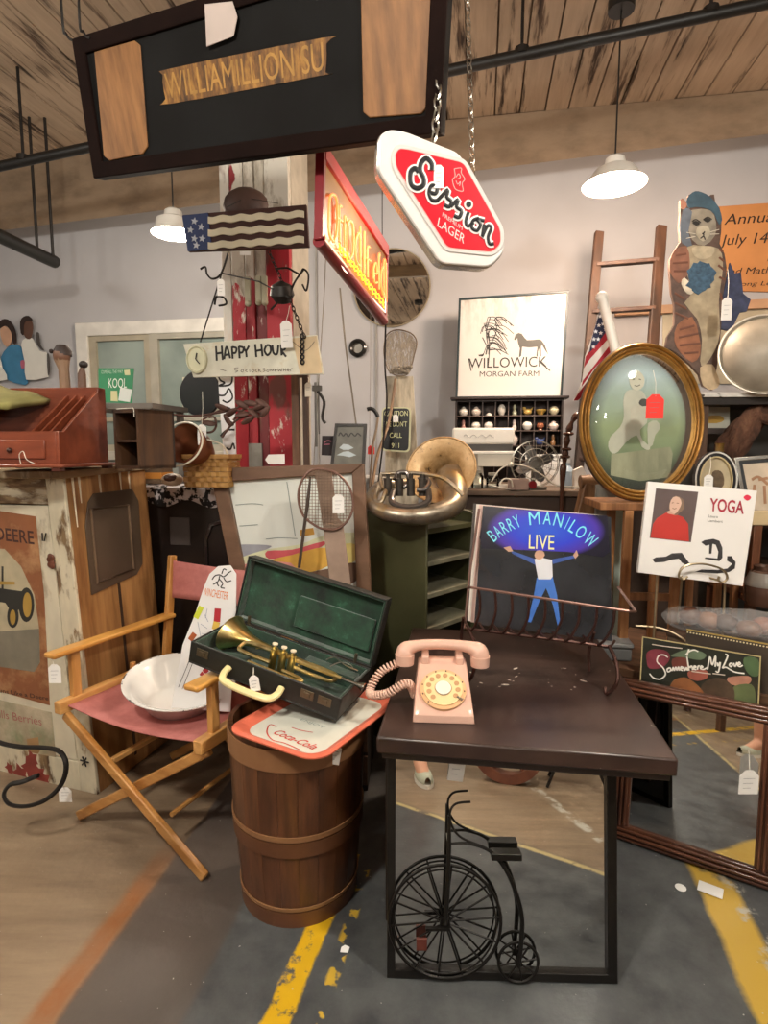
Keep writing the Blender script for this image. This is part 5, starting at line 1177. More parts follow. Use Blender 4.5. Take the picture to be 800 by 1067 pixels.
# side shelf under print: grey-white cupboard standing behind
t = thing('white_cupboard', 'pale grey cupboard side behind the watercolour frame', 'cupboard', MX.Translation((P(360, 520, 3.0).x, P(360, 520, 3.0).y, 0)) @ RM)
zc = P(362, 498, 3.0).z
B().box(-.14, .14, 0, .35, 0, zc-.02).put('body', mat('b5b6b8', .6), t); B().box(-.15, .15, -.01, .36, zc-.02, zc).put('cupboard_top', mat('c5c5c4', .5), t)
# ============================================================ WATERCOLOUR
pl = Plane(P(310, 560, 2.48), ROOM+4, 3)
t = thing('framed_picture', 'large brown framed beach watercolour behind the trumpet case', 'picture', pl.M)
o = pl.L([(219, 488), (379, 483), (388, 640), (250, 640)])
mf = wood('5b4230', '80604a', 'x', .5, s=4, st=4)
i_ = pl.L([(237, 502), (367, 493), (372, 622), (262, 626)])
nms = 4
for k in range(4):
    j = (k+1) % 4; g = B(); q = [o[k], o[j], i_[j], i_[k]]; g.prism(q, -.03, .012); g.put('frame_rail', mf, t, bevel=.004)
B().prism([(i_[0][0]-.01, i_[0][1]+.01), (i_[1][0]+.01, i_[1][1]+.01), (i_[2][0]+.01, i_[2][1]-.01), (i_[3][0]-.01, i_[3][1]-.01)], -.02, -.01).put('paper', mat('dfe3dc', .6, var=.04, s=4), t)
def cq(x, y): return (180+x*220/800, 430+y*220/800)
def wc(polys, c_, name, z=0, v=.15, rnd=3): fill(pl, t, [[cq(*p) for p in q] for q in polys], mat(c_, .7, var=v, s=12), name, -.01, -.009+z, rnd)
wc([[(242, 505), (300, 500), (370, 505), (350, 520), (300, 545), (246, 545)]], '9c9da6', 'grey_hill_picture')
wc([[(246, 555), (350, 520), (480, 500), (560, 470), (690, 455), (690, 500), (560, 545), (246, 575)]], 'd7d9b4', 'pale_sand_picture', .0002)
wc([[(355, 525), (450, 520), (570, 488), (560, 510), (450, 545), (362, 555)]], 'cf5a62', 'red_boat_picture', .0004)
wc([[(372, 560), (450, 540), (575, 512), (590, 580), (460, 615), (300, 610)]], 'd9a948', 'yellow_field_picture', .0006)
wc([[(640, 505), (690, 500), (692, 560), (640, 570)]], 'e3d384', 'yellow_field_picture', .0004)
wc([[(270, 575), (445, 570), (450, 640), (290, 640)]], 'd9938c', 'pink_field_picture', .0008)
wc([[(450, 620), (600, 590), (692, 570), (692, 640), (600, 665), (460, 645)]], '6b5242', 'dark_shore_picture', .0008)
wc([[(480, 445), (530, 437), (535, 462), (482, 470)]], 'c08f3c', 'cabin_picture', .0008, rnd=0)
pen(pl, t, [[cq(*p) for p in q] for q in ([(430, 262), (462, 470)], [(350, 480), (400, 475), (470, 478)], [(250, 430), (320, 425)], [(235, 350), (300, 345), (340, 350)])], .0035, mat('8a9490', .7, var=0), 'mast_lines_picture', -.0085)
# ============================================================ WIRE BEATER + PLANK + STICK
def c2_(x, y): return (300+x*80/534, 480+y*160/1067)
pl = Plane(P(340, 560, 2.3), -3, 4)
t = thing('snowshoe_paddle', 'grey wooden plank with a wire mesh hoop before the watercolour', 'paddle', pl.M)
fill(pl, t, [[c2_(185, 70), c2_(300, 75), c2_(345, 400), (357, 545), (372, 660), (350, 660), c2_(245, 480)]], mat('9b8474', .8, var=.18, s=12), 'plank', -.012, 0, bevel=.002)
hoop = pl.L([c2_(*p) for p in [(250, 60), (160, 70), (95, 150), (75, 260), (110, 380), (200, 455), (270, 475), (350, 470), (420, 410), (455, 310), (430, 190), (350, 95)]])
g = B(); g.tube([(p.x, p.y, .01) for p in smooth_path(hoop, 5, True)], .005, 6, True); g.put('hoop', mat('7a5a4e', .5, .4, var=.2), t)
hp2 = [(p.x, p.y) for p in smooth_path(hoop, 5, True)]
def inside(x, y):
    c = False; n = len(hp2)
    for i in range(n):
        a, b_ = hp2[i], hp2[i-1]
        if (a[1] > y) != (b_[1] > y) and x < (b_[0]-a[0])*(y-a[1])/(b_[1]-a[1])+a[0]: c = not c
    return c
xs_ = [p[0] for p in hp2]; ys_ = [p[1] for p in hp2]; g = B()
def runs(ax):
    lo, hi = (min(xs_), max(xs_)) if ax == 0 else (min(ys_), max(ys_)); o0, o1 = (min(ys_), max(ys_)) if ax == 0 else (min(xs_), max(xs_))
    v = lo+.006
    while v < hi:
        st = None; k = o0
        while k <= o1+.004:
            ins = inside(v, k) if ax == 0 else inside(k, v)
            if ins and st is None: st = k
            if not ins and st is not None:
                g.tube([(v, st, .008), (v, k, .008)] if ax == 0 else [(st, v, .009), (k, v, .009)], .0012, 4); st = None
            k += .004
        v += .0125
runs(0); runs(1); g.put('wire_mesh', mat('8f7a68', .5, .5), t)
price_tag(*c2_(350, 300), 2.25, 'white price tag hanging on the wire mesh hoop', w=.045, h=.075, top=P(*c2_(345, 100), 2.27))
B().tube([P(*c2_(155, 110), 2.3), P(*c2_(140, 260), 2.3), P(309, 610, 2.3), P(306, 660, 2.3)], [.004, .007, .006, .006], 8).put('thin_stick', mat('453830', .6), label='thin dark stick standing in front of the watercolour', cat='stick')
q = P(340, 660, 2.3)
t = thing('wooden_crate', 'dark slatted crate under the watercolour behind the trumpet case', 'crate', MX.Translation((q.x-.35, q.y-.04, 0)) @ MX.Rotation(R(-4), 4, 'Z'))
zq = P(340, 640, 2.35).z
for i in range(5): B().box(0, .52, -.0, .012, .03+i*(zq/5), .03+i*(zq/5)+zq/5-.02).put('slat', wood('4a3424', '6d4f38', 'x', .7), t)
B().box(0, .52, .012, .3, 0, zq-.01).put('body', mat('241a14', .8), t)
# ============================================================ GREEN AMMO CABINET
gc = V((.185, 2.47, 0)); MG = MX.Translation(gc) @ MX.Rotation(R(46), 4, 'Z')
t = thing('metal_cabinet', 'olive green metal cabinet with open shelves carrying the old brass horn', 'cabinet', MG)
OL = mat('4a4a30', .45, var=.12, s=4, coat=.15); OLD = mat('23241a', .6, var=.2)
GW, GD, GH = .38, .42, 1.11
B().box(0, .012, 0, GD, 0, GH).put('side_panel', OL, t, bevel=.004)
B().box(GW-.012, GW, 0, GD, 0, GH).put('side_panel', OL, t, bevel=.004)
B().box(.012, GW-.012, GD-.01, GD, 0, GH).put('back_panel', OLD, t)
for z in (.04, .60, .755, .90, 1.045):
    g = B().box(.012, GW-.012, .012, GD-.01, z, z+.008); g.box(.012, GW-.012, .0, .012, z-.012, z+.010); g.put('shelf', mat('6d6a58', .5, var=.25) if z > .1 and z < 1 else OL, t, bevel=.002)
B().box(.0, GW, .25, GD, GH-.01, GH).put('top_plate', OL, t)
B().tube(smooth_path([(.02, .0, GH+.01), (.2, -.01, GH+.018), (GW-.05, -.005, GH-.01), (GW-.01, .0, GH-.07)], 6), .004, 6).put('edge_wire', mat('8d8674', .5), t)
# ============================================================ BRASS HORN
m, nt, b = nodes('dull_plated_brass'); b.inputs['Metallic'].default_value = .85; n = noise(nt, s=7, d=6, w=.7)
nt.links.new(ramp(nt, n, [(.3, lin('6f655a')), (.5, lin('a79c8b')), (.68, lin('b3925a'))]), b.inputs['Base Color']); nt.links.new(ramp(nt, n, [(.3, (.3, .3, .3)), (.7, (.45, .45, .45))]), b.inputs['Roughness']); HB = m
m, nt, b = nodes('blotched_brass_bell'); b.inputs['Metallic'].default_value = .25; n = noise(nt, s=9, d=7, w=.75)
nt.links.new(ramp(nt, n, [(.34, lin('3a261a')), (.41, lin('b08c5c')), (.58, lin('cfae80')), (.68, lin('7a5c3e'))]), b.inputs['Base Color']); b.inputs['Roughness'].default_value = .4; HB2 = m
t = thing('brass_horn', 'big tarnished brass horn with round bell lying on the green cabinet', 'horn')
rp = [(470, 498, 2.72, .075), (474, 512, 2.60, .06), (472, 526, 2.50, .048), (456, 534, 2.44, .042), (430, 538, 2.40, .038), (402, 534, 2.42, .034), (388, 524, 2.50, .03), (390, 512, 2.64, .027), (402, 505, 2.76, .025), (425, 503, 2.82, .024)]
pts = smooth_path([P(a, b_, c) for a, b_, c, d in rp], 6); rr = []
for i in range(len(pts)):
    k = min(i/6, len(rp)-1.001); j = int(k); rr.append(rp[j][3]*(1-(k-j))+rp[j+1][3]*(k-j))
B().tube(pts, rr, 18).put('main_coil', HB, t, ang=70)
bc_ = P(459, 489, 2.66); nrm = V((-.28, -.80, .38)).normalized()
MBell = MX.Translation(bc_) @ nrm.to_track_quat('Z', 'Y').to_matrix().to_4x4()
g = B().t(MBell); g.lathe([(.165, .0), (.160, -.006), (.12, -.02), (.09, -.045), (.07, -.09), (.062, -.14), (.055, -.14), (.064, -.09), (.085, -.038), (.118, -.012), (.158, .0)], 44); g.tube([(.163*math.cos(2*PI*i/44), .163*math.sin(2*PI*i/44), 0) for i in range(44)], .004, 6, True); g.put('bell', HB2, t, ang=60)
def tb(lst, r, name, m_=HB, n=6): return B().tube(smooth_path([P(*p) for p in lst], n), r, 10).put(name, m_, t)
tb([(397, 494, 2.6), (430, 493, 2.52), (458, 497, 2.46), (471, 505, 2.42), (482, 516, 2.4)], .009, 'lead_pipe')
tb([(397, 494, 2.6), (397, 503, 2.58), (399, 510, 2.55)], .009, 'lead_pipe')
tb([(410, 512, 2.46), (408, 522, 2.42), (418, 528, 2.40), (434, 528, 2.40), (446, 522, 2.42), (446, 510, 2.47)], .014, 'valve_loop', mat('6f6a66', .3, .8, var=.2))
tb([(393, 508, 2.5), (391, 520, 2.46), (397, 523, 2.44), (401, 514, 2.46), (404, 506, 2.5)], .010, 'valve_loop')
tb([(412, 500, 2.5), (415, 493, 2.52), (424, 493, 2.52), (426, 502, 2.5), (420, 508, 2.48)], .011, 'valve_loop', mat('6f6a66', .3, .8, var=.2))
tb([(436, 500, 2.5), (442, 497, 2.5), (447, 503, 2.48), (442, 510, 2.46), (434, 510, 2.46)], .011, 'valve_loop', mat('6f6a66', .3, .8, var=.2))
for x in (404, 416, 428, 440):
    p = P(x, 507, 2.48); g = B(); g.cyl((p.x, p.y, p.z-.04), .017, .075, 14); g.cyl((p.x, p.y, p.z+.035), .009, .02, 10); g.put('valve', mat('5a554f', .35, .8, var=.3, s=20), t)
tb([(399, 498, 2.56), (412, 499, 2.52), (412, 508, 2.5)], .007, 'brace')
# ============================================================ BACK COUNTER
cA = P(446, 500, 3.05); MCn = MX.Translation((cA.x, cA.y, 0)) @ RM; CZT = 1.19
t = thing('display_counter', 'dark wooden counter along the back wall crowded with small goods', 'counter', MCn)
B().box(0, 1.25, 0, .55, 0, CZT-.03).put('body', mat('3a2a20', .6, var=.2), t); B().box(-.02, 1.27, -.02, .95, CZT-.03, CZT).put('counter_top', wood('54443a', '7d6a58', 'x', .5), t, bevel=.004)
B().box(0, 1.25, .9, .94, 0, CZT-.03).put('rear_support', mat('3a2a20', .6, var=.2), t)
# shadow box
pl = Plane(P(530, 460, 3.80), ROOM, 0)
t = thing('shadow_box', 'dark pigeonhole display case of tiny ornaments under the farm sign', 'display case', pl.M)
xs0, yt = pl.loc(475, 418); xs1, _ = pl.loc(585, 416); yb = -(pl.o.z-CZT)+.001
DK = mat('2c2220', .5, var=.15); dp = .10
B().box(xs0, xs1, yb, yt, -.008, .0).put('back_panel', mat('3a2f2c', .6, var=.1), t)
B().ring([(xs0, yb), (xs1, yb), (xs1, yt), (xs0, yt)], [(xs0+.012, yb+.012), (xs1-.012, yb+.012), (xs1-.012, yt-.012), (xs0+.012, yt-.012)], 0, dp).put('case_frame', DK, t)
B().box(xs0-.03, xs1+.03, yt, yt+.015, -.01, dp+.03).put('cornice', DK, t, bevel=.003)
rows = [pl.loc(530, y)[1] for y in (434, 449.3, 464.6, 480)]; cw = (xs1-xs0-.024)/8
for y in rows: B().box(xs0+.012, xs1-.012, y-.004, y+.003, 0, dp-.004).put('shelf', mat('4a3b35', .5), t)
for i in range(1, 8): B().box(xs0+.012+i*cw-.003, xs0+.012+i*cw+.003, yb+.01, yt-.01, 0, dp-.008).put('divider', mat('413430', .5), t)
def cell(c, r): return pl.M @ V((xs0+.012+(c+.5)*cw, rows[r]+.003, dp*.6))
WH = 'e6e2d8'
pot = [(.001, 0), (.018, 0), (.03, .014), (.032, .028), (.024, .042), (.014, .046), (.016, .05), (.006, .058), (.001, .06)]
egg = [(.001, 0), (.012, 0), (.016, .006), (.026, .03), (.024, .05), (.012, .068), (.001, .072)]
bowl = [(.001, 0), (.014, 0), (.018, .008), (.036, .03), (.036, .036), (.030, .03), (.001, .012)]
slim = [(.001, 0), (.014, 0), (.016, .02), (.009, .035), (.012, .05), (.008, .066), (.001, .07)]
ballp = [(.001, 0), (.016, .002), (.03, .02), (.032, .032), (.024, .048), (.01, .056), (.001, .056)]
dome = [(.001, 0), (.02, 0), (.018, .01), (.008, .018), (.001, .02)]
urn = [(.001, 0), (.014, 0), (.010, .008), (.022, .02), (.024, .034), (.018, .042), (.022, .048), (.001, .048)]
its = [(0, 0, pot, WH, 'sugar_pot', 'white lidded pot in the top corner cell nearest the round mirror', 'pot'), (1, 0, pot, 'ddd0c4', 'sugar_pot', 'pinkish white lidded pot second along the top row', 'pot'), (2, 0, dome, WH, 'porcelain_dome', 'tiny white dome alone low in a top row cell', 'ornament'),
       (3, 0, egg, WH, 'porcelain_egg', 'tall white egg shaped ornament in the top row', 'ornament'), (4, 0, slim, 'a9aa8e', 'perfume_bottle', 'slim greenish bottle in the middle of the top row', 'bottle'), (6, 0, bowl, 'b8974a', 'miniature_bowl', 'mustard yellow miniature bowl in the top row', 'bowl'), (7, 0, ballp, 'd9cfae', 'ginger_jar', 'cream round jar in the top corner cell nearest the flag', 'jar'),
       (0, 1, slim, 'b98d84', 'perfume_bottle', 'small pink bottle under the corner pot', 'bottle'), (1, 1, ballp, WH, 'ginger_jar', 'white round jar just over the white kitchen scale, left one of two', 'jar'), (2, 1, ballp, 'e8dfd6', 'ginger_jar', 'white round jar with pink marks over the white kitchen scale', 'jar'), (4, 1, slim, 'e0d2cc', 'porcelain_lady', 'white figurine with red touches in the second row', 'figurine'),
       (5, 1, ballp, 'ebe7de', 'ginger_jar', 'plain white globe jar in the second row', 'jar'), (6, 1, urn, 'a5694e', 'miniature_urn', 'terracotta urn in the second row', 'urn'), (7, 1, pot, 'e2d3cc', 'sugar_pot', 'white pot with a red mark at the end of the second row', 'pot'),
       (4, 2, egg, 'd9cdc6', 'porcelain_egg', 'pale egg ornament half hidden by the kitchen scale', 'ornament'), (7, 2, slim, '8f6a48', 'perfume_bottle', 'brown gold figurine bottle in the third row', 'bottle'), (7, 3, bowl, 'a98a52', 'miniature_bowl', 'gold miniature bowl in the fourth row', 'bowl')]
for c_, r_, pr, cc, nm_i, lb, ct in its:
    B().lathe(pr, 16).put(nm_i, mat(cc, .25, var=.06, coat=.4, s=40), M=MX.Translation(cell(c_, r_)), label=lb, cat=ct, group='ornaments in the pigeonhole case')
def smallbird(c_, r_, cc, name, lb, ct, horns=False):
    t = thing(name, lb, ct, MX.Translation(cell(c_, r_)), 'ornaments in the pigeonhole case'); m_ = mat(cc, .3, var=.1, coat=.4)
    g = B(); g.ball((0, 0, .022), .024, sx=1.15, sz=.85); g.put('body', m_, t)
    B().ball((-.022, 0, .042), .012).put('head', m_, t)
    g = B(); g.tube([(.015, 0, .028), (.034, 0, .05)], [.010, .003], 8); g.put('tail', m_, t)
smallbird(5, 0, 'c9a85e', 'hen_figurine', 'yellow hen figurine in the top row', 'figurine'); smallbird(6, 2, '3c4f86', 'cat_figurine', 'blue glazed animal figurine in the third row', 'figurine')
# ============================================================ FARM SIGN
pl = Plane(P(532, 414, 3.82), ROOM, 2)
t = thing('farm_sign', 'square white farm sign with willow tree and horse on the back wall', 'sign', pl.M)
fo = pl.L([(478, 311), (593, 303), (585.5, 414.5), (474.5, 415.5)])
B().ring(fo, shrink(fo, .014), -.02, .012).put('frame', mat('1f3238', .4, var=.1), t, bevel=.002)
m, nt, b = nodes('weathered_white_panel'); tc = NN(nt, 'ShaderNodeTexCoord'); n = noise(nt, (3, 1, 1), s=5, d=6, w=.65)
sx = NN(nt, 'ShaderNodeSeparateXYZ'); nt.links.new(tc.outputs['Object'], sx.inputs[0]); mp = NN(nt, 'ShaderNodeMapRange'); mp.inputs[1].default_value = .35; mp.inputs[2].default_value = .68; nt.links.new(sx.outputs['Y'], mp.inputs[0])
mu = NN(nt, 'ShaderNodeMath', operation='MULTIPLY'); nt.links.new(mp.outputs[0], mu.inputs[0]); nt.links.new(ramp(nt, n, [(.42, (0, 0, 0)), (.7, (1, 1, 1))]), mu.inputs[1])
nt.links.new(mixc(nt, mu.outputs[0], lin('dcdad6'), lin('9d938a')), b.inputs['Base Color']); b.inputs['Roughness'].default_value = .35
B().prism(shrink(fo, .012), -.015, .004).put('panel', m, t)
def cw_(x, y): return (470+x*130/800, 290+y*140/862)
DI = mat('33302e', .5, var=0); zz = .005
pxtext(pl, 'WILLOWICK', cw_(112, 578), cw_(612, 566), 10.5, DI, t, zz); pxtext(pl, 'MORGAN FARM', cw_(182, 632), cw_(562, 628), 5.6, DI, t, zz)
pen(pl, t, [[cw_(*p) for p in q] for q in ([(112, 515), (128, 595)], [(560, 530), (600, 565), (634, 594)])], .007, DI, 'long_stroke', zz)
random.seed(3); br = []
for i in range(34):
    a = random.uniform(0, 1); sx_ = 240+random.uniform(-45, 60)*a; sy_ = 470-230*a
    dx = 60+90*random.random() if random.random() < .72 else -45*random.random()
    sy_ = max(sy_, 250); ex_ = sx_+dx; ey_ = sy_+random.uniform(20, 90)
    if ex_ > 400: ex_ = 400
    if ey_ > 490: ey_ = 490
    br.append([cw_(sx_, sy_), cw_((sx_+ex_)/2, sy_+.25*(ey_-sy_)-10), cw_(ex_, ey_)])
pen(pl, t, br, .0045, DI, 'willow_branches_picture', zz)
pen(pl, t, [[cw_(*p) for p in q] for q in ([(236, 570), (245, 440), (238, 340)], [(245, 470), (200, 380)], [(245, 440), (290, 340), (280, 260)], [(243, 400), (215, 300)], [(240, 450), (225, 350), (250, 250)])], .006, DI, 'willow_trunk_picture', zz)
fill(pl, t, [[cw_(*p) for p in [(402, 392), (412, 362), (432, 352), (452, 358), (472, 385), (485, 398), (530, 396), (560, 392), (578, 398), (600, 430), (622, 490), (600, 460), (580, 425), (575, 440), (576, 500), (568, 505), (562, 450), (556, 470), (553, 505), (545, 500), (552, 440), (500, 445), (455, 440), (448, 500), (434, 508), (440, 450), (428, 415), (424, 385), (410, 398)]]], mat('55534f', .5, var=.05), 'horse_picture', 0.004, .0055)
fill(pl, t, [[cw_(*p) for p in [(172, 492), (200, 488), (212, 478), (208, 495), (200, 502), (180, 500)]]], DI, 'dog_picture', .004, .0055)
# ============================================================ WHITE KITCHEN SCALE
ks = P(502, 508, 3.25); ks.z = CZT
t = thing('kitchen_scale', 'white enamel counter scale standing before the pigeonhole case', 'scale', MX.Translation(ks) @ MX.Rotation(R(-4), 4, 'Z'))
EW = mat('dedcd4', .3, var=.04, coat=.3); zt2 = P(502, 446, 3.25).z-CZT; zb2 = P(502, 463, 3.25).z-CZT
def zz_(py): return P(502, py, 3.25).z-CZT
B().box(-.17, .17, -.04, .06, zb2, zt2).put('weighing_head', EW, t, bevel=.012)
pl = Plane(t.matrix_world @ V((0, -.041, 0)), -4, 0)
pen(pl, t, [], .003, INK, 'x') if False else None
g = B()
pts = [(-.11+i*.012, -.0415, (zt2+zb2)/2+.008*math.sin(i*1.7)) for i in range(15)]; g.tube(smooth_path(pts, 4), .0014, 4); g.put('script_marking', mat('8e8c88', .5, var=0), t)
B().box(-.16, .16, -.03, .05, zz_(470), zb2).put('dark_slot', mat('4a4743', .5), t)
B().box(-.17, .17, -.04, .06, zz_(473), zz_(470)).put('lower_rail', EW, t, bevel=.003)
B().box(-.03, .17, -.035, .05, zz_(486), zz_(473)).put('side_box', mat('b9b5a9', .4, var=.08), t, bevel=.003)
g = B(); g.lathe([(.001, 0), (.07, 0), (.06, .02), (.03, .05), (.02, zz_(480)), (.03, zz_(473)), (.001, zz_(473))], 18, (-.02, 0, 0)); g.put('pedestal', mat('b3ada1', .35, .4), t)
B().box(-.15, .18, -.07, .08, 0, .012).put('base', EW, t, bevel=.003)
t = thing('enamel_tray', 'long white enamel tray lying on the counter before the fan', 'tray', MX.Translation((P(520, 520, 3.12).x, P(520, 520, 3.12).y, CZT)) @ RM)
B().box(-.22, .2, -.03, .05, .0, .006).put('tray_floor', EW, t); B().ring(rrect(-.23, -.04, .21, .06, .02), rrect(-.218, -.028, .198, .048, .018), 0, .02).put('tray_rim', EW, t)
# ============================================================ WIRE FAN
fp = P(556, 500, 3.0)
t = thing('desk_fan', 'round wire caged desk fan before the white notice', 'fan', MX.Translation((fp.x, fp.y, CZT)) @ MX.Rotation(R(-8), 4, 'Z'))
fz = P(556, 500, 3.0).z-CZT; fz = max(fz, .125); FR = .118; FM = MX.Translation((0, 0, fz+.01)) @ MX.Rotation(R(90), 4, 'X'); WR = mat('a9a69c', .35, .7, var=.1)
g = B().t(FM)
for r_, z_ in ((FR, 0), (FR, .05), (FR*.66, .066), (FR*.33, .07)): g.tube([(r_*math.cos(2*PI*i/36), r_*math.sin(2*PI*i/36), z_) for i in range(36)], .0022, 5, True)
for i in range(20):
    a = 2*PI*i/20; g.tube([(FR*math.cos(a), FR*math.sin(a), 0), (FR*math.cos(a), FR*math.sin(a), .05), (.66*FR*math.cos(a), .66*FR*math.sin(a), .066), (.02*math.cos(a), .02*math.sin(a), .072)], .0013, 4)
g.put('wire_cage', WR, t)
for i in range(4):
    a = PI/2*i+.4; g = B().t(FM @ MX.Rotation(a, 4, 'Z') @ MX.Translation((.055, 0, .03)) @ MX.Rotation(R(28), 4, 'X')); g.prism(ell(0, 0, .045, .03, 18), -.001, .001); g.put('blade', mat('8b8f92', .3, .7), t)
g = B().t(FM); g.cyl((0, 0, .01), .022, .04, 18); g.cyl((0, 0, -.07), .04, .07, 18); g.put('motor', mat('77746c', .4, .5), t)
g = B(); g.tube([(0, .03, fz), (0, .03, .015)], .012, 10); g.cyl((0, .02, 0), .07, .016, 24); g.put('stand', mat('77746c', .4, .5), t)
# wire rack arcs
t = thing('wire_rack', 'pale bent wire rack stretching across the counter beside the fan', 'rack')
def pw(lst, Y, r=.0035): return smooth_path([P(x, y, Y) for x, y in lst], 6)
g = B(); g.tube(pw([(512, 502), (520, 490), (532, 484), (548, 486), (565, 495), (580, 506), (605, 507), (635, 507)], 2.92), .004, 6); g.tube(pw([(520, 505), (525, 499), (532, 500), (534, 507)], 2.9), .004, 6); g.tube(pw([(508, 505), (540, 511), (548, 506)], 2.95), .003, 6); g.ball(tuple(P(532, 484, 2.92)), .014); g.put('wires', mat('cfcabc', .4, .3), t)
# notice
pl = Plane(P(568, 500, 3.35), ROOM, 4)
t = thing('notice_sign', 'white notice card standing between the fan and the spindle post', 'sign', pl.M)
def cn(x, y): return (460+x*160/800, 440+y*120/600)
fill(pl, t, [[cn(437, 168), cn(642, 165), cn(640, 400), cn(440, 400)]], mat('dedfdd', .6, var=.03), 'card', -.004, 0)
pxtext(pl, 'NOTICE', cn(455, 200), cn(632, 202), 5, INK, t, .001); pxtext(pl, 'COMMITTED', cn(520, 232), cn(620, 232), 3, mat('8a8c8e', .6, var=0), t, .001); pxtext(pl, 'TO SERVE', cn(520, 248), cn(610, 248), 3, mat('8a8c8e', .6, var=0), t, .001); pxtext(pl, 'QUIET', cn(500, 350), cn(590, 352), 4, mat('6a6c6e', .6, var=0), t, .001)
# small goods on the counter front
def jar(px, Y, r, h, label, name='glass_jar', lid='9b978c'):
    q = P(px, 515, Y); t = thing(name, label, 'jar', MX.Translation((q.x, q.y, CZT)), 'glass jars on the back counter')
    B().lathe([(.001, .003), (r*.95, .003), (r, .01), (r, h*.8), (r*.7, h*.95), (r*.7, h), (r*.62, h), (r*.62, h*.93), (r*.92, h*.78), (r*.92, .012), (.001, .01)], 20).put('glass_body', GLASS, t)
    B().cyl((0, 0, h), r*.72, .015, 18).put('lid', mat(lid, .4, .5), t)
jar(497, 3.06, .032, .085, 'short glass jar at the horn end of the counter'); jar(513, 3.08, .036, .07, 'wide glass jar between the scale foot and the fan')
q = P(541, 520, 2.95)
t = thing('metal_box', 'small pinkish metal box with a red knob below the fan', 'box', MX.Translation((q.x, q.y+.02, CZT-.0)))
cz_ = P(541, 520, 2.95).z
B().box(-.05, .045, -.03, .04, 0, .06).put('box_body', mat('b09a90', .4, .3, var=.15), t, bevel=.004); B().t(MX.Translation((.06, -.035, .03)) @ MX.Rotation(R(90), 4, 'X')).cyl((0, 0, 0), .02, .015, 18).put('red_knob', mat('7d1b22', .3), t); B().box(.045, .06, -.03, .0, .02, .04).put('spout', STEEL, t)
q = P(590, 515, 3.15); t = thing('blue_bottle', 'pale blue plastic bottle at the foot of the notice card', 'bottle', MX.Translation((q.x, q.y, CZT)))
B().lathe([(.001, 0), (.035, 0), (.037, .01), (.037, .09), (.015, .12), (.015, .135), (.001, .135)], 18).put('bottle_body', mat('a9c2d8', .3, var=.05), t); B().cyl((0, 0, .135), .017, .02, 14).put('cap', mat('dfe6ec', .4), t)
q = P(602, 512, 3.05); t = thing('paper_packet', 'crumpled white paper goods leaning near the oval portrait', 'paper', MX.Translation((q.x, q.y, CZT)))
B().prism([(-.03, 0), (.03, .01), (.035, .07), (.01, .12), (-.035, .10)], 0, .03).put('folded_paper', PAPER, t); t.matrix_world = MX.Translation((q.x, q.y, CZT)) @ MX.Rotation(R(90), 4, 'X')
q = P(476, 512, 3.05); t = thing('iron_trivet', 'dark iron bracket standing next to the horn bell', 'bracket', MX.Translation((q.x+.02, q.y, CZT)))
g = B(); g.tube([(-.02, 0, 0), (-.012, 0, .07), (.012, 0, .07), (.02, 0, 0)], .008, 6); g.put('bracket', IRON, t)
# spindle post of a chair
t = thing('spindle_post', 'dark turned bedpost with a curved top left of the oval portrait', 'post')
pts = [P(612, 427, 2.9), P(600, 433, 2.9), P(593, 447, 2.9), P(590, 462, 2.9), P(588, 480, 2.9), P(585, 520, 2.9), V((P(583, 600, 2.9).x, 2.9, 0))]
sp_ = smooth_path(pts, 8); rr = [.014+.004*math.sin(i*.9) for i in range(len(sp_))]
B().tube(sp_, rr, 12).put('turned_shaft', mat('4a2c20', .25, var=.2, coat=.5), t)
g = B()
for py in (452, 468, 476): c = P(592-(py-452)*.15, py, 2.9); g.ball(tuple(c), .028, sz=.4)
g.put('turned_ring', mat('4a2c20', .25, var=.2, coat=.5), t)
# ============================================================ RECORD RACK + ALBUMS
RKM = mat('4a2f28', .4, .6, var=.2)
pl = Plane(P(565, 655, 1.90), -8, 10); ALB = pl
def ca(x, y): return (460+x*240/800, 500+y*220/733)
al = [(494, 650), (637, 668), (636.5, 539), (503, 527)]
for k in range(3):
    t = thing('record_sleeve', ['middle record sleeve showing only a pink spine behind the blue album', 'rear record sleeve showing a white spine behind the blue album', 'dark back record sleeve behind the pink and white spines'][k], 'record', pl.M @ MX.Translation((-.012-.010*k, .004+.003*k, -.012-.010*k)), 'records in the wire rack')
    fill(pl, t, [al], mat(['d9b9ae', 'ded6cc', '4d4642'][k], .6), 'sleeve', -.004, .003)
t = thing('record_album', 'black and blue record album with neon lettering in the wire rack', 'record', pl.M)
m, nt, b = nodes('album_cover'); b.inputs['Roughness'].default_value = .25; b.inputs['Coat Weight'].default_value = .5
n = noise(nt, s=6, d=4); nt.links.new(ramp(nt, n, [(.3, lin('1b1c20')), (.75, lin('34363a'))]), b.inputs['Base Color'])
fill(pl, t, [al], m, 'sleeve', -.004, .002)
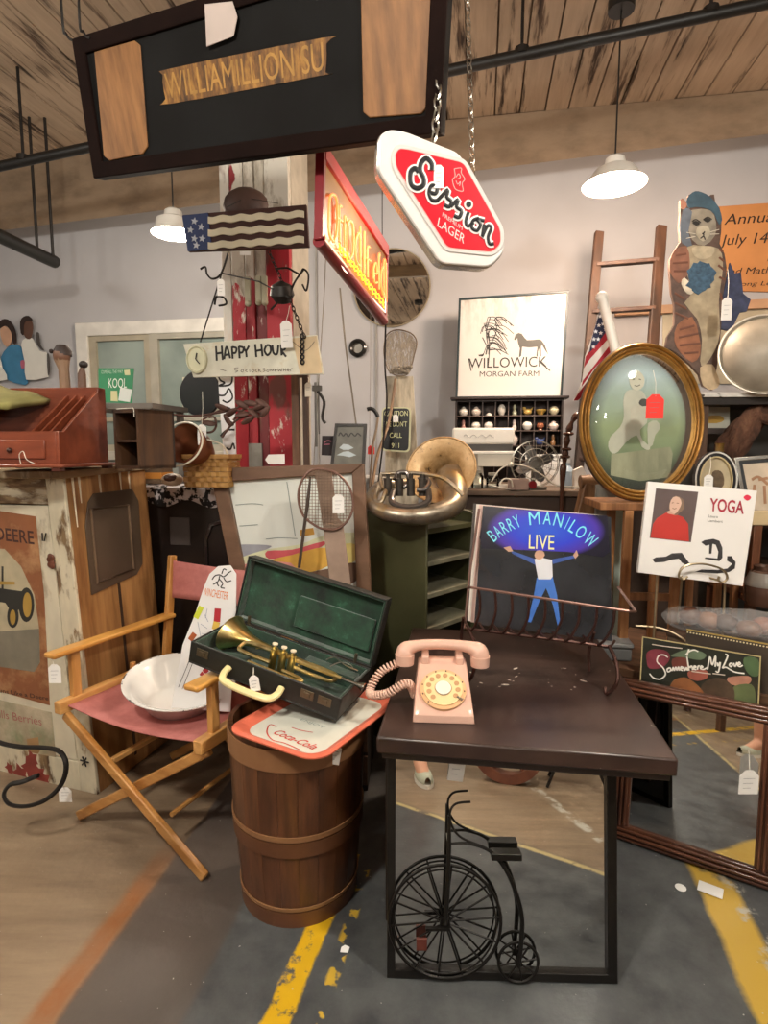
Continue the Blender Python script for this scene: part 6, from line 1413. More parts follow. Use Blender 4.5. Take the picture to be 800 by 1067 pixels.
# halo of blue behind the words: printed gradient
m, nt, b = nodes('printed_blue_glow'); b.inputs['Roughness'].default_value = .25; tc = NN(nt, 'ShaderNodeTexCoord'); vm = NN(nt, 'ShaderNodeVectorMath', operation='SUBTRACT'); c_ = pl.loc(*ca(360, 175)); vm.inputs[1].default_value = (c_[0], c_[1], 0); nt.links.new(tc.outputs['Object'], vm.inputs[0])
sc_ = NN(nt, 'ShaderNodeVectorMath', operation='MULTIPLY'); hw = abs(pl.loc(*ca(570, 175))[0]-c_[0]); hh_ = abs(pl.loc(*ca(360, 90))[1]-c_[1]); sc_.inputs[1].default_value = (1/hw, 1/(hh_*1.15), 0); nt.links.new(vm.outputs[0], sc_.inputs[0])
ln = NN(nt, 'ShaderNodeVectorMath', operation='LENGTH'); nt.links.new(sc_.outputs[0], ln.inputs[0])
nt.links.new(ramp(nt, ln.outputs['Value'], [(.0, lin('2f5bd0')), (.55, lin('3040c8')), (.85, lin('4a35a0')), (1.0, lin('1e1c2a'))]), b.inputs['Base Color'])
fill(pl, t, [[ca(150, 95), ca(575, 125), ca(583, 250), ca(560, 268), ca(440, 250), ca(330, 245), ca(140, 238), ca(132, 200)]], m, 'blue_glow_picture', .002, .0026, rnd=0)
CY = mat('7fe3ee', .3, var=0, emit=0); YE = mat('f3efa0', .3, var=0)
# letters along an arc
arc = [('B', (185, 212), (165, 180), -38), ]
def arcword(s_, pts, h, m_, nm):
    """pts: baseline points (crop px) one per letter edge"""
    bs = B()
    sm = smooth_path([(*ca(*p), 0) for p in pts], 10); sm = [(p.x, p.y) for p in sm]
    L_tot = [0]
    for a, b_ in zip(sm, sm[1:]): L_tot.append(L_tot[-1]+math.hypot(b_[0]-a[0], b_[1]-a[1]))
    def atl(d):
        for i in range(len(sm)-1):
            if L_tot[i+1] >= d: k = (d-L_tot[i])/(L_tot[i+1]-L_tot[i]); return (sm[i][0]*(1-k)+sm[i+1][0]*k, sm[i][1]*(1-k)+sm[i+1][1]*k)
        return sm[-1]
    wd = {'M': 1.4, 'W': 1.35, 'I': .55, ' ': .5, 'O': 1.1, 'L': .7, 'N': 1.1}
    ws = [wd.get(c, 1) for c in s_]; k = L_tot[-1]/sum(ws); d = 0
    out = B()
    for c, w_ in zip(s_, ws):
        if c != ' ':
            m0 = .43 if c == 'I' else .1; a, e = atl(d+m0*w_*k), atl(d+(1-m0)*w_*k); ux, uy = e[0]-a[0], e[1]-a[1]; n_ = math.hypot(ux, uy)
            up = (uy/n_*h, -ux/n_*h)
            la, lb, lu = pl.loc(*a), pl.loc(*e), pl.loc(a[0]+up[0], a[1]+up[1]); hh2 = math.hypot(lu[0]-la[0], lu[1]-la[1])
            q = text(c, la, lb, hh2, None, 'raw', .003, up=(lu[0]-la[0], lu[1]-la[1])); out.v, out.f, out.mi = out.v+q.v, out.f+[tuple(i+len(out.v) for i in f) for f in q.f], out.mi+q.mi
        d += w_*k
    return out.put(nm, m_, t)
arcword('BARRY', [(180, 218), (225, 185), (280, 160)], 13.5, CY, 'lettering'); arcword('MANILOW', [(300, 158), (370, 155), (440, 178), (520, 240)], 14, CY, 'lettering')
pxtext(pl, 'LIVE', ca(302, 238), ca(390, 242), 15, YE, t, .003)
fill(pl, t, [[ca(*p) for p in [(330, 340), (385, 335), (400, 400), (412, 500), (402, 505), (385, 430), (362, 375), (340, 420), (310, 495), (298, 492), (320, 400)]]], mat('3f6fc0', .4, var=.15), 'blue_trousers_picture', .002, .0032)
fill(pl, t, [[ca(*p) for p in [(322, 275), (345, 270), (383, 278), (385, 335), (378, 345), (335, 345)]]], mat('d9dae0', .4, var=.08), 'white_vest_picture', .002, .0034)
fill(pl, t, [[ca(*p) for p in [(240, 245), (325, 275), (325, 295), (245, 256)]], [ca(*p) for p in [(383, 278), (460, 262), (465, 270), (386, 296)]]][:1], mat('35539c', .4, var=.1), 'sleeve_picture', .002, .0033)
fill(pl, t, [[ca(*p) for p in [(383, 276), (460, 262), (465, 270), (386, 292)]]], mat('35539c', .4, var=.1), 'sleeve_picture', .002, .0033)
fill(pl, t, [[ca(*p) for p in [(215, 235), (238, 230), (248, 248), (232, 250)]]], SK, 'hand_picture', .002, .0036); fill(pl, t, [[ca(*p) for p in [(456, 262), (468, 244), (474, 262), (464, 274)]]], SK, 'hand_picture', .002, .0036)
fill(pl, t, [[ca(*p) for p in [(322, 262), (330, 246), (350, 246), (358, 262), (345, 275), (330, 275)]]], SK, 'face_picture', .002, .0036, rnd=2)
t = thing('record_rack', 'bent wire record rack with curved bars on the dark table', 'rack')
zt3 = .66
rail = [P(487, 613, 1.80), P(490, 612, 1.74), P(655, 637, 1.64), P(662, 637, 1.66), P(644, 612, 1.86)]
g = B(); g.tube(rail, .0045, 6); g.put('top_rail', mat('8a6a60', .35, .6), t)
lo = [P(486, 653, 1.84), P(640, 672, 1.78)]
B().tube([P(486, 653, 1.9), P(486, 655, 1.78), P(636, 674, 1.70), P(640, 668, 1.84)], .005, 6).put('bottom_rail', RKM, t)
for i in range(9):
    k = (i+.5)/9; a = P(490, 612, 1.74).lerp(P(655, 637, 1.64), k*.97); b_ = P(484, 655, 1.78).lerp(P(634, 674, 1.70), k*.98+.0)
    m1 = a.lerp(b_, .5)+V((.012, -.012, 0)); e_ = b_+V((-.01, .10, -.003))
    B().tube(smooth_path([a, m1, b_, e_], 6), .0042, 6).put('curved_bar', RKM, t)
for (px_, py_, Y1, Y0) in ((488, 655, 1.78, 1.80), (634, 672, 1.70, 1.72)):
    a = P(px_, py_, Y1); f0 = V((a.x-.01, Y1-.03, zt3+.004))
    B().tube(smooth_path([a, a+V((.018, -.02, -.05)), V((a.x+.01, Y1-.05, zt3+.05)), f0, f0+V((-.0, .02, .012))], 6), .0055, 6).put('foot', RKM, t)
    a2 = P(px_-2, py_-40, 1.95); B().tube(smooth_path([a+V((0, .12, 0)), a+V((.0, .16, -.08)), V((a.x, Y1+.15, zt3+.004))], 6), .0055, 6).put('foot', RKM, t)
B().tube([P(484, 655, 1.90), P(489, 600, 1.93), P(499, 530, 1.97)], .0045, 6).put('end_post', mat('8a6a60', .35, .6), t)
# ============================================================ RIGHT SIDE: LADDER
wallY = lambda px: None
t = thing('wooden_ladder', 'brown wooden ladder leaning on the back wall by the orange poster', 'ladder')
LWd = wood('2b1c13', '4e3323', 'z', .65, s=4, st=9)
lt, rt = P(624, 242, 3.55), P(689, 236, 3.45)
d_ = (P(603, 485, 3.25)-lt).normalized(); lb = lt+d_*((CZT+.002-lt.z)/d_.z); d2 = (P(672, 470, 3.15)-rt).normalized(); rb = rt+d2*((CZT+.002-rt.z)/d2.z)
B().bar(lb, lt, .05, .035, up=(0, 1, 0)).put('side_rail', LWd, t, bevel=.004); B().bar(rb, rt, .055, .035, up=(0, 1, 0)).put('side_rail', LWd, t, bevel=.004)
k = 0
for i in range(9):
    s_ = .135+i*.19
    if s_ > 1: break
    B().bar(lt.lerp(lb, s_), rt.lerp(rb, s_), .05, .022, up=(0, 0, 1)).put('rung', wood('33201a', '553a2b', 'x', .65), t, bevel=.003)
# ============================================================ FLAG
pl = Plane(P(625, 380, 2.6), -4, 3)
t = thing('american_flag', 'small American flag hanging from a white pole by the oval portrait', 'flag', pl.M)
def cg(x, y): return (600+x*200/628, 180+y*340/1067)
a, b_ = inv(t, P(*cg(85, 408), 2.58)), inv(t, (P(680, 520, 2.45).x, 2.45, P(667, 523, 2.30).z+.002))
B().tube([a, b_], .021, 12).put('pole', mat('ddd9d0', .4), t); B().ball(tuple(a), .027, sz=.8).put('pole_cap', mat('ddd9d0', .4), t)
fl = [(80, 445), (130, 555), (155, 575), (60, 690), (8, 745), (-8, 745), (20, 680), (30, 600), (55, 530)]
g = B(); q = pl.L([cg(*p) for p in fl]); g.prism(q, -.004, 0); g.put('white_stripes', mat('e2ddd8', .8, var=.05), t)
for st_ in ([(60, 560), (105, 510), (118, 528), (45, 610), (25, 640), (32, 600)], [(125, 545), (135, 565), (60, 640), (18, 700), (22, 680)], [(145, 572), (158, 585), (60, 692), (6, 745), (-8, 745), (12, 715), (50, 665)]):
    fill(pl, t, [[cg(*p) for p in st_]], mat('a3202f', .8, var=.1), 'red_stripe', .0, .0015)
fill(pl, t, [[cg(*p) for p in [(80, 445), (108, 505), (70, 560), (42, 590), (55, 530)]]], mat('1f2747', .8, var=.1), 'blue_canton', .0, .003)
g = B()
for i, (x, y) in enumerate([(78, 470), (88, 495), (74, 500), (64, 520), (80, 525), (96, 512), (58, 545), (72, 545), (56, 570)]):
    q = pl.loc(*cg(x, y)); B().prism([(q[0]+(.010 if j % 2 == 0 else .0045)*math.sin(2*PI*j/10), q[1]+(.010 if j % 2 == 0 else .0045)*math.cos(2*PI*j/10)) for j in range(10)], .003, .004).put('star', mat('e6e6ea', .7, var=0), t)
# ============================================================ STAND + OVAL PORTRAIT
oc = P(667, 440, 2.30); zb = P(667, 523, 2.30).z
pl = Plane(P(667, 523, 2.30), -4, 5)
t = thing('oval_portrait', 'large oval gilt framed portrait of a small child on a tree stump', 'portrait', pl.M)
c = pl.loc(667.5, 440); rx = abs(pl.loc(733.5, 440)[0]-c[0]); ry = abs(pl.loc(667, 357)[1]-c[1])
GD_ = mat('a37a3c', .35, .55, var=.25, s=25, bp=.1)
def ovring(k0, k1, z0, z1, name, m_):
    g = B(); N = 64; vs = []
    for i in range(N):
        a = 2*PI*i/N
        for k in range(7):
            f_ = k/6; e = k0+(k1-k0)*f_; z = z0+(z1-z0)*math.sin(PI*f_)
            vs.append((c[0]+(rx-e)*math.cos(a), c[1]+(ry-e)*math.sin(a), z))
    g.add(vs, [(i*7+k, i*7+k+1, ((i+1) % N)*7+k+1, ((i+1) % N)*7+k) for i in range(N) for k in range(6)]); return g.put(name, m_, t)
ovring(0, .018, 0, .018, 'outer_moulding', GD_); ovring(.018, .030, .006, .012, 'middle_moulding', mat('8c6530', .4, .5, var=.25, s=25)); ovring(.030, .044, .004, .014, 'inner_moulding', GD_)
B().ring(ell(*c, rx, ry, 64), ell(*c, rx-.044, ry-.044, 64), -.02, .003).put('frame_back', mat('4a3320', .6), t)
m, nt, b = nodes('hand_tinted_portrait'); tc = NN(nt, 'ShaderNodeTexCoord'); sp = NN(nt, 'ShaderNodeSeparateXYZ'); nt.links.new(tc.outputs['Object'], sp.inputs[0])
mr = NN(nt, 'ShaderNodeMapRange'); mr.inputs[1].default_value = c[1]-ry*.9; mr.inputs[2].default_value = c[1]+ry*.9; nt.links.new(sp.outputs['Y'], mr.inputs[0])
n = noise(nt, s=5, d=4); ad = NN(nt, 'ShaderNodeMath', operation='MULTIPLY_ADD'); nt.links.new(n, ad.inputs[0]); ad.inputs[1].default_value = .35; nt.links.new(mr.outputs[0], ad.inputs[2])
colr = ramp(nt, ad.outputs[0], [(.18, lin('2a302c')), (.35, lin('5b6a50')), (.62, lin('8d9c74')), (.82, lin('93a596')), (1.0, lin('a9bcc0'))])
v1 = NN(nt, 'ShaderNodeVectorMath', operation='SUBTRACT'); v1.inputs[1].default_value = (c[0], c[1], 0); nt.links.new(tc.outputs['Object'], v1.inputs[0]); v2 = NN(nt, 'ShaderNodeVectorMath', operation='MULTIPLY'); v2.inputs[1].default_value = (1/(rx-.04), 1/(ry-.04), 0); nt.links.new(v1.outputs[0], v2.inputs[0]); ln = NN(nt, 'ShaderNodeVectorMath', operation='LENGTH'); nt.links.new(v2.outputs[0], ln.inputs[0])
nt.links.new(mixc(nt, ramp(nt, ln.outputs['Value'], [(.72, (0, 0, 0)), (1, (.85, .85, .85))]), colr, lin('2c302c')), b.inputs['Base Color']); b.inputs['Roughness'].default_value = .35
B().prism(ell(*c, rx-.04, ry-.04, 64), -.012, .0).put('print', m, t)
def co_(x, y): return (600+x*140/800, 350+y*175/1000)
GH_ = mat('b9b8a8', .5, var=.08, s=20); GHd = mat('9a988a', .5, var=.1)
fill(pl, t, [[co_(*p) for p in [(210, 705), (560, 660), (575, 700), (560, 840), (380, 865), (205, 830)]]], wood('7a7a62', 'a0a084', 'y', .6, s=6, st=4), 'stump_picture', 0, .001)
fill(pl, t, [[co_(*p) for p in [(300, 330), (345, 318), (395, 330), (420, 380), (430, 430), (420, 520), (380, 560), (395, 620), (440, 660), (430, 680), (390, 660), (360, 590), (290, 640), (250, 690), (215, 700), (190, 660), (205, 600), (260, 545), (285, 480), (280, 390)]]], GH_, 'child_body_picture', .001, .002, rnd=2)
fill(pl, t, [[co_(*p) for p in [(315, 260), (335, 215), (375, 210), (405, 250), (400, 300), (365, 325), (330, 310)]]], mat('c4c0ae', .5, var=.08), 'child_head_picture', .002, .003, rnd=2)
fill(pl, t, [[co_(*p) for p in [(372, 400), (390, 375), (420, 380), (428, 410), (395, 420)]]], mat('3e3c38', .5), 'dark_cap_picture', .002, .003, rnd=2)
fill(pl, t, [[co_(*p) for p in [(430, 520), (480, 505), (500, 550), (470, 590), (455, 650), (430, 655), (425, 590)]]], mat('b4b4a2', .5, var=.1), 'pet_picture', .001, .002, rnd=2)
pen(pl, t, [[co_(*p) for p in q] for q in ([(335, 262), (348, 258)], [(372, 258), (386, 262)], [(345, 295), (362, 300), (380, 292)])], .004, mat('6b675c', .5, var=0), 'face_marks_picture', .0035)
# domed glass
g = B(); N = 40; K = 8; vs = []
for i in range(N):
    a = 2*PI*i/N
    for k in range(K+1):
        f_ = 1-k/K; vs.append((c[0]+(rx-.042)*math.cos(a)*f_, c[1]+(ry-.042)*math.sin(a)*f_, .004+.035*math.sqrt(max(0, 1-f_*f_))))
g.add(vs, [(i*(K+1)+k, i*(K+1)+k+1, ((i+1) % N)*(K+1)+k+1, ((i+1) % N)*(K+1)+k) for i in range(N) for k in range(K)]); g.put('domed_glass', GLASS, t, ang=80)
price_tag(*co_(470, 420), 2.2, 'bright red price tag hanging on the oval portrait', w=.066, h=.09, m=mat('e8352c', .6, var=0), top=pl.M @ V((c[0]+.03, c[1]+ry*.62, .04)))
w3 = pl.M @ V((c[0], c[1]-ry, 0))
t = thing('wooden_stand', 'tall wooden stand carrying the oval portrait', 'stand', MX.Translation((w3.x, w3.y, 0)) @ MX.Rotation(R(-6), 4, 'Z')); zs_ = w3.z
SW = wood('6d4526', 'a5734a', 'z', .5)
B().box(-.17, .17, -.07, .2, zs_-.03, zs_).put('stand_top', SW, t, bevel=.003)
for x in (-.06, .13):
    for y in (-.06, .17): B().box(x-.016, x+.016, y-.016, y+.016, .5755, zs_-.03).put('leg', wood('8f5f38', 'b98556', 'z', .5), t, bevel=.002)
B().box(-.06, .13, -.055, -.04, .8, .83).put('stretcher', SW, t)
pl = Plane(P(630, 520, 2.5), -4, 4)
t = thing('grey_board', 'mint and grey weathered board propped behind the blue album', 'board', Plane((P(630, 520, 2.5).x, P(630, 520, 2.5).y, 0), -4, 2).M)
pl = Plane((P(630, 520, 2.5).x, P(630, 520, 2.5).y, 0), -4, 2); z5 = pl.loc(630, 505)[1]
x0_, x1_ = pl.loc(621, 520)[0], pl.loc(652, 520)[0]
B().box(x0_, (x0_+x1_)/2+.02, 0, z5, -.02, 0).put('grey_plank', peel('8b8d88', '6d6f6a', .5, 5, (2, .4, 1), .7, .06), t); B().box((x0_+x1_)/2+.022, x1_, 0, z5, -.02, .004).put('mint_plank', peel('b3c4b8', '7f8c82', .58, 5, (2, .4, 1), .7, .06), t)
t = thing('wooden_beam', 'short thick brown wooden beam end beside the oval portrait base', 'beam'); a, b_ = P(617, 502, 2.62), P(603, 560, 2.66)
b_ = a+(b_-a)*3; B().bar(a, b_, .085, .06, up=(0, 1, 0)).put('beam', wood('5f4028', '8f6a48', 'z', .5), t, bevel=.006); B().tube([a+V((-.055, 0, 0)), a+V((.06, 0, .005))], .03, 12).put('rounded_end', wood('5f4028', '8f6a48', 'x', .5), t)
# ============================================================ ORANGE POSTER ON THE WALL
pl = Plane(uv(0, V1-.004), ROOM)
t = thing('event_poster', 'orange event poster behind the cat figure', 'poster', pl.M)
def cp_(x, y): return (720+x*80/356, 180+y*240/1067)
B().prism(pl.L([cp_(125, 160), cp_(700, 118), cp_(690, 560), cp_(120, 548)]), 0, .012).put('panel', mat('c98a52', .6, var=.06), t)
DI2 = mat('2b2018', .6, var=0); zz = .013
text_ = lambda s_, a, b_, h: pxtext(pl, s_, cp_(*a), cp_(*b_), h, DI2, t, zz, shear=.2)
text_('Annual', (148, 245), (400, 228), 11); text_('July 14', (128, 340), (350, 328), 11); text_('B', (348, 412), (380, 410), 8); text_('and Math', (145, 476), (365, 468), 7); text_('Long Leaf', (200, 528), (410, 522), 4.5)
t = thing('pale_panel', 'pale framed panel on the wall behind the metal basin', 'panel', pl.M)
B().prism(pl.L([(690, 322), (880, 312), (880, 400), (690, 400)]), 0, .01).put('panel', mat('b7ac94', .6, var=.12), t); B().prism(pl.L([(640, 322), (880, 308), (880, 318), (640, 330)]), 0, .04).put('upper_rail', mat('c99f7c', .6), t)
# ============================================================ SHELF UNIT
q = P(735, 409, 2.75); SZ1 = q.z
MS = MX.Translation((q.x, q.y, 0)) @ MX.Rotation(R(-4), 4, 'Z')
t = thing('shelf_unit', 'old open shelf unit with a chipped white top shelf at the picture edge', 'shelves', MS); SU = t
WPc = peel('d9d6cf', '3a2c24', .60, 8, (1.5, 3, 3), .6, .01)
B().box(-.06, 1.1, 0, .38, SZ1-.022, SZ1+.0).put('shelf', WPc, t, bevel=.002)
B().box(-.06, 1.1, .01, .38, SZ1-.055, SZ1-.023).put('shelf_rail', mat('1e1713', .6), t)
for z in (1.02, .80, .35): B().box(.0, 1.1, 0.02, .38, z, z+.02).put('shelf', wood('33241b', '594234', 'x', .6), t)
for x in (0, 1.06):
    for y in (.03, .34): B().box(x, x+.035, y, y+.035, 0, SZ1-.05).put('upright', wood('3a281d', '5f4636', 'z', .6), t)
B().box(.0, 1.1, .37, .38, .3, SZ1-.05).put('back_board', mat('43423f', .7, var=.3, s=3), t)
# ============================================================ CAT FIGURE
pl = Plane(P(732, 406, 2.82), -4, 4)
t = thing('cat_cutout', 'painted wooden cat figure with blue hat and bouquet on the top shelf', 'cutout', pl.M)
def cc(x, y): return (690+x*100/485, 190+y*220/1067)
CO = [(88, 90), (102, 78), (128, 105), (130, 65), (165, 45), (200, 52), (230, 72), (245, 62), (262, 60), (268, 100), (290, 130), (300, 180), (298, 250), (290, 310), (315, 360), (325, 430), (320, 500), (302, 600), (300, 700), (292, 800), (282, 900), (272, 960), (292, 1020), (255, 1050), (205, 1030), (185, 970), (140, 920), (60, 855), (14, 835), (25, 780), (60, 720), (60, 620), (45, 560), (36, 450), (36, 390), (60, 345), (90, 300), (84, 220), (90, 150)]
y_bot = pl.loc(*cc(240, 1050))[1]
fill(pl, t, [[cc(*p) for p in CO]], mat('57433a', .6, var=.45, s=22), 'figure', -.02, 0, bevel=.002)
CC = lambda lst, c_, nm_, z, v=.32, rnd=2: fill(pl, t, [[cc(*p) for p in lst]], mat(c_, .6, var=v, s=16), nm_, 0, z, rnd)
CC([(120, 330), (200, 320), (285, 335), (305, 400), (300, 480), (285, 600), (290, 760), (265, 850), (210, 930), (190, 900), (200, 800), (175, 690), (110, 610), (150, 560), (120, 450)], 'a3957b', 'cream_belly_picture', .001)
CC([(75, 720), (150, 680), (185, 780), (190, 870), (150, 910), (90, 860), (60, 800)], '8f5b3e', 'orange_leg_picture', .002)
CC([(60, 345), (120, 322), (138, 400), (125, 470), (80, 510), (42, 460), (38, 400)], '875a46', 'orange_arm_picture', .002)
CC([(108, 482), (150, 525), (155, 560), (125, 565), (95, 515)], 'd3c9b4', 'paw_picture', .004)
CC([(118, 180), (150, 140), (240, 140), (270, 200), (265, 270), (210, 320), (150, 290)], '8d8577', 'face_picture', .001)
CC([(100, 160), (112, 130), (150, 150), (130, 250), (150, 320), (100, 310), (88, 230)], '5b6470', 'cheek_fur_picture', .0015)
CC([(120, 100), (135, 66), (165, 46), (200, 52), (240, 75), (285, 130), (300, 190), (285, 215), (262, 160), (225, 135), (170, 125), (135, 130)], '3a5464', 'blue_hat_picture', .003)
CC([(92, 130), (90, 95), (104, 84), (124, 112), (112, 135)], 'a0705c', 'ear_picture', .0015); CC([(150, 205), (168, 196), (188, 210), (170, 220)], '26231f', 'eye_picture', .0035); CC([(208, 192), (226, 182), (244, 192), (228, 204)], '26231f', 'eye_picture', .0035); CC([(175, 230), (205, 222), (232, 228), (240, 265), (205, 300), (172, 268)], 'b0a793', 'muzzle_picture', .0025); CC([(150, 330), (200, 322), (262, 330), (250, 372), (200, 390), (160, 372)], 'b5a88e', 'ruff_picture', .002)
CC([(190, 935), (250, 920), (272, 960), (290, 1020), (255, 1048), (205, 1028)], 'b7a385', 'foot_picture', .002)
g = B(); q = pl.loc(*cc(192, 480)); k = abs(pl.loc(*cc(272, 480))[0]-q[0]); random.seed(5)
g.prism([(q[0]+k*random.uniform(.78, 1.08)*math.cos(2*PI*i/26)*(1 if i % 2 else .85), q[1]+k*1.1*random.uniform(.8, 1.05)*math.sin(2*PI*i/26)) for i in range(26)], .002, .006); g.put('blue_bouquet_picture', mat('3a5870', .7, var=.4, s=60), t)
pen(pl, t, [[cc(*p) for p in q] for q in ([(148, 200), (168, 190), (192, 206)], [(204, 192), (226, 178), (248, 190)], [(198, 262), (206, 258), (212, 250)], [(190, 285), (206, 275), (214, 292)], [(206, 262), (206, 278)])], .006, mat('2a2320', .6, var=0), 'face_marks_picture', .004)
pen(pl, t, [[cc(*p) for p in q] for q in ([(165, 262), (120, 255)], [(165, 275), (118, 285)], [(240, 252), (285, 240)], [(240, 264), (285, 262)])], .003, mat('cfc8b8', .6, var=0), 'whisker_picture', .004)
pen(pl, t, [[cc(*p) for p in q] for q in ([(65, 370), (120, 362)], [(50, 410), (128, 405)], [(55, 450), (118, 450)], [(85, 745), (160, 725)], [(80, 785), (180, 765)], [(85, 825), (188, 815)], [(110, 865), (180, 860)], [(285, 380), (308, 400)], [(280, 420), (312, 445)], [(285, 480), (316, 495)], [(60, 560), (110, 590)], [(62, 610), (120, 640)], [(62, 660), (130, 690)], [(290, 560), (300, 600)], [(285, 340), (305, 352)])], .010, mat('6a3f2c', .6, var=.1), 'stripe_picture', .004)
CC([(330, 520), (345, 400), (368, 455), (400, 450), (412, 560), (450, 590), (430, 650), (380, 660), (340, 610)], '3b4058', 'blue_bird_picture', .0, rnd=0) if False else None
fill(pl, t, [[cc(*p) for p in [(310, 560), (325, 500), (345, 402), (368, 458), (400, 452), (412, 560), (450, 590), (430, 650), (395, 655), (350, 750), (300, 740), (300, 680)]]], mat('39405c', .7, var=.35, s=30), 'blue_bundle', -.018, -.004, bevel=.002)
price_tag(*cc(325, 640), 2.70, 'white price tag hanging at the side of the cat figure', w=.047, h=.1, top=P(*cc(330, 440), 2.78))
B().box(-.05, .03, -.02, .02, 0, .012) if False else None
# ============================================================ METAL BASIN
q = P(797, 369, 2.72)
t = thing('metal_basin', 'round galvanised metal basin leaning on the top shelf', 'basin', MX.Translation(q) @ MX.Rotation(R(-14), 4, 'Z') @ MX.Rotation(R(80), 4, 'X'))
m, nt, b = nodes('dull_zinc'); b.inputs['Metallic'].default_value = .15; n = noise(nt, s=6, d=6)
nt.links.new(ramp(nt, n, [(.3, lin('7d7568')), (.7, lin('a89f8f'))]), b.inputs['Base Color']); b.inputs['Roughness'].default_value = .5
r_ = .185; B().lathe([(r_, .0), (r_-.004, .004), (r_*.93, -.004), (r_*.8, .03), (r_*.5, .06), (.001, .07)], 44, sx=1.05).put('dish', m, t, ang=60)
g = B(); g.tube([(r_*1.05*math.cos(2*PI*i/44), r_*math.sin(2*PI*i/44), .0) for i in range(44)], .005, 6, True); g.put('rim', mat('cfc9bb', .3, .6), t)
# ============================================================ GOODS ON THE LOWER SHELVES
t = thing('framed_print', 'small white framed print with a brass lamp shape under the top shelf', 'picture', Plane(P(748, 437, 2.88), -4, 0).M); pl = Plane(P(748, 437, 2.88), -4, 0)
fill(pl, t, [[(733, 424), (760, 424), (760, 452), (733, 452)]], mat('b9b8aa', .6), 'print', -.006, 0); fill(pl, t, [[(734, 434), (750, 433), (754, 438), (746, 441), (734, 440)]], mat('b8923e', .5), 'brass_shape_picture', 0, .002, rnd=2); fill(pl, t, [[(733, 446), (760, 446), (760, 452), (733, 452)]], mat('3a302c', .5), 'dark_band_picture', 0, .002)
t = thing('driftwood', 'shaggy brown bark-like mass filling the space under the top shelf', 'driftwood', MX.Translation(P(770, 455, 2.80)))
m, nt, b = nodes('shaggy_brown'); n = noise(nt, (1, 1, .4), s=16, d=8, w=.75, rot=(0, R(40), 0))
nt.links.new(ramp(nt, n, [(.3, lin('33221a')), (.55, lin('6d4a38')), (.75, lin('9a7458'))]), b.inputs['Base Color']); b.inputs['Roughness'].default_value = .95; bump(nt, b, n, 1, .03)
g = B()
def blob(i, j):
    a = 2*PI*i; z = -1+2*j; r = math.sqrt(max(0, 1-z*z))*(1+.18*math.sin(5*a+6*z)+.1*math.sin(11*a)); x, y, zz2 = r*math.cos(a)*.075, r*math.sin(a)*.05, z*.17
    return (x+zz2*.62, y, zz2)
g.grid(blob, 32, 20); g.put('bark_mass', m, t, ang=80)
B().tube([P(783, 432, 2.78)-t.location, P(800, 436, 2.76)-t.location, P(818, 442, 2.74)-t.location], [.02, .03, .035], 10).put('branch', m, t)
q = P(749, 477, 2.72); t = thing('brass_candlestick', 'short brass cylinder standing over the small oval picture', 'candlestick', MX.Translation(q))
B().lathe([(.001, 0), (.024, 0), (.024, .004), (.018, .01), (.018, .06), (.022, .068), (.014, .068), (.014, .02), (.001, .02)], 20).put('cylinder', BR_, t)
B().box(-.04, .04, -.02, .05, -.44, 0).put('plinth', mat('2a211c', .7), t)
pl = Plane(P(745, 500, 2.45), -4, 5)
t = thing('oval_picture', 'small oval black and white framed cat picture above the white book', 'picture', pl.M)
c = pl.loc(745, 500); rx = abs(pl.loc(768, 500)[0]-c[0]); ry = abs(pl.loc(745, 474)[1]-c[1])*1.15
B().ring(ell(*c, rx, ry, 40), ell(*c, rx-.022, ry-.022, 40), -.01, .008).put('frame', mat('17161a', .35, coat=.4), t); B().ring(ell(*c, rx-.003, ry-.003, 40), ell(*c, rx-.009, ry-.009, 40), .008, .011).put('white_line', mat('d3d0c8', .4), t); B().ring(ell(*c, rx-.022, ry-.022, 40), ell(*c, rx-.028, ry-.028, 40), -.008, .010).put('inner_rim', mat('cbb98e', .4, .4), t)
B().prism(ell(*c, rx-.022, ry-.022, 40), -.008, 0).put('print', mat('b9ab8c', .6, var=.2), t)
fill(pl, t, [[(742, 492), (748, 490), (753, 494), (754, 505), (746, 512), (741, 502)]], mat('5b4a36', .6, var=.4, s=40), 'cat_picture', 0, .001, rnd=2)
price_tag(738, 501, 2.38, 'white price tag hanging over the small oval picture', w=.038, h=.05, top=P(740, 476, 2.43))
w3 = pl.M @ V((c[0], c[1]-ry, 0)); t = thing('wooden_stand', 'plain narrow wooden riser holding the small oval picture', 'stand', MX.Translation((w3.x, w3.y, 0)) @ MX.Rotation(R(-6), 4, 'Z'))
B().box(-.12, .12, -.03, .16, w3.z-.025, w3.z-.001).put('stand_top', SW, t)
for x in (-.1, .085):
    for y in (-.02, .13): B().box(x, x+.025, y, y+.025, 0, w3.z-.025).put('leg', SW, t)
pl = Plane(P(795, 528, 2.42), -6, 6)
t = thing('silver_frame', 'silver framed faded picture at the picture edge above the book', 'picture', pl.M)
yb_ = pl.inv @ V((pl.o.x, pl.o.y, w3.z)); o = pl.L([(764, 477), (850, 470), (850, 540), (776, 540)]); 
B().ring(o, shrink(o, .016), -.008, .008).put('frame', mat('b5b3ae', .25, .9, var=.05), t, bevel=.002); B().ring(shrink(o, .016), shrink(o, .03), -.006, .003).put('inner_border', mat('2d2f33', .4), t); B().prism(shrink(o, .03), -.006, 0).put('print', mat('c9b9a4', .6, var=.2, s=10), t)
pen(pl, t, [[(783, 500), (790, 497), (800, 505)], [(786, 505), (784, 522)], [(796, 506), (797, 525)], [(790, 500), (800, 498)]], .012, mat('a37a5c', .6, var=.2), 'faded_figure_picture', .001)
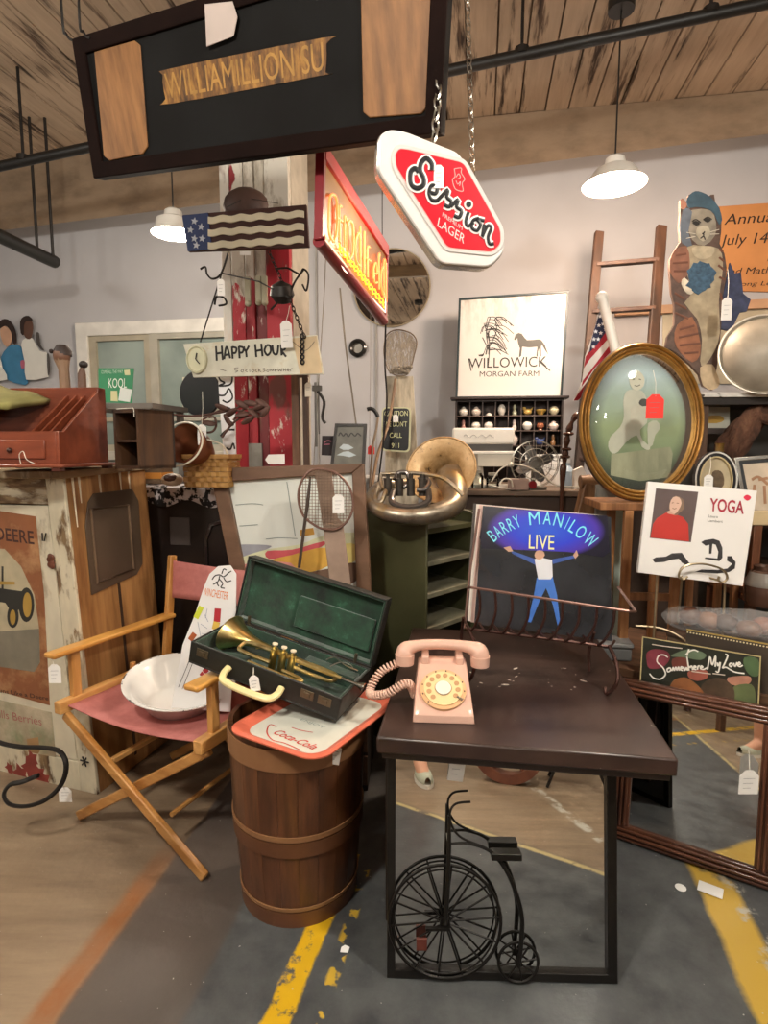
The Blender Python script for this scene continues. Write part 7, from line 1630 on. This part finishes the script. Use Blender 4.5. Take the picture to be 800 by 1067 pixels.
# dark wood goods: beams and a jar at the edge
q = P(790, 600, 2.5)
t = thing('wooden_chair', 'dark brown wooden chair frame stacked at the picture edge', 'chair', MX.Translation((P(782, 600, 2.38).x, 2.38, 0)) @ MX.Rotation(R(-4), 4, 'Z'))
CHW = wood('4a2c1c', '76492f', 'z', .45)
zc1 = P(785, 532, 2.38).z
for x in (0, .36): B().bar((x, 0, 0), (x+.01, 0, zc1), .035, .03, up=(0, 1, 0)).put('leg', CHW, t, bevel=.003)
for x in (0, .36): B().bar((x, .32, 0), (x, .32, .75), .03, .03, up=(0, 1, 0)).put('leg', CHW, t, bevel=.003)
B().box(-.02, .4, -.02, .36, .76, .79).put('seat', CHW, t, bevel=.005); B().box(-.02, .4, -.02, .02, zc1-.06, zc1).put('top_rail', mat('c9b48c', .5), t, bevel=.004)
q = P(794, 630, 2.3); t = thing('stone_jar', 'brown glazed jar with a grey shoulder at the picture edge', 'jar', MX.Translation((q.x, q.y, q.z)))
zq = P(794, 585, 2.3).z-q.z
B().lathe([(.001, 0), (.06, 0), (.068, .02), (.068, zq*.5), (.05, zq*.75), (.04, zq*.8), (.042, zq*.9), (.03, zq*.9), (.001, zq*.5)], 24).put('jar_body', mat('5a4034', .25, var=.2, coat=.5), t); B().lathe([(.0685, zq*.45), (.069, zq*.52), (.052, zq*.76)], 24).put('grey_glaze', mat('8d8780', .3, coat=.5), t)
JZ = q.z
# ============================================================ BENCH BEHIND THE BROWN MIRROR
bw0 = MB2.M @ V((0, 0, 0)); yawb = math.degrees(math.atan2(MB2.M[1][0], MB2.M[0][0]))
BMx = MX.Translation((bw0.x, bw0.y, 0)) @ MX.Rotation(R(yawb), 4, 'Z') @ MX.Translation((.03, .17, 0)); BZ = .575
t = thing('low_bench', 'low wooden bench behind the brown mirror stacked with boxes and records', 'bench', BMx)
B().box(-.12, 1.0, 0, .56, BZ-.03, BZ).put('bench_top', wood('4a3322', '6b4c35', 'x', .6), t)
for x in (-.1, .94):
    for y in (.01, .5): B().box(x, x+.04, y, y+.04, 0, BZ-.03).put('leg', wood('4a3322', '6b4c35', 'z', .6), t)
bi = BMx.inverted()
# records leaning on the mirror's top
pl = Plane(BMx @ V((.2, -.03, BZ+.002)), yawb, 6)
def cs(x, y): return (660+x*140/800, 650+y*100/571)
t = thing('record_album', 'record album with white script title, flowers and sleeping animals', 'record', pl.M)
al = [(668, 664), (793, 684), (788, 742), (664, 712)]
yb0 = pl.loc(670, 712)[1]
o = pl.L([(669, 663), (793, 684), (790, 748), (666, 718)])
B().prism(o, -.004, 0).put('sleeve', mat('26281f', .4, var=.4, s=9, coat=.3), t)
B().ring(o, shrink(o, .004), 0, .001).put('cream_border', mat('b9a878', .5), t)
def fs(lst, c_, nm_, z=.0006, v=.25, rnd=3): fill(pl, t, [[cs(*p) for p in q] for q in lst], mat(c_, .45, var=v, s=14, coat=.3), nm_, 0, z, rnd)
fs([[(80, 170), (130, 150), (200, 165), (215, 210), (170, 260), (95, 265), (78, 220)]], '7d3440', 'pink_flower_picture')
fs([[(230, 210), (300, 200), (330, 240), (300, 275), (240, 270)]], '6e3a30', 'pink_flower_picture', .0008); fs([[(330, 280), (430, 275), (440, 320), (380, 340), (330, 320)]], 'a05848', 'pink_flower_picture', .0007); fs([[(560, 320), (680, 310), (700, 340), (660, 370), (580, 360)]], 'b5806a', 'pink_flower_picture', .0007)
fs([[(210, 385), (240, 335), (300, 318), (350, 340), (400, 385), (410, 415), (300, 408), (215, 400)]], '8f5a34', 'orange_dog_picture', .001)
fs([[(400, 380), (440, 335), (510, 322), (570, 350), (600, 400), (590, 460), (500, 440), (430, 425)]], '4a3a2c', 'dark_cat_picture', .001, .5)
fs([[(600, 370), (700, 360), (725, 420), (715, 490), (640, 480), (590, 430)]], '5f6a44', 'green_leaf_picture', .0008); fs([[(660, 200), (740, 210), (750, 300), (700, 310), (660, 260)]], '49603f', 'green_leaf_picture', .0008); fs([[(220, 190), (330, 150), (430, 180), (400, 215), (300, 200)]], '66775e', 'green_leaf_picture', .0005)
SWH = mat('eeeae0', .4, var=0)
scr = [[(205, 200), (180, 185), (150, 190), (140, 225), (175, 260), (190, 300), (160, 328), (120, 322), (95, 295)], [(215, 260), (200, 270), (205, 285), (222, 275), (215, 258)], [(228, 280), (236, 258), (242, 278), (252, 256), (258, 276), (268, 255), (272, 278)], [(280, 268), (294, 262), (284, 254), (280, 272), (294, 278)], [(300, 255), (304, 278), (316, 258), (320, 276), (332, 250)], [(318, 195), (330, 278)], [(335, 262), (346, 250), (352, 275)], [(360, 262), (372, 256), (362, 250), (358, 268), (374, 272)], [(380, 272), (384, 252), (394, 250)], [(400, 262), (412, 256), (402, 250), (398, 266), (418, 270), (440, 258)],
       [(440, 272), (455, 195), (468, 245), (488, 190), (486, 255)], [(498, 230), (502, 250), (516, 228), (505, 285), (488, 280)], [(545, 180), (560, 190), (540, 240), (530, 262), (552, 258), (600, 285), (660, 295)], [(578, 232), (570, 245), (580, 255), (588, 240), (578, 232)], [(596, 232), (604, 254), (616, 228)], [(622, 244), (636, 238), (628, 228), (620, 246), (634, 254), (650, 245)], [(330, 150), (325, 165), (318, 190)], [(310, 185), (330, 165), (360, 155), (385, 165)]]
pen(pl, t, [[cs(*p) for p in q] for q in scr], .0048, SWH, 'script_title', .0018)
pen(pl, t, [[cs(*p) for p in q] for q in ([(110, 122), (190, 134), (290, 146)], [(345, 282), (460, 298)], [(470, 295), (545, 304)])], .0035, mat('d9c9b8', .5, var=0), 'small_print', .0016)
pl2 = Plane(BMx @ V((.33, .02, BZ+.002)), yawb, 5)
t = thing('record_album', 'dark record album with a beaded gold edge behind the script title album', 'record', pl2.M)
o = pl2.L([(715, 655), (830, 676), (828, 745), (712, 715)]); B().prism(o, -.004, 0).put('sleeve', mat('3a3026', .5, var=.3), t)
g = B()
for i in range(34):
    a, b_ = V((*o[0], 0)), V((*o[1], 0)); q = a.lerp(b_, (i+.5)/34); g.prism(ell(q.x, q.y-.012, .0028, .0028, 8), 0, .001)
g.put('beaded_edge', mat('e0d2a8', .5, var=0), t, kind='stuff'); B().prism([o[0], o[1], (o[1][0], o[1][1]-.005), (o[0][0], o[0][1]-.005)], 0, .001).put('gold_line', mat('a98f4c', .5), t)
# boxes on the bench
def carton(x, y, w_, d, h, c_, label, z=BZ, yaw=0, name='cardboard_box', cat='box', band=None):
    t = thing(name, label, cat, BMx @ MX.Translation((x, y, z+.001)) @ MX.Rotation(R(yaw), 4, 'Z'))
    B().box(0, w_, 0, d, 0, h*.78).put('box_body', mat(c_, .7, var=.1), t, bevel=.002); B().box(-.003, w_+.003, -.003, d+.003, h*.6, h).put('lid', mat(band or c_, .7, var=.1), t, bevel=.002)
carton(.09, .09, .24, .13, .075, 'c9ba94', 'cream carton with dark end nearest the record rack', band='d6c9a4')
carton(.35, .13, .24, .2, .09, 'c4b38c', 'cream carton under the wrapped goods', band='4a3628')
carton(.09, .1, .52, .11, .05, '54402f', 'dark brown flat box lying across the cream cartons', z=BZ+.092, band='4a3527')
carton(.62, .14, .26, .2, .12, 'b7a47c', 'tan carton at the picture edge end of the bench')
# plastic wrapped goods
t = thing('wrapped_goods', 'brown goods in shiny clear plastic wrap below the white book', 'package', BMx @ MX.Translation((.36, .155, BZ+.145)))
random.seed(11); cols = ['6b4434', '9a6a4c', '4a3028', '7d5540', '8a5038', '5a3a2c', 'a07a5a', '6f4a3a']
for i in range(8):
    x = -.2+.06*i+random.uniform(-.01, .01); g = B(); g.ball((x, random.uniform(-.03, .03), .035+random.uniform(0, .02)), .038, sx=1.1, sz=.85); g.put('bundle', mat(cols[i], .4, var=.3, s=20), t)
m, nt, b = nodes('crinkled_plastic'); b.inputs['Base Color'].default_value = (.9, .9, .9, 1); b.inputs['Roughness'].default_value = .12; b.inputs['Alpha'].default_value = .28; n = noise(nt, s=16, d=6, w=.7); bump(nt, b, n, 1, .05)
g = B()
def pw_(i, j):
    a = 2*PI*j; e = math.sin(PI*min(1, max(0, i)))**.35; return (-.30+.72*i, .085*e*math.cos(a), .042+.058*e*math.sin(a)+.006*math.sin(20*i+5*a))
g.grid(pw_, 36, 20); g.put('plastic_wrap', m, t, ang=80)
t = thing('plastic_bag', 'clouded clear plastic bag bulging at the picture edge', 'bag', BMx @ MX.Translation((.74, .2, BZ+.125)))
g = B(); g.grid(lambda i, j: ((.16+.02*math.sin(9*i*PI))*math.cos(2*PI*i)*math.sin(PI*j), .10*math.sin(2*PI*i)*math.sin(PI*j), .065-.065*math.cos(PI*j)), 30, 14)
m2, nt, b = nodes('clouded_plastic'); b.inputs['Base Color'].default_value = (.75, .76, .78, 1); b.inputs['Roughness'].default_value = .2; b.inputs['Alpha'].default_value = .6; bump(nt, b, noise(nt, s=14, d=6, w=.7), 1, .05)
g.put('bag_film', m2, t, ang=80)
# grey tote beside the table
q = P(655, 700, 2.12)
t = thing('grey_tote', 'small grey lidded plastic tote between the dark table and the records', 'tote', MX.Translation((q.x-.02, q.y+.05, BZ+.001)) @ MX.Rotation(R(-8), 4, 'Z'))
zz1 = P(650, 668, 2.2).z-BZ
B().box(-.09, .05, .0, .1, 0, zz1-.02).put('tote_body', mat('6b6c6c', .5, var=.1), t, bevel=.008); B().box(-.095, .055, -.005, .105, zz1-.02, zz1).put('lid', mat('7f8080', .5, var=.1), t, bevel=.006)
# ============================================================ YOGA BOOK ON EASEL
def cy(x, y): return (640+x*160/776, 480+y*220/1067)
pl = Plane(P(720, 600, 2.02), -3, 8)
t = thing('record_album', 'white yoga album with a portrait in red on a wire easel', 'record', pl.M)
o = pl.L([cy(170, 105), cy(722, 152), cy(650, 635), cy(118, 565)])
B().prism(o, -.018, 0).put('sleeve', mat('e9e6e2', .35, var=.02, coat=.3), t, bevel=.0015)
B().prism(pl.L([cy(210, 140), cy(423, 158), cy(386, 412), cy(178, 390)]), 0, .0008).put('portrait_ground_picture', mat('5b4c4a', .4, var=.25, s=5), t)
fill(pl, t, [[cy(*p) for p in [(262, 262), (300, 268), (345, 285), (372, 320), (376, 408), (182, 388), (195, 320), (215, 290)]]], mat('b8322a', .45, var=.12), 'red_sweater_picture', .0008, .0014, rnd=0)
fill(pl, t, [[cy(*p) for p in [(285, 200), (310, 178), (345, 195), (352, 240), (325, 265), (310, 278), (280, 262), (275, 230)]]], mat('7f6654', .5), 'hair_picture', .0008, .0016, rnd=2)
fill(pl, t, [[cy(*p) for p in [(278, 220), (295, 185), (325, 185), (338, 215), (322, 250), (305, 268), (282, 255)]]], mat('d3b09c', .45, var=.06), 'face_picture', .0016, .002, rnd=2)
fill(pl, t, [[cy(*p) for p in [(262, 258), (285, 250), (310, 262), (300, 274), (270, 268)]]], mat('c99f8a', .45), 'neck_picture', .0014, .0018, rnd=0)
pen(pl, t, [[cy(*p) for p in q] for q in ([(288, 214), (298, 212)], [(312, 214), (324, 216)], [(292, 240), (302, 244), (312, 240)])], .0022, mat('6a3c34', .5, var=0), 'face_marks_picture', .0022)
pxtext(pl, 'YOGA', cy(478, 252), cy(652, 268), 13, mat('a32a3c', .4, var=0), t, .001, bold=.02)
pxtext(pl, 'Laura', cy(474, 286), cy(522, 290), 2.6, mat('5a5554', .5, var=0), t, .001); pxtext(pl, 'Lambert', cy(470, 308), cy(546, 314), 2.6, mat('5a5554', .5, var=0), t, .001)
fill(pl, t, [[cy(*p) for p in [(652, 186), (670, 172), (690, 186), (672, 202)]]], mat('cf2a48', .4, var=0), 'red_dot', 0, .001, rnd=4)
YB = mat('2e2c2e', .5, var=.1)
fill(pl, t, [[cy(*p) for p in [(190, 500), (210, 488), (260, 485), (290, 468), (340, 465), (365, 500), (380, 520), (365, 530), (340, 515), (325, 495), (290, 500), (250, 512), (205, 515)]]], YB, 'stretching_figure_picture', 0, .001)
fill(pl, t, [[cy(*p) for p in [(438, 412), (455, 402), (500, 395), (530, 405), (545, 440), (545, 490), (530, 508), (455, 495), (460, 488), (520, 494), (525, 460), (512, 425), (495, 420), (490, 470), (478, 470), (480, 425), (460, 430)]]], YB, 'arching_figure_picture', 0, .001)
fill(pl, t, [[cy(*p) for p in [(405, 562), (440, 550), (520, 552), (570, 545), (595, 522), (568, 505), (570, 482), (590, 482), (612, 512), (608, 545), (580, 562), (520, 570)]]], YB, 'lying_figure_picture', 0, .001)
t = thing('wire_easel', 'thin brass wire easel under the white yoga album', 'easel')
Ye = 1.99
g = B(); g.tube(smooth_path([P(*cy(370, 585), Ye), P(*cy(345, 600), Ye), P(*cy(325, 580), Ye), P(*cy(345, 540), Ye), P(*cy(400, 522), Ye), P(*cy(470, 525), Ye), P(*cy(545, 550), Ye), P(*cy(570, 590), Ye), P(*cy(550, 615), Ye), P(*cy(525, 605), Ye), P(*cy(530, 585), Ye)], 6), .004, 6); g.put('front_scroll', mat('a8987c', .3, .8), t)
for x0, x1 in ((236, 218), (585, 570)):
    zf = BMx.translation.z+BZ+.002
    a, b_ = P(*cy(x0, 585), 2.03), P(*cy(x1, 900 if x0 < 400 else 930), 2.03)
    b2 = a+(b_-a)*((zf-a.z)/(b_.z-a.z)) if b_.z > zf else b_
    B().tube([a+V((0, .075, .2)), a+V((0, .03, 0)), b2+V((0, .03, 0))], .0042, 6).put('leg', mat('b3a284', .3, .8), t)
a = P(*cy(410, 560), 2.06); B().tube([P(*cy(345, 600), Ye), a+V((-.03, .06, 0)), P(*cy(525, 605), Ye)], .004, 6).put('ledge_wire', mat('b3a284', .3, .8), t)
B().tube([a+V((0, .08, .15)), V((a.x+.02, 2.2, BZ+.15))], .004, 6).put('rear_leg', mat('b3a284', .3, .8), t)
B().tube(smooth_path([P(662, 652, 2.1), P(690, 655, 2.08), P(712, 666, 2.04), P(716, 675, 2.0), P(714, 690, 1.98)], 6), .0035, 6).put('wire_hook', mat('b3a284', .4, .6), label='pale bent wire hooked over the script title album', cat='wire')
# thing lying right of rack: dark rubber foot/bottle
# ============================================================ WHAT THE MIRRORS SEE
# photographer standing behind the phone
def person(x, y, yaw):
    t = thing('person', 'person in shorts, shirt and pale slip-on shoes, seen only in the mirror', 'person', at(x, y, 0, yaw))
    SKN = mat('c9967a', .55, var=.05)
    def skin(name, verts, edges, rad, m_, root=0, sub=2):
        me = bpy.data.meshes.new(name); me.from_pydata(verts, edges, []); o = bpy.data.objects.new(name, me); col.objects.link(o); o.parent = t; me.materials.append(m_)
        md = o.modifiers.new('skin', 'SKIN'); md.use_smooth_shade = True; sv = me.skin_vertices[0].data if me.skin_vertices else None
        if sv is None:
            bpy.context.view_layer.objects.active = o; bpy.ops.mesh.customdata_skin_add(); sv = me.skin_vertices[0].data
        for s_, r_ in zip(sv, rad): s_.radius = (r_, r_) if not isinstance(r_, tuple) else r_
        sv[root].use_root = True
        s2 = o.modifiers.new('sub', 'SUBSURF'); s2.levels = sub; s2.render_levels = sub; return o
    v = [(0, 0, .95), (0, 0, 1.12), (0, .0, 1.32), (0, 0, 1.44), (0, .02, 1.54), (0, .03, 1.62), (0, .03, 1.72),
         (.1, 0, .9), (.12, .08, .5), (.13, .12, .09), (.14, .20, .05), (.15, .29, .03),
         (-.1, 0, .9), (-.12, .01, .5), (-.13, -.02, .09), (-.14, .06, .05), (-.15, .15, .03),
         (.19, 0, 1.38), (.25, .06, 1.12), (.13, .24, 1.28), (.09, .30, 1.33), (-.19, 0, 1.38), (-.25, .06, 1.12), (-.13, .24, 1.28), (-.09, .30, 1.33)]
    e = [(0, 1), (1, 2), (2, 3), (3, 4), (4, 5), (5, 6), (0, 7), (7, 8), (8, 9), (9, 10), (10, 11), (0, 12), (12, 13), (13, 14), (14, 15), (15, 16), (2, 17), (17, 18), (18, 19), (19, 20), (2, 21), (21, 22), (22, 23), (23, 24)]
    r = [(.15, .11), (.14, .10), (.17, .11), .06, .055, .085, .075, .095, .06, .042, .04, .03, .095, .06, .042, .04, .03, .055, .043, .034, .03, .055, .043, .034, .03]
    skin('body', v, e, r, SKN)
    skin('shirt', [(0, 0, .93), (0, 0, 1.12), (0, 0, 1.34), (0, 0, 1.43), (.19, 0, 1.39), (.235, .04, 1.2), (-.19, 0, 1.39), (-.235, .04, 1.2)], [(0, 1), (1, 2), (2, 3), (2, 4), (4, 5), (2, 6), (6, 7)], [(.18, .13), (.16, .12), (.19, .13), .075, .075, .07, .075, .07], mat('5a6b7c', .9, var=.1))
    skin('shorts', [(0, 0, .98), (0, 0, .9), (.1, 0, .84), (.12, .0, .54), (-.1, 0, .84), (-.12, .0, .54)], [(0, 1), (1, 2), (2, 3), (1, 4), (4, 5)], [(.17, .125), (.16, .125), .115, .105, .115, .105], mat('6f6a58', .9, var=.1))
    g = B(); g.lathe([(.001, .105), (.05, .10), (.085, .06), (.098, 0), (.085, -.05), (.075, -.05)], 18, (0, .015, 1.70)); g.put('hair', mat('4a3628', .8, var=.2), t)
    g = B(); g.ball((.03, .115, 1.67), .011); g.put('eye', WHITE, t); g = B(); g.ball((-.03, .115, 1.67), .011); g.put('eye', WHITE, t)
    g = B(); g.tube([(0, .115, 1.68), (0, .135, 1.645)], [.008, .014], 8); g.put('nose', SKN, t); g = B(); g.tube([(-.022, .112, 1.615), (0, .12, 1.61), (.022, .112, 1.615)], .005, 6); g.put('mouth', mat('a5625a', .5), t)
    for s_ in (-1, 1):
        g = B(); g.ball((s_*.085, .03, 1.66), .022, sx=.4, sz=1.4); g.put('ear', SKN, t)
        # hand: palm with five fingers round the phone
        hv = [(s_*.09, .30, 1.33), (s_*.085, .335, 1.36), (s_*.08, .36, 1.385)]; he = [(0, 1), (1, 2)]; hr = [.024, .03, .026]
        for f_ in range(4):
            k = len(hv); zf = 1.365+.014*f_; L_ = (.030, .034, .032, .026)[f_]
            hv += [(s_*.082, .365, zf), (s_*.062, .385, zf+.004), (s_*(.062-L_), .380, zf+.006)]; he += [(2, k), (k, k+1), (k+1, k+2)]; hr += [.010, .009, .007]
        k = len(hv); hv += [(s_*.075, .325, 1.385), (s_*.055, .325, 1.40)]; he += [(1, k), (k, k+1)]; hr += [.012, .009]
        skin('hand', hv, he, hr, SKN, sub=1)
    SH = mat('b5b8a4', .8, var=.08, s=20)
    for s_ in (1, -1):
        g = B(); x0 = s_*.14
        def sh(i, j):
            a = 2*PI*i; k = j; ln_ = (.07 if s_ > 0 else -.07)+.27*k; w_ = .047*(1-.25*(2*k-1)**4)*(math.sin(PI*min(1, max(0, .04+.92*k)))**.35); h_ = .055*(1-.55*k)+.012
            return (x0+w_*math.cos(a)+s_*.01*k, ln_, .022+(h_*max(0, math.sin(a)) if math.sin(a) > 0 else .006*math.sin(a)))
        g.grid(sh, 24, 16); so = g.put('shoe', SH, t, ang=60); g = B(); g.prism([(x0+.05*math.cos(a)*(1)+s_*.01*(math.sin(a)*.5+.5), .065+(.14 if s_ > 0 else 0)+.142*math.sin(a)) for a in [2*PI*i/28 for i in range(28)]], 0, .02); g.put('sole', mat('e0ddd2', .6), so)
    ph = thing('mobile_phone', 'dark mobile phone held up by the person behind the camera', 'phone', at(x, y, 0, yaw) @ MX.Translation((0, .375, 1.39)))
    B().box(-.045, .045, -.004, .004, -.015, .065).put('phone_body', BLACK, ph, bevel=.003)
person(-.035, -.47, -6)

# things standing behind the camera, seen in the mirrors
t = thing('rusty_cartwheel', 'rusty iron wheel standing on the floor, seen in the mirror with the bicycle', 'wheel', at(.60, -.30, .21, 20, 0, 0) @ MX.Rotation(R(90), 4, 'X'))
RW2 = mat('6d4230', .6, .3, var=.3, s=14)
g = B(); g.lathe([(.16, -.04), (.21, -.045), (.21, .045), (.16, .04), (.16, -.04)], 36); g.put('rim', RW2, t)
for i in range(6): B().tube([(.03*math.cos(i*PI/3), .03*math.sin(i*PI/3), 0), (.165*math.cos(i*PI/3), .165*math.sin(i*PI/3), 0)], .012, 8).put('spoke', RW2, t)
g = B(); g.cyl((0, 0, -.05), .035, .1, 18); g.put('hub', RW2, t)
price_t = thing('price_tag', 'white tag tied to the rusty iron wheel', 'price tag', at(.60, -.20, .2, 180, 90, 0), 'price tags tied to the goods'); B().prism([(-.02, -.035), (.02, -.035), (.02, .025), (.01, .035), (-.01, .035), (-.02, .025)], 0, .001).put('card', PAPER, price_t)
t = thing('iron_plant_stand', 'dark iron stand with bowed legs, seen in the mirror with the bicycle', 'stand', at(.97, -.28, 0, 15))
B().box(-.16, .16, -.12, .12, .5, .52).put('top', wood('3b2618', '6b4a30', 'x', .6), t)
for x in (-.13, .13):
    for y in (-.1, .1): B().tube(smooth_path([(x, y, .5), (x*1.1, y, .3), (x*.8, y, .15), (x*1.2, y*1.1, .005)], 5), .009, 6).put('leg', IRON, t)
t = thing('black_churn', 'tall black metal churn, seen dark in the brown mirror', 'churn', at(.86, .98, 0))
B().lathe([(.001, 0), (.07, 0), (.09, .02), (.10, .08), (.10, .46), (.085, .52), (.085, .55), (.075, .55), (.075, .5), (.001, .45)], 30).put('churn_body', mat('211b19', .25, var=.2, coat=.5), t)
t = thing('pedestal_table', 'brown table behind the photographer', 'table', at(-1.2, -1.3, 0, 10))
B().box(-.5, .5, -.3, .3, .72, .76).put('table_top', wood('3f2a1c', '6b4a33', 'x', .5), t)
for x in (-.45, .4):
    for y in (-.25, .2): B().box(x, x+.05, y, y+.05, 0, .72).put('leg', wood('3f2a1c', '6b4a33', 'z', .5), t)
EXPO = .38
# ============================================================ CAMERA, VIEW
cd = bpy.data.cameras.new('camera'); co = bpy.data.objects.new('camera', cd); col.objects.link(co)
cd.sensor_fit = 'VERTICAL'; cd.sensor_height = 36; cd.lens = F/1067*36; cd.clip_start = .02
co.location = (0, 0, CZ); co.rotation_euler = (PI/2-PT, 0, 0)
bpy.context.scene.camera = co
sc = bpy.context.scene
sc.view_settings.view_transform = 'Standard'; sc.view_settings.look = 'None'; sc.view_settings.gamma = 1; sc.view_settings.use_curve_mapping = False
sc.view_settings.exposure = EXPO
w = bpy.data.worlds.new('world'); sc.world = w; w.use_nodes = True; w.node_tree.nodes['Background'].inputs[0].default_value = (.03, .03, .03, 1)
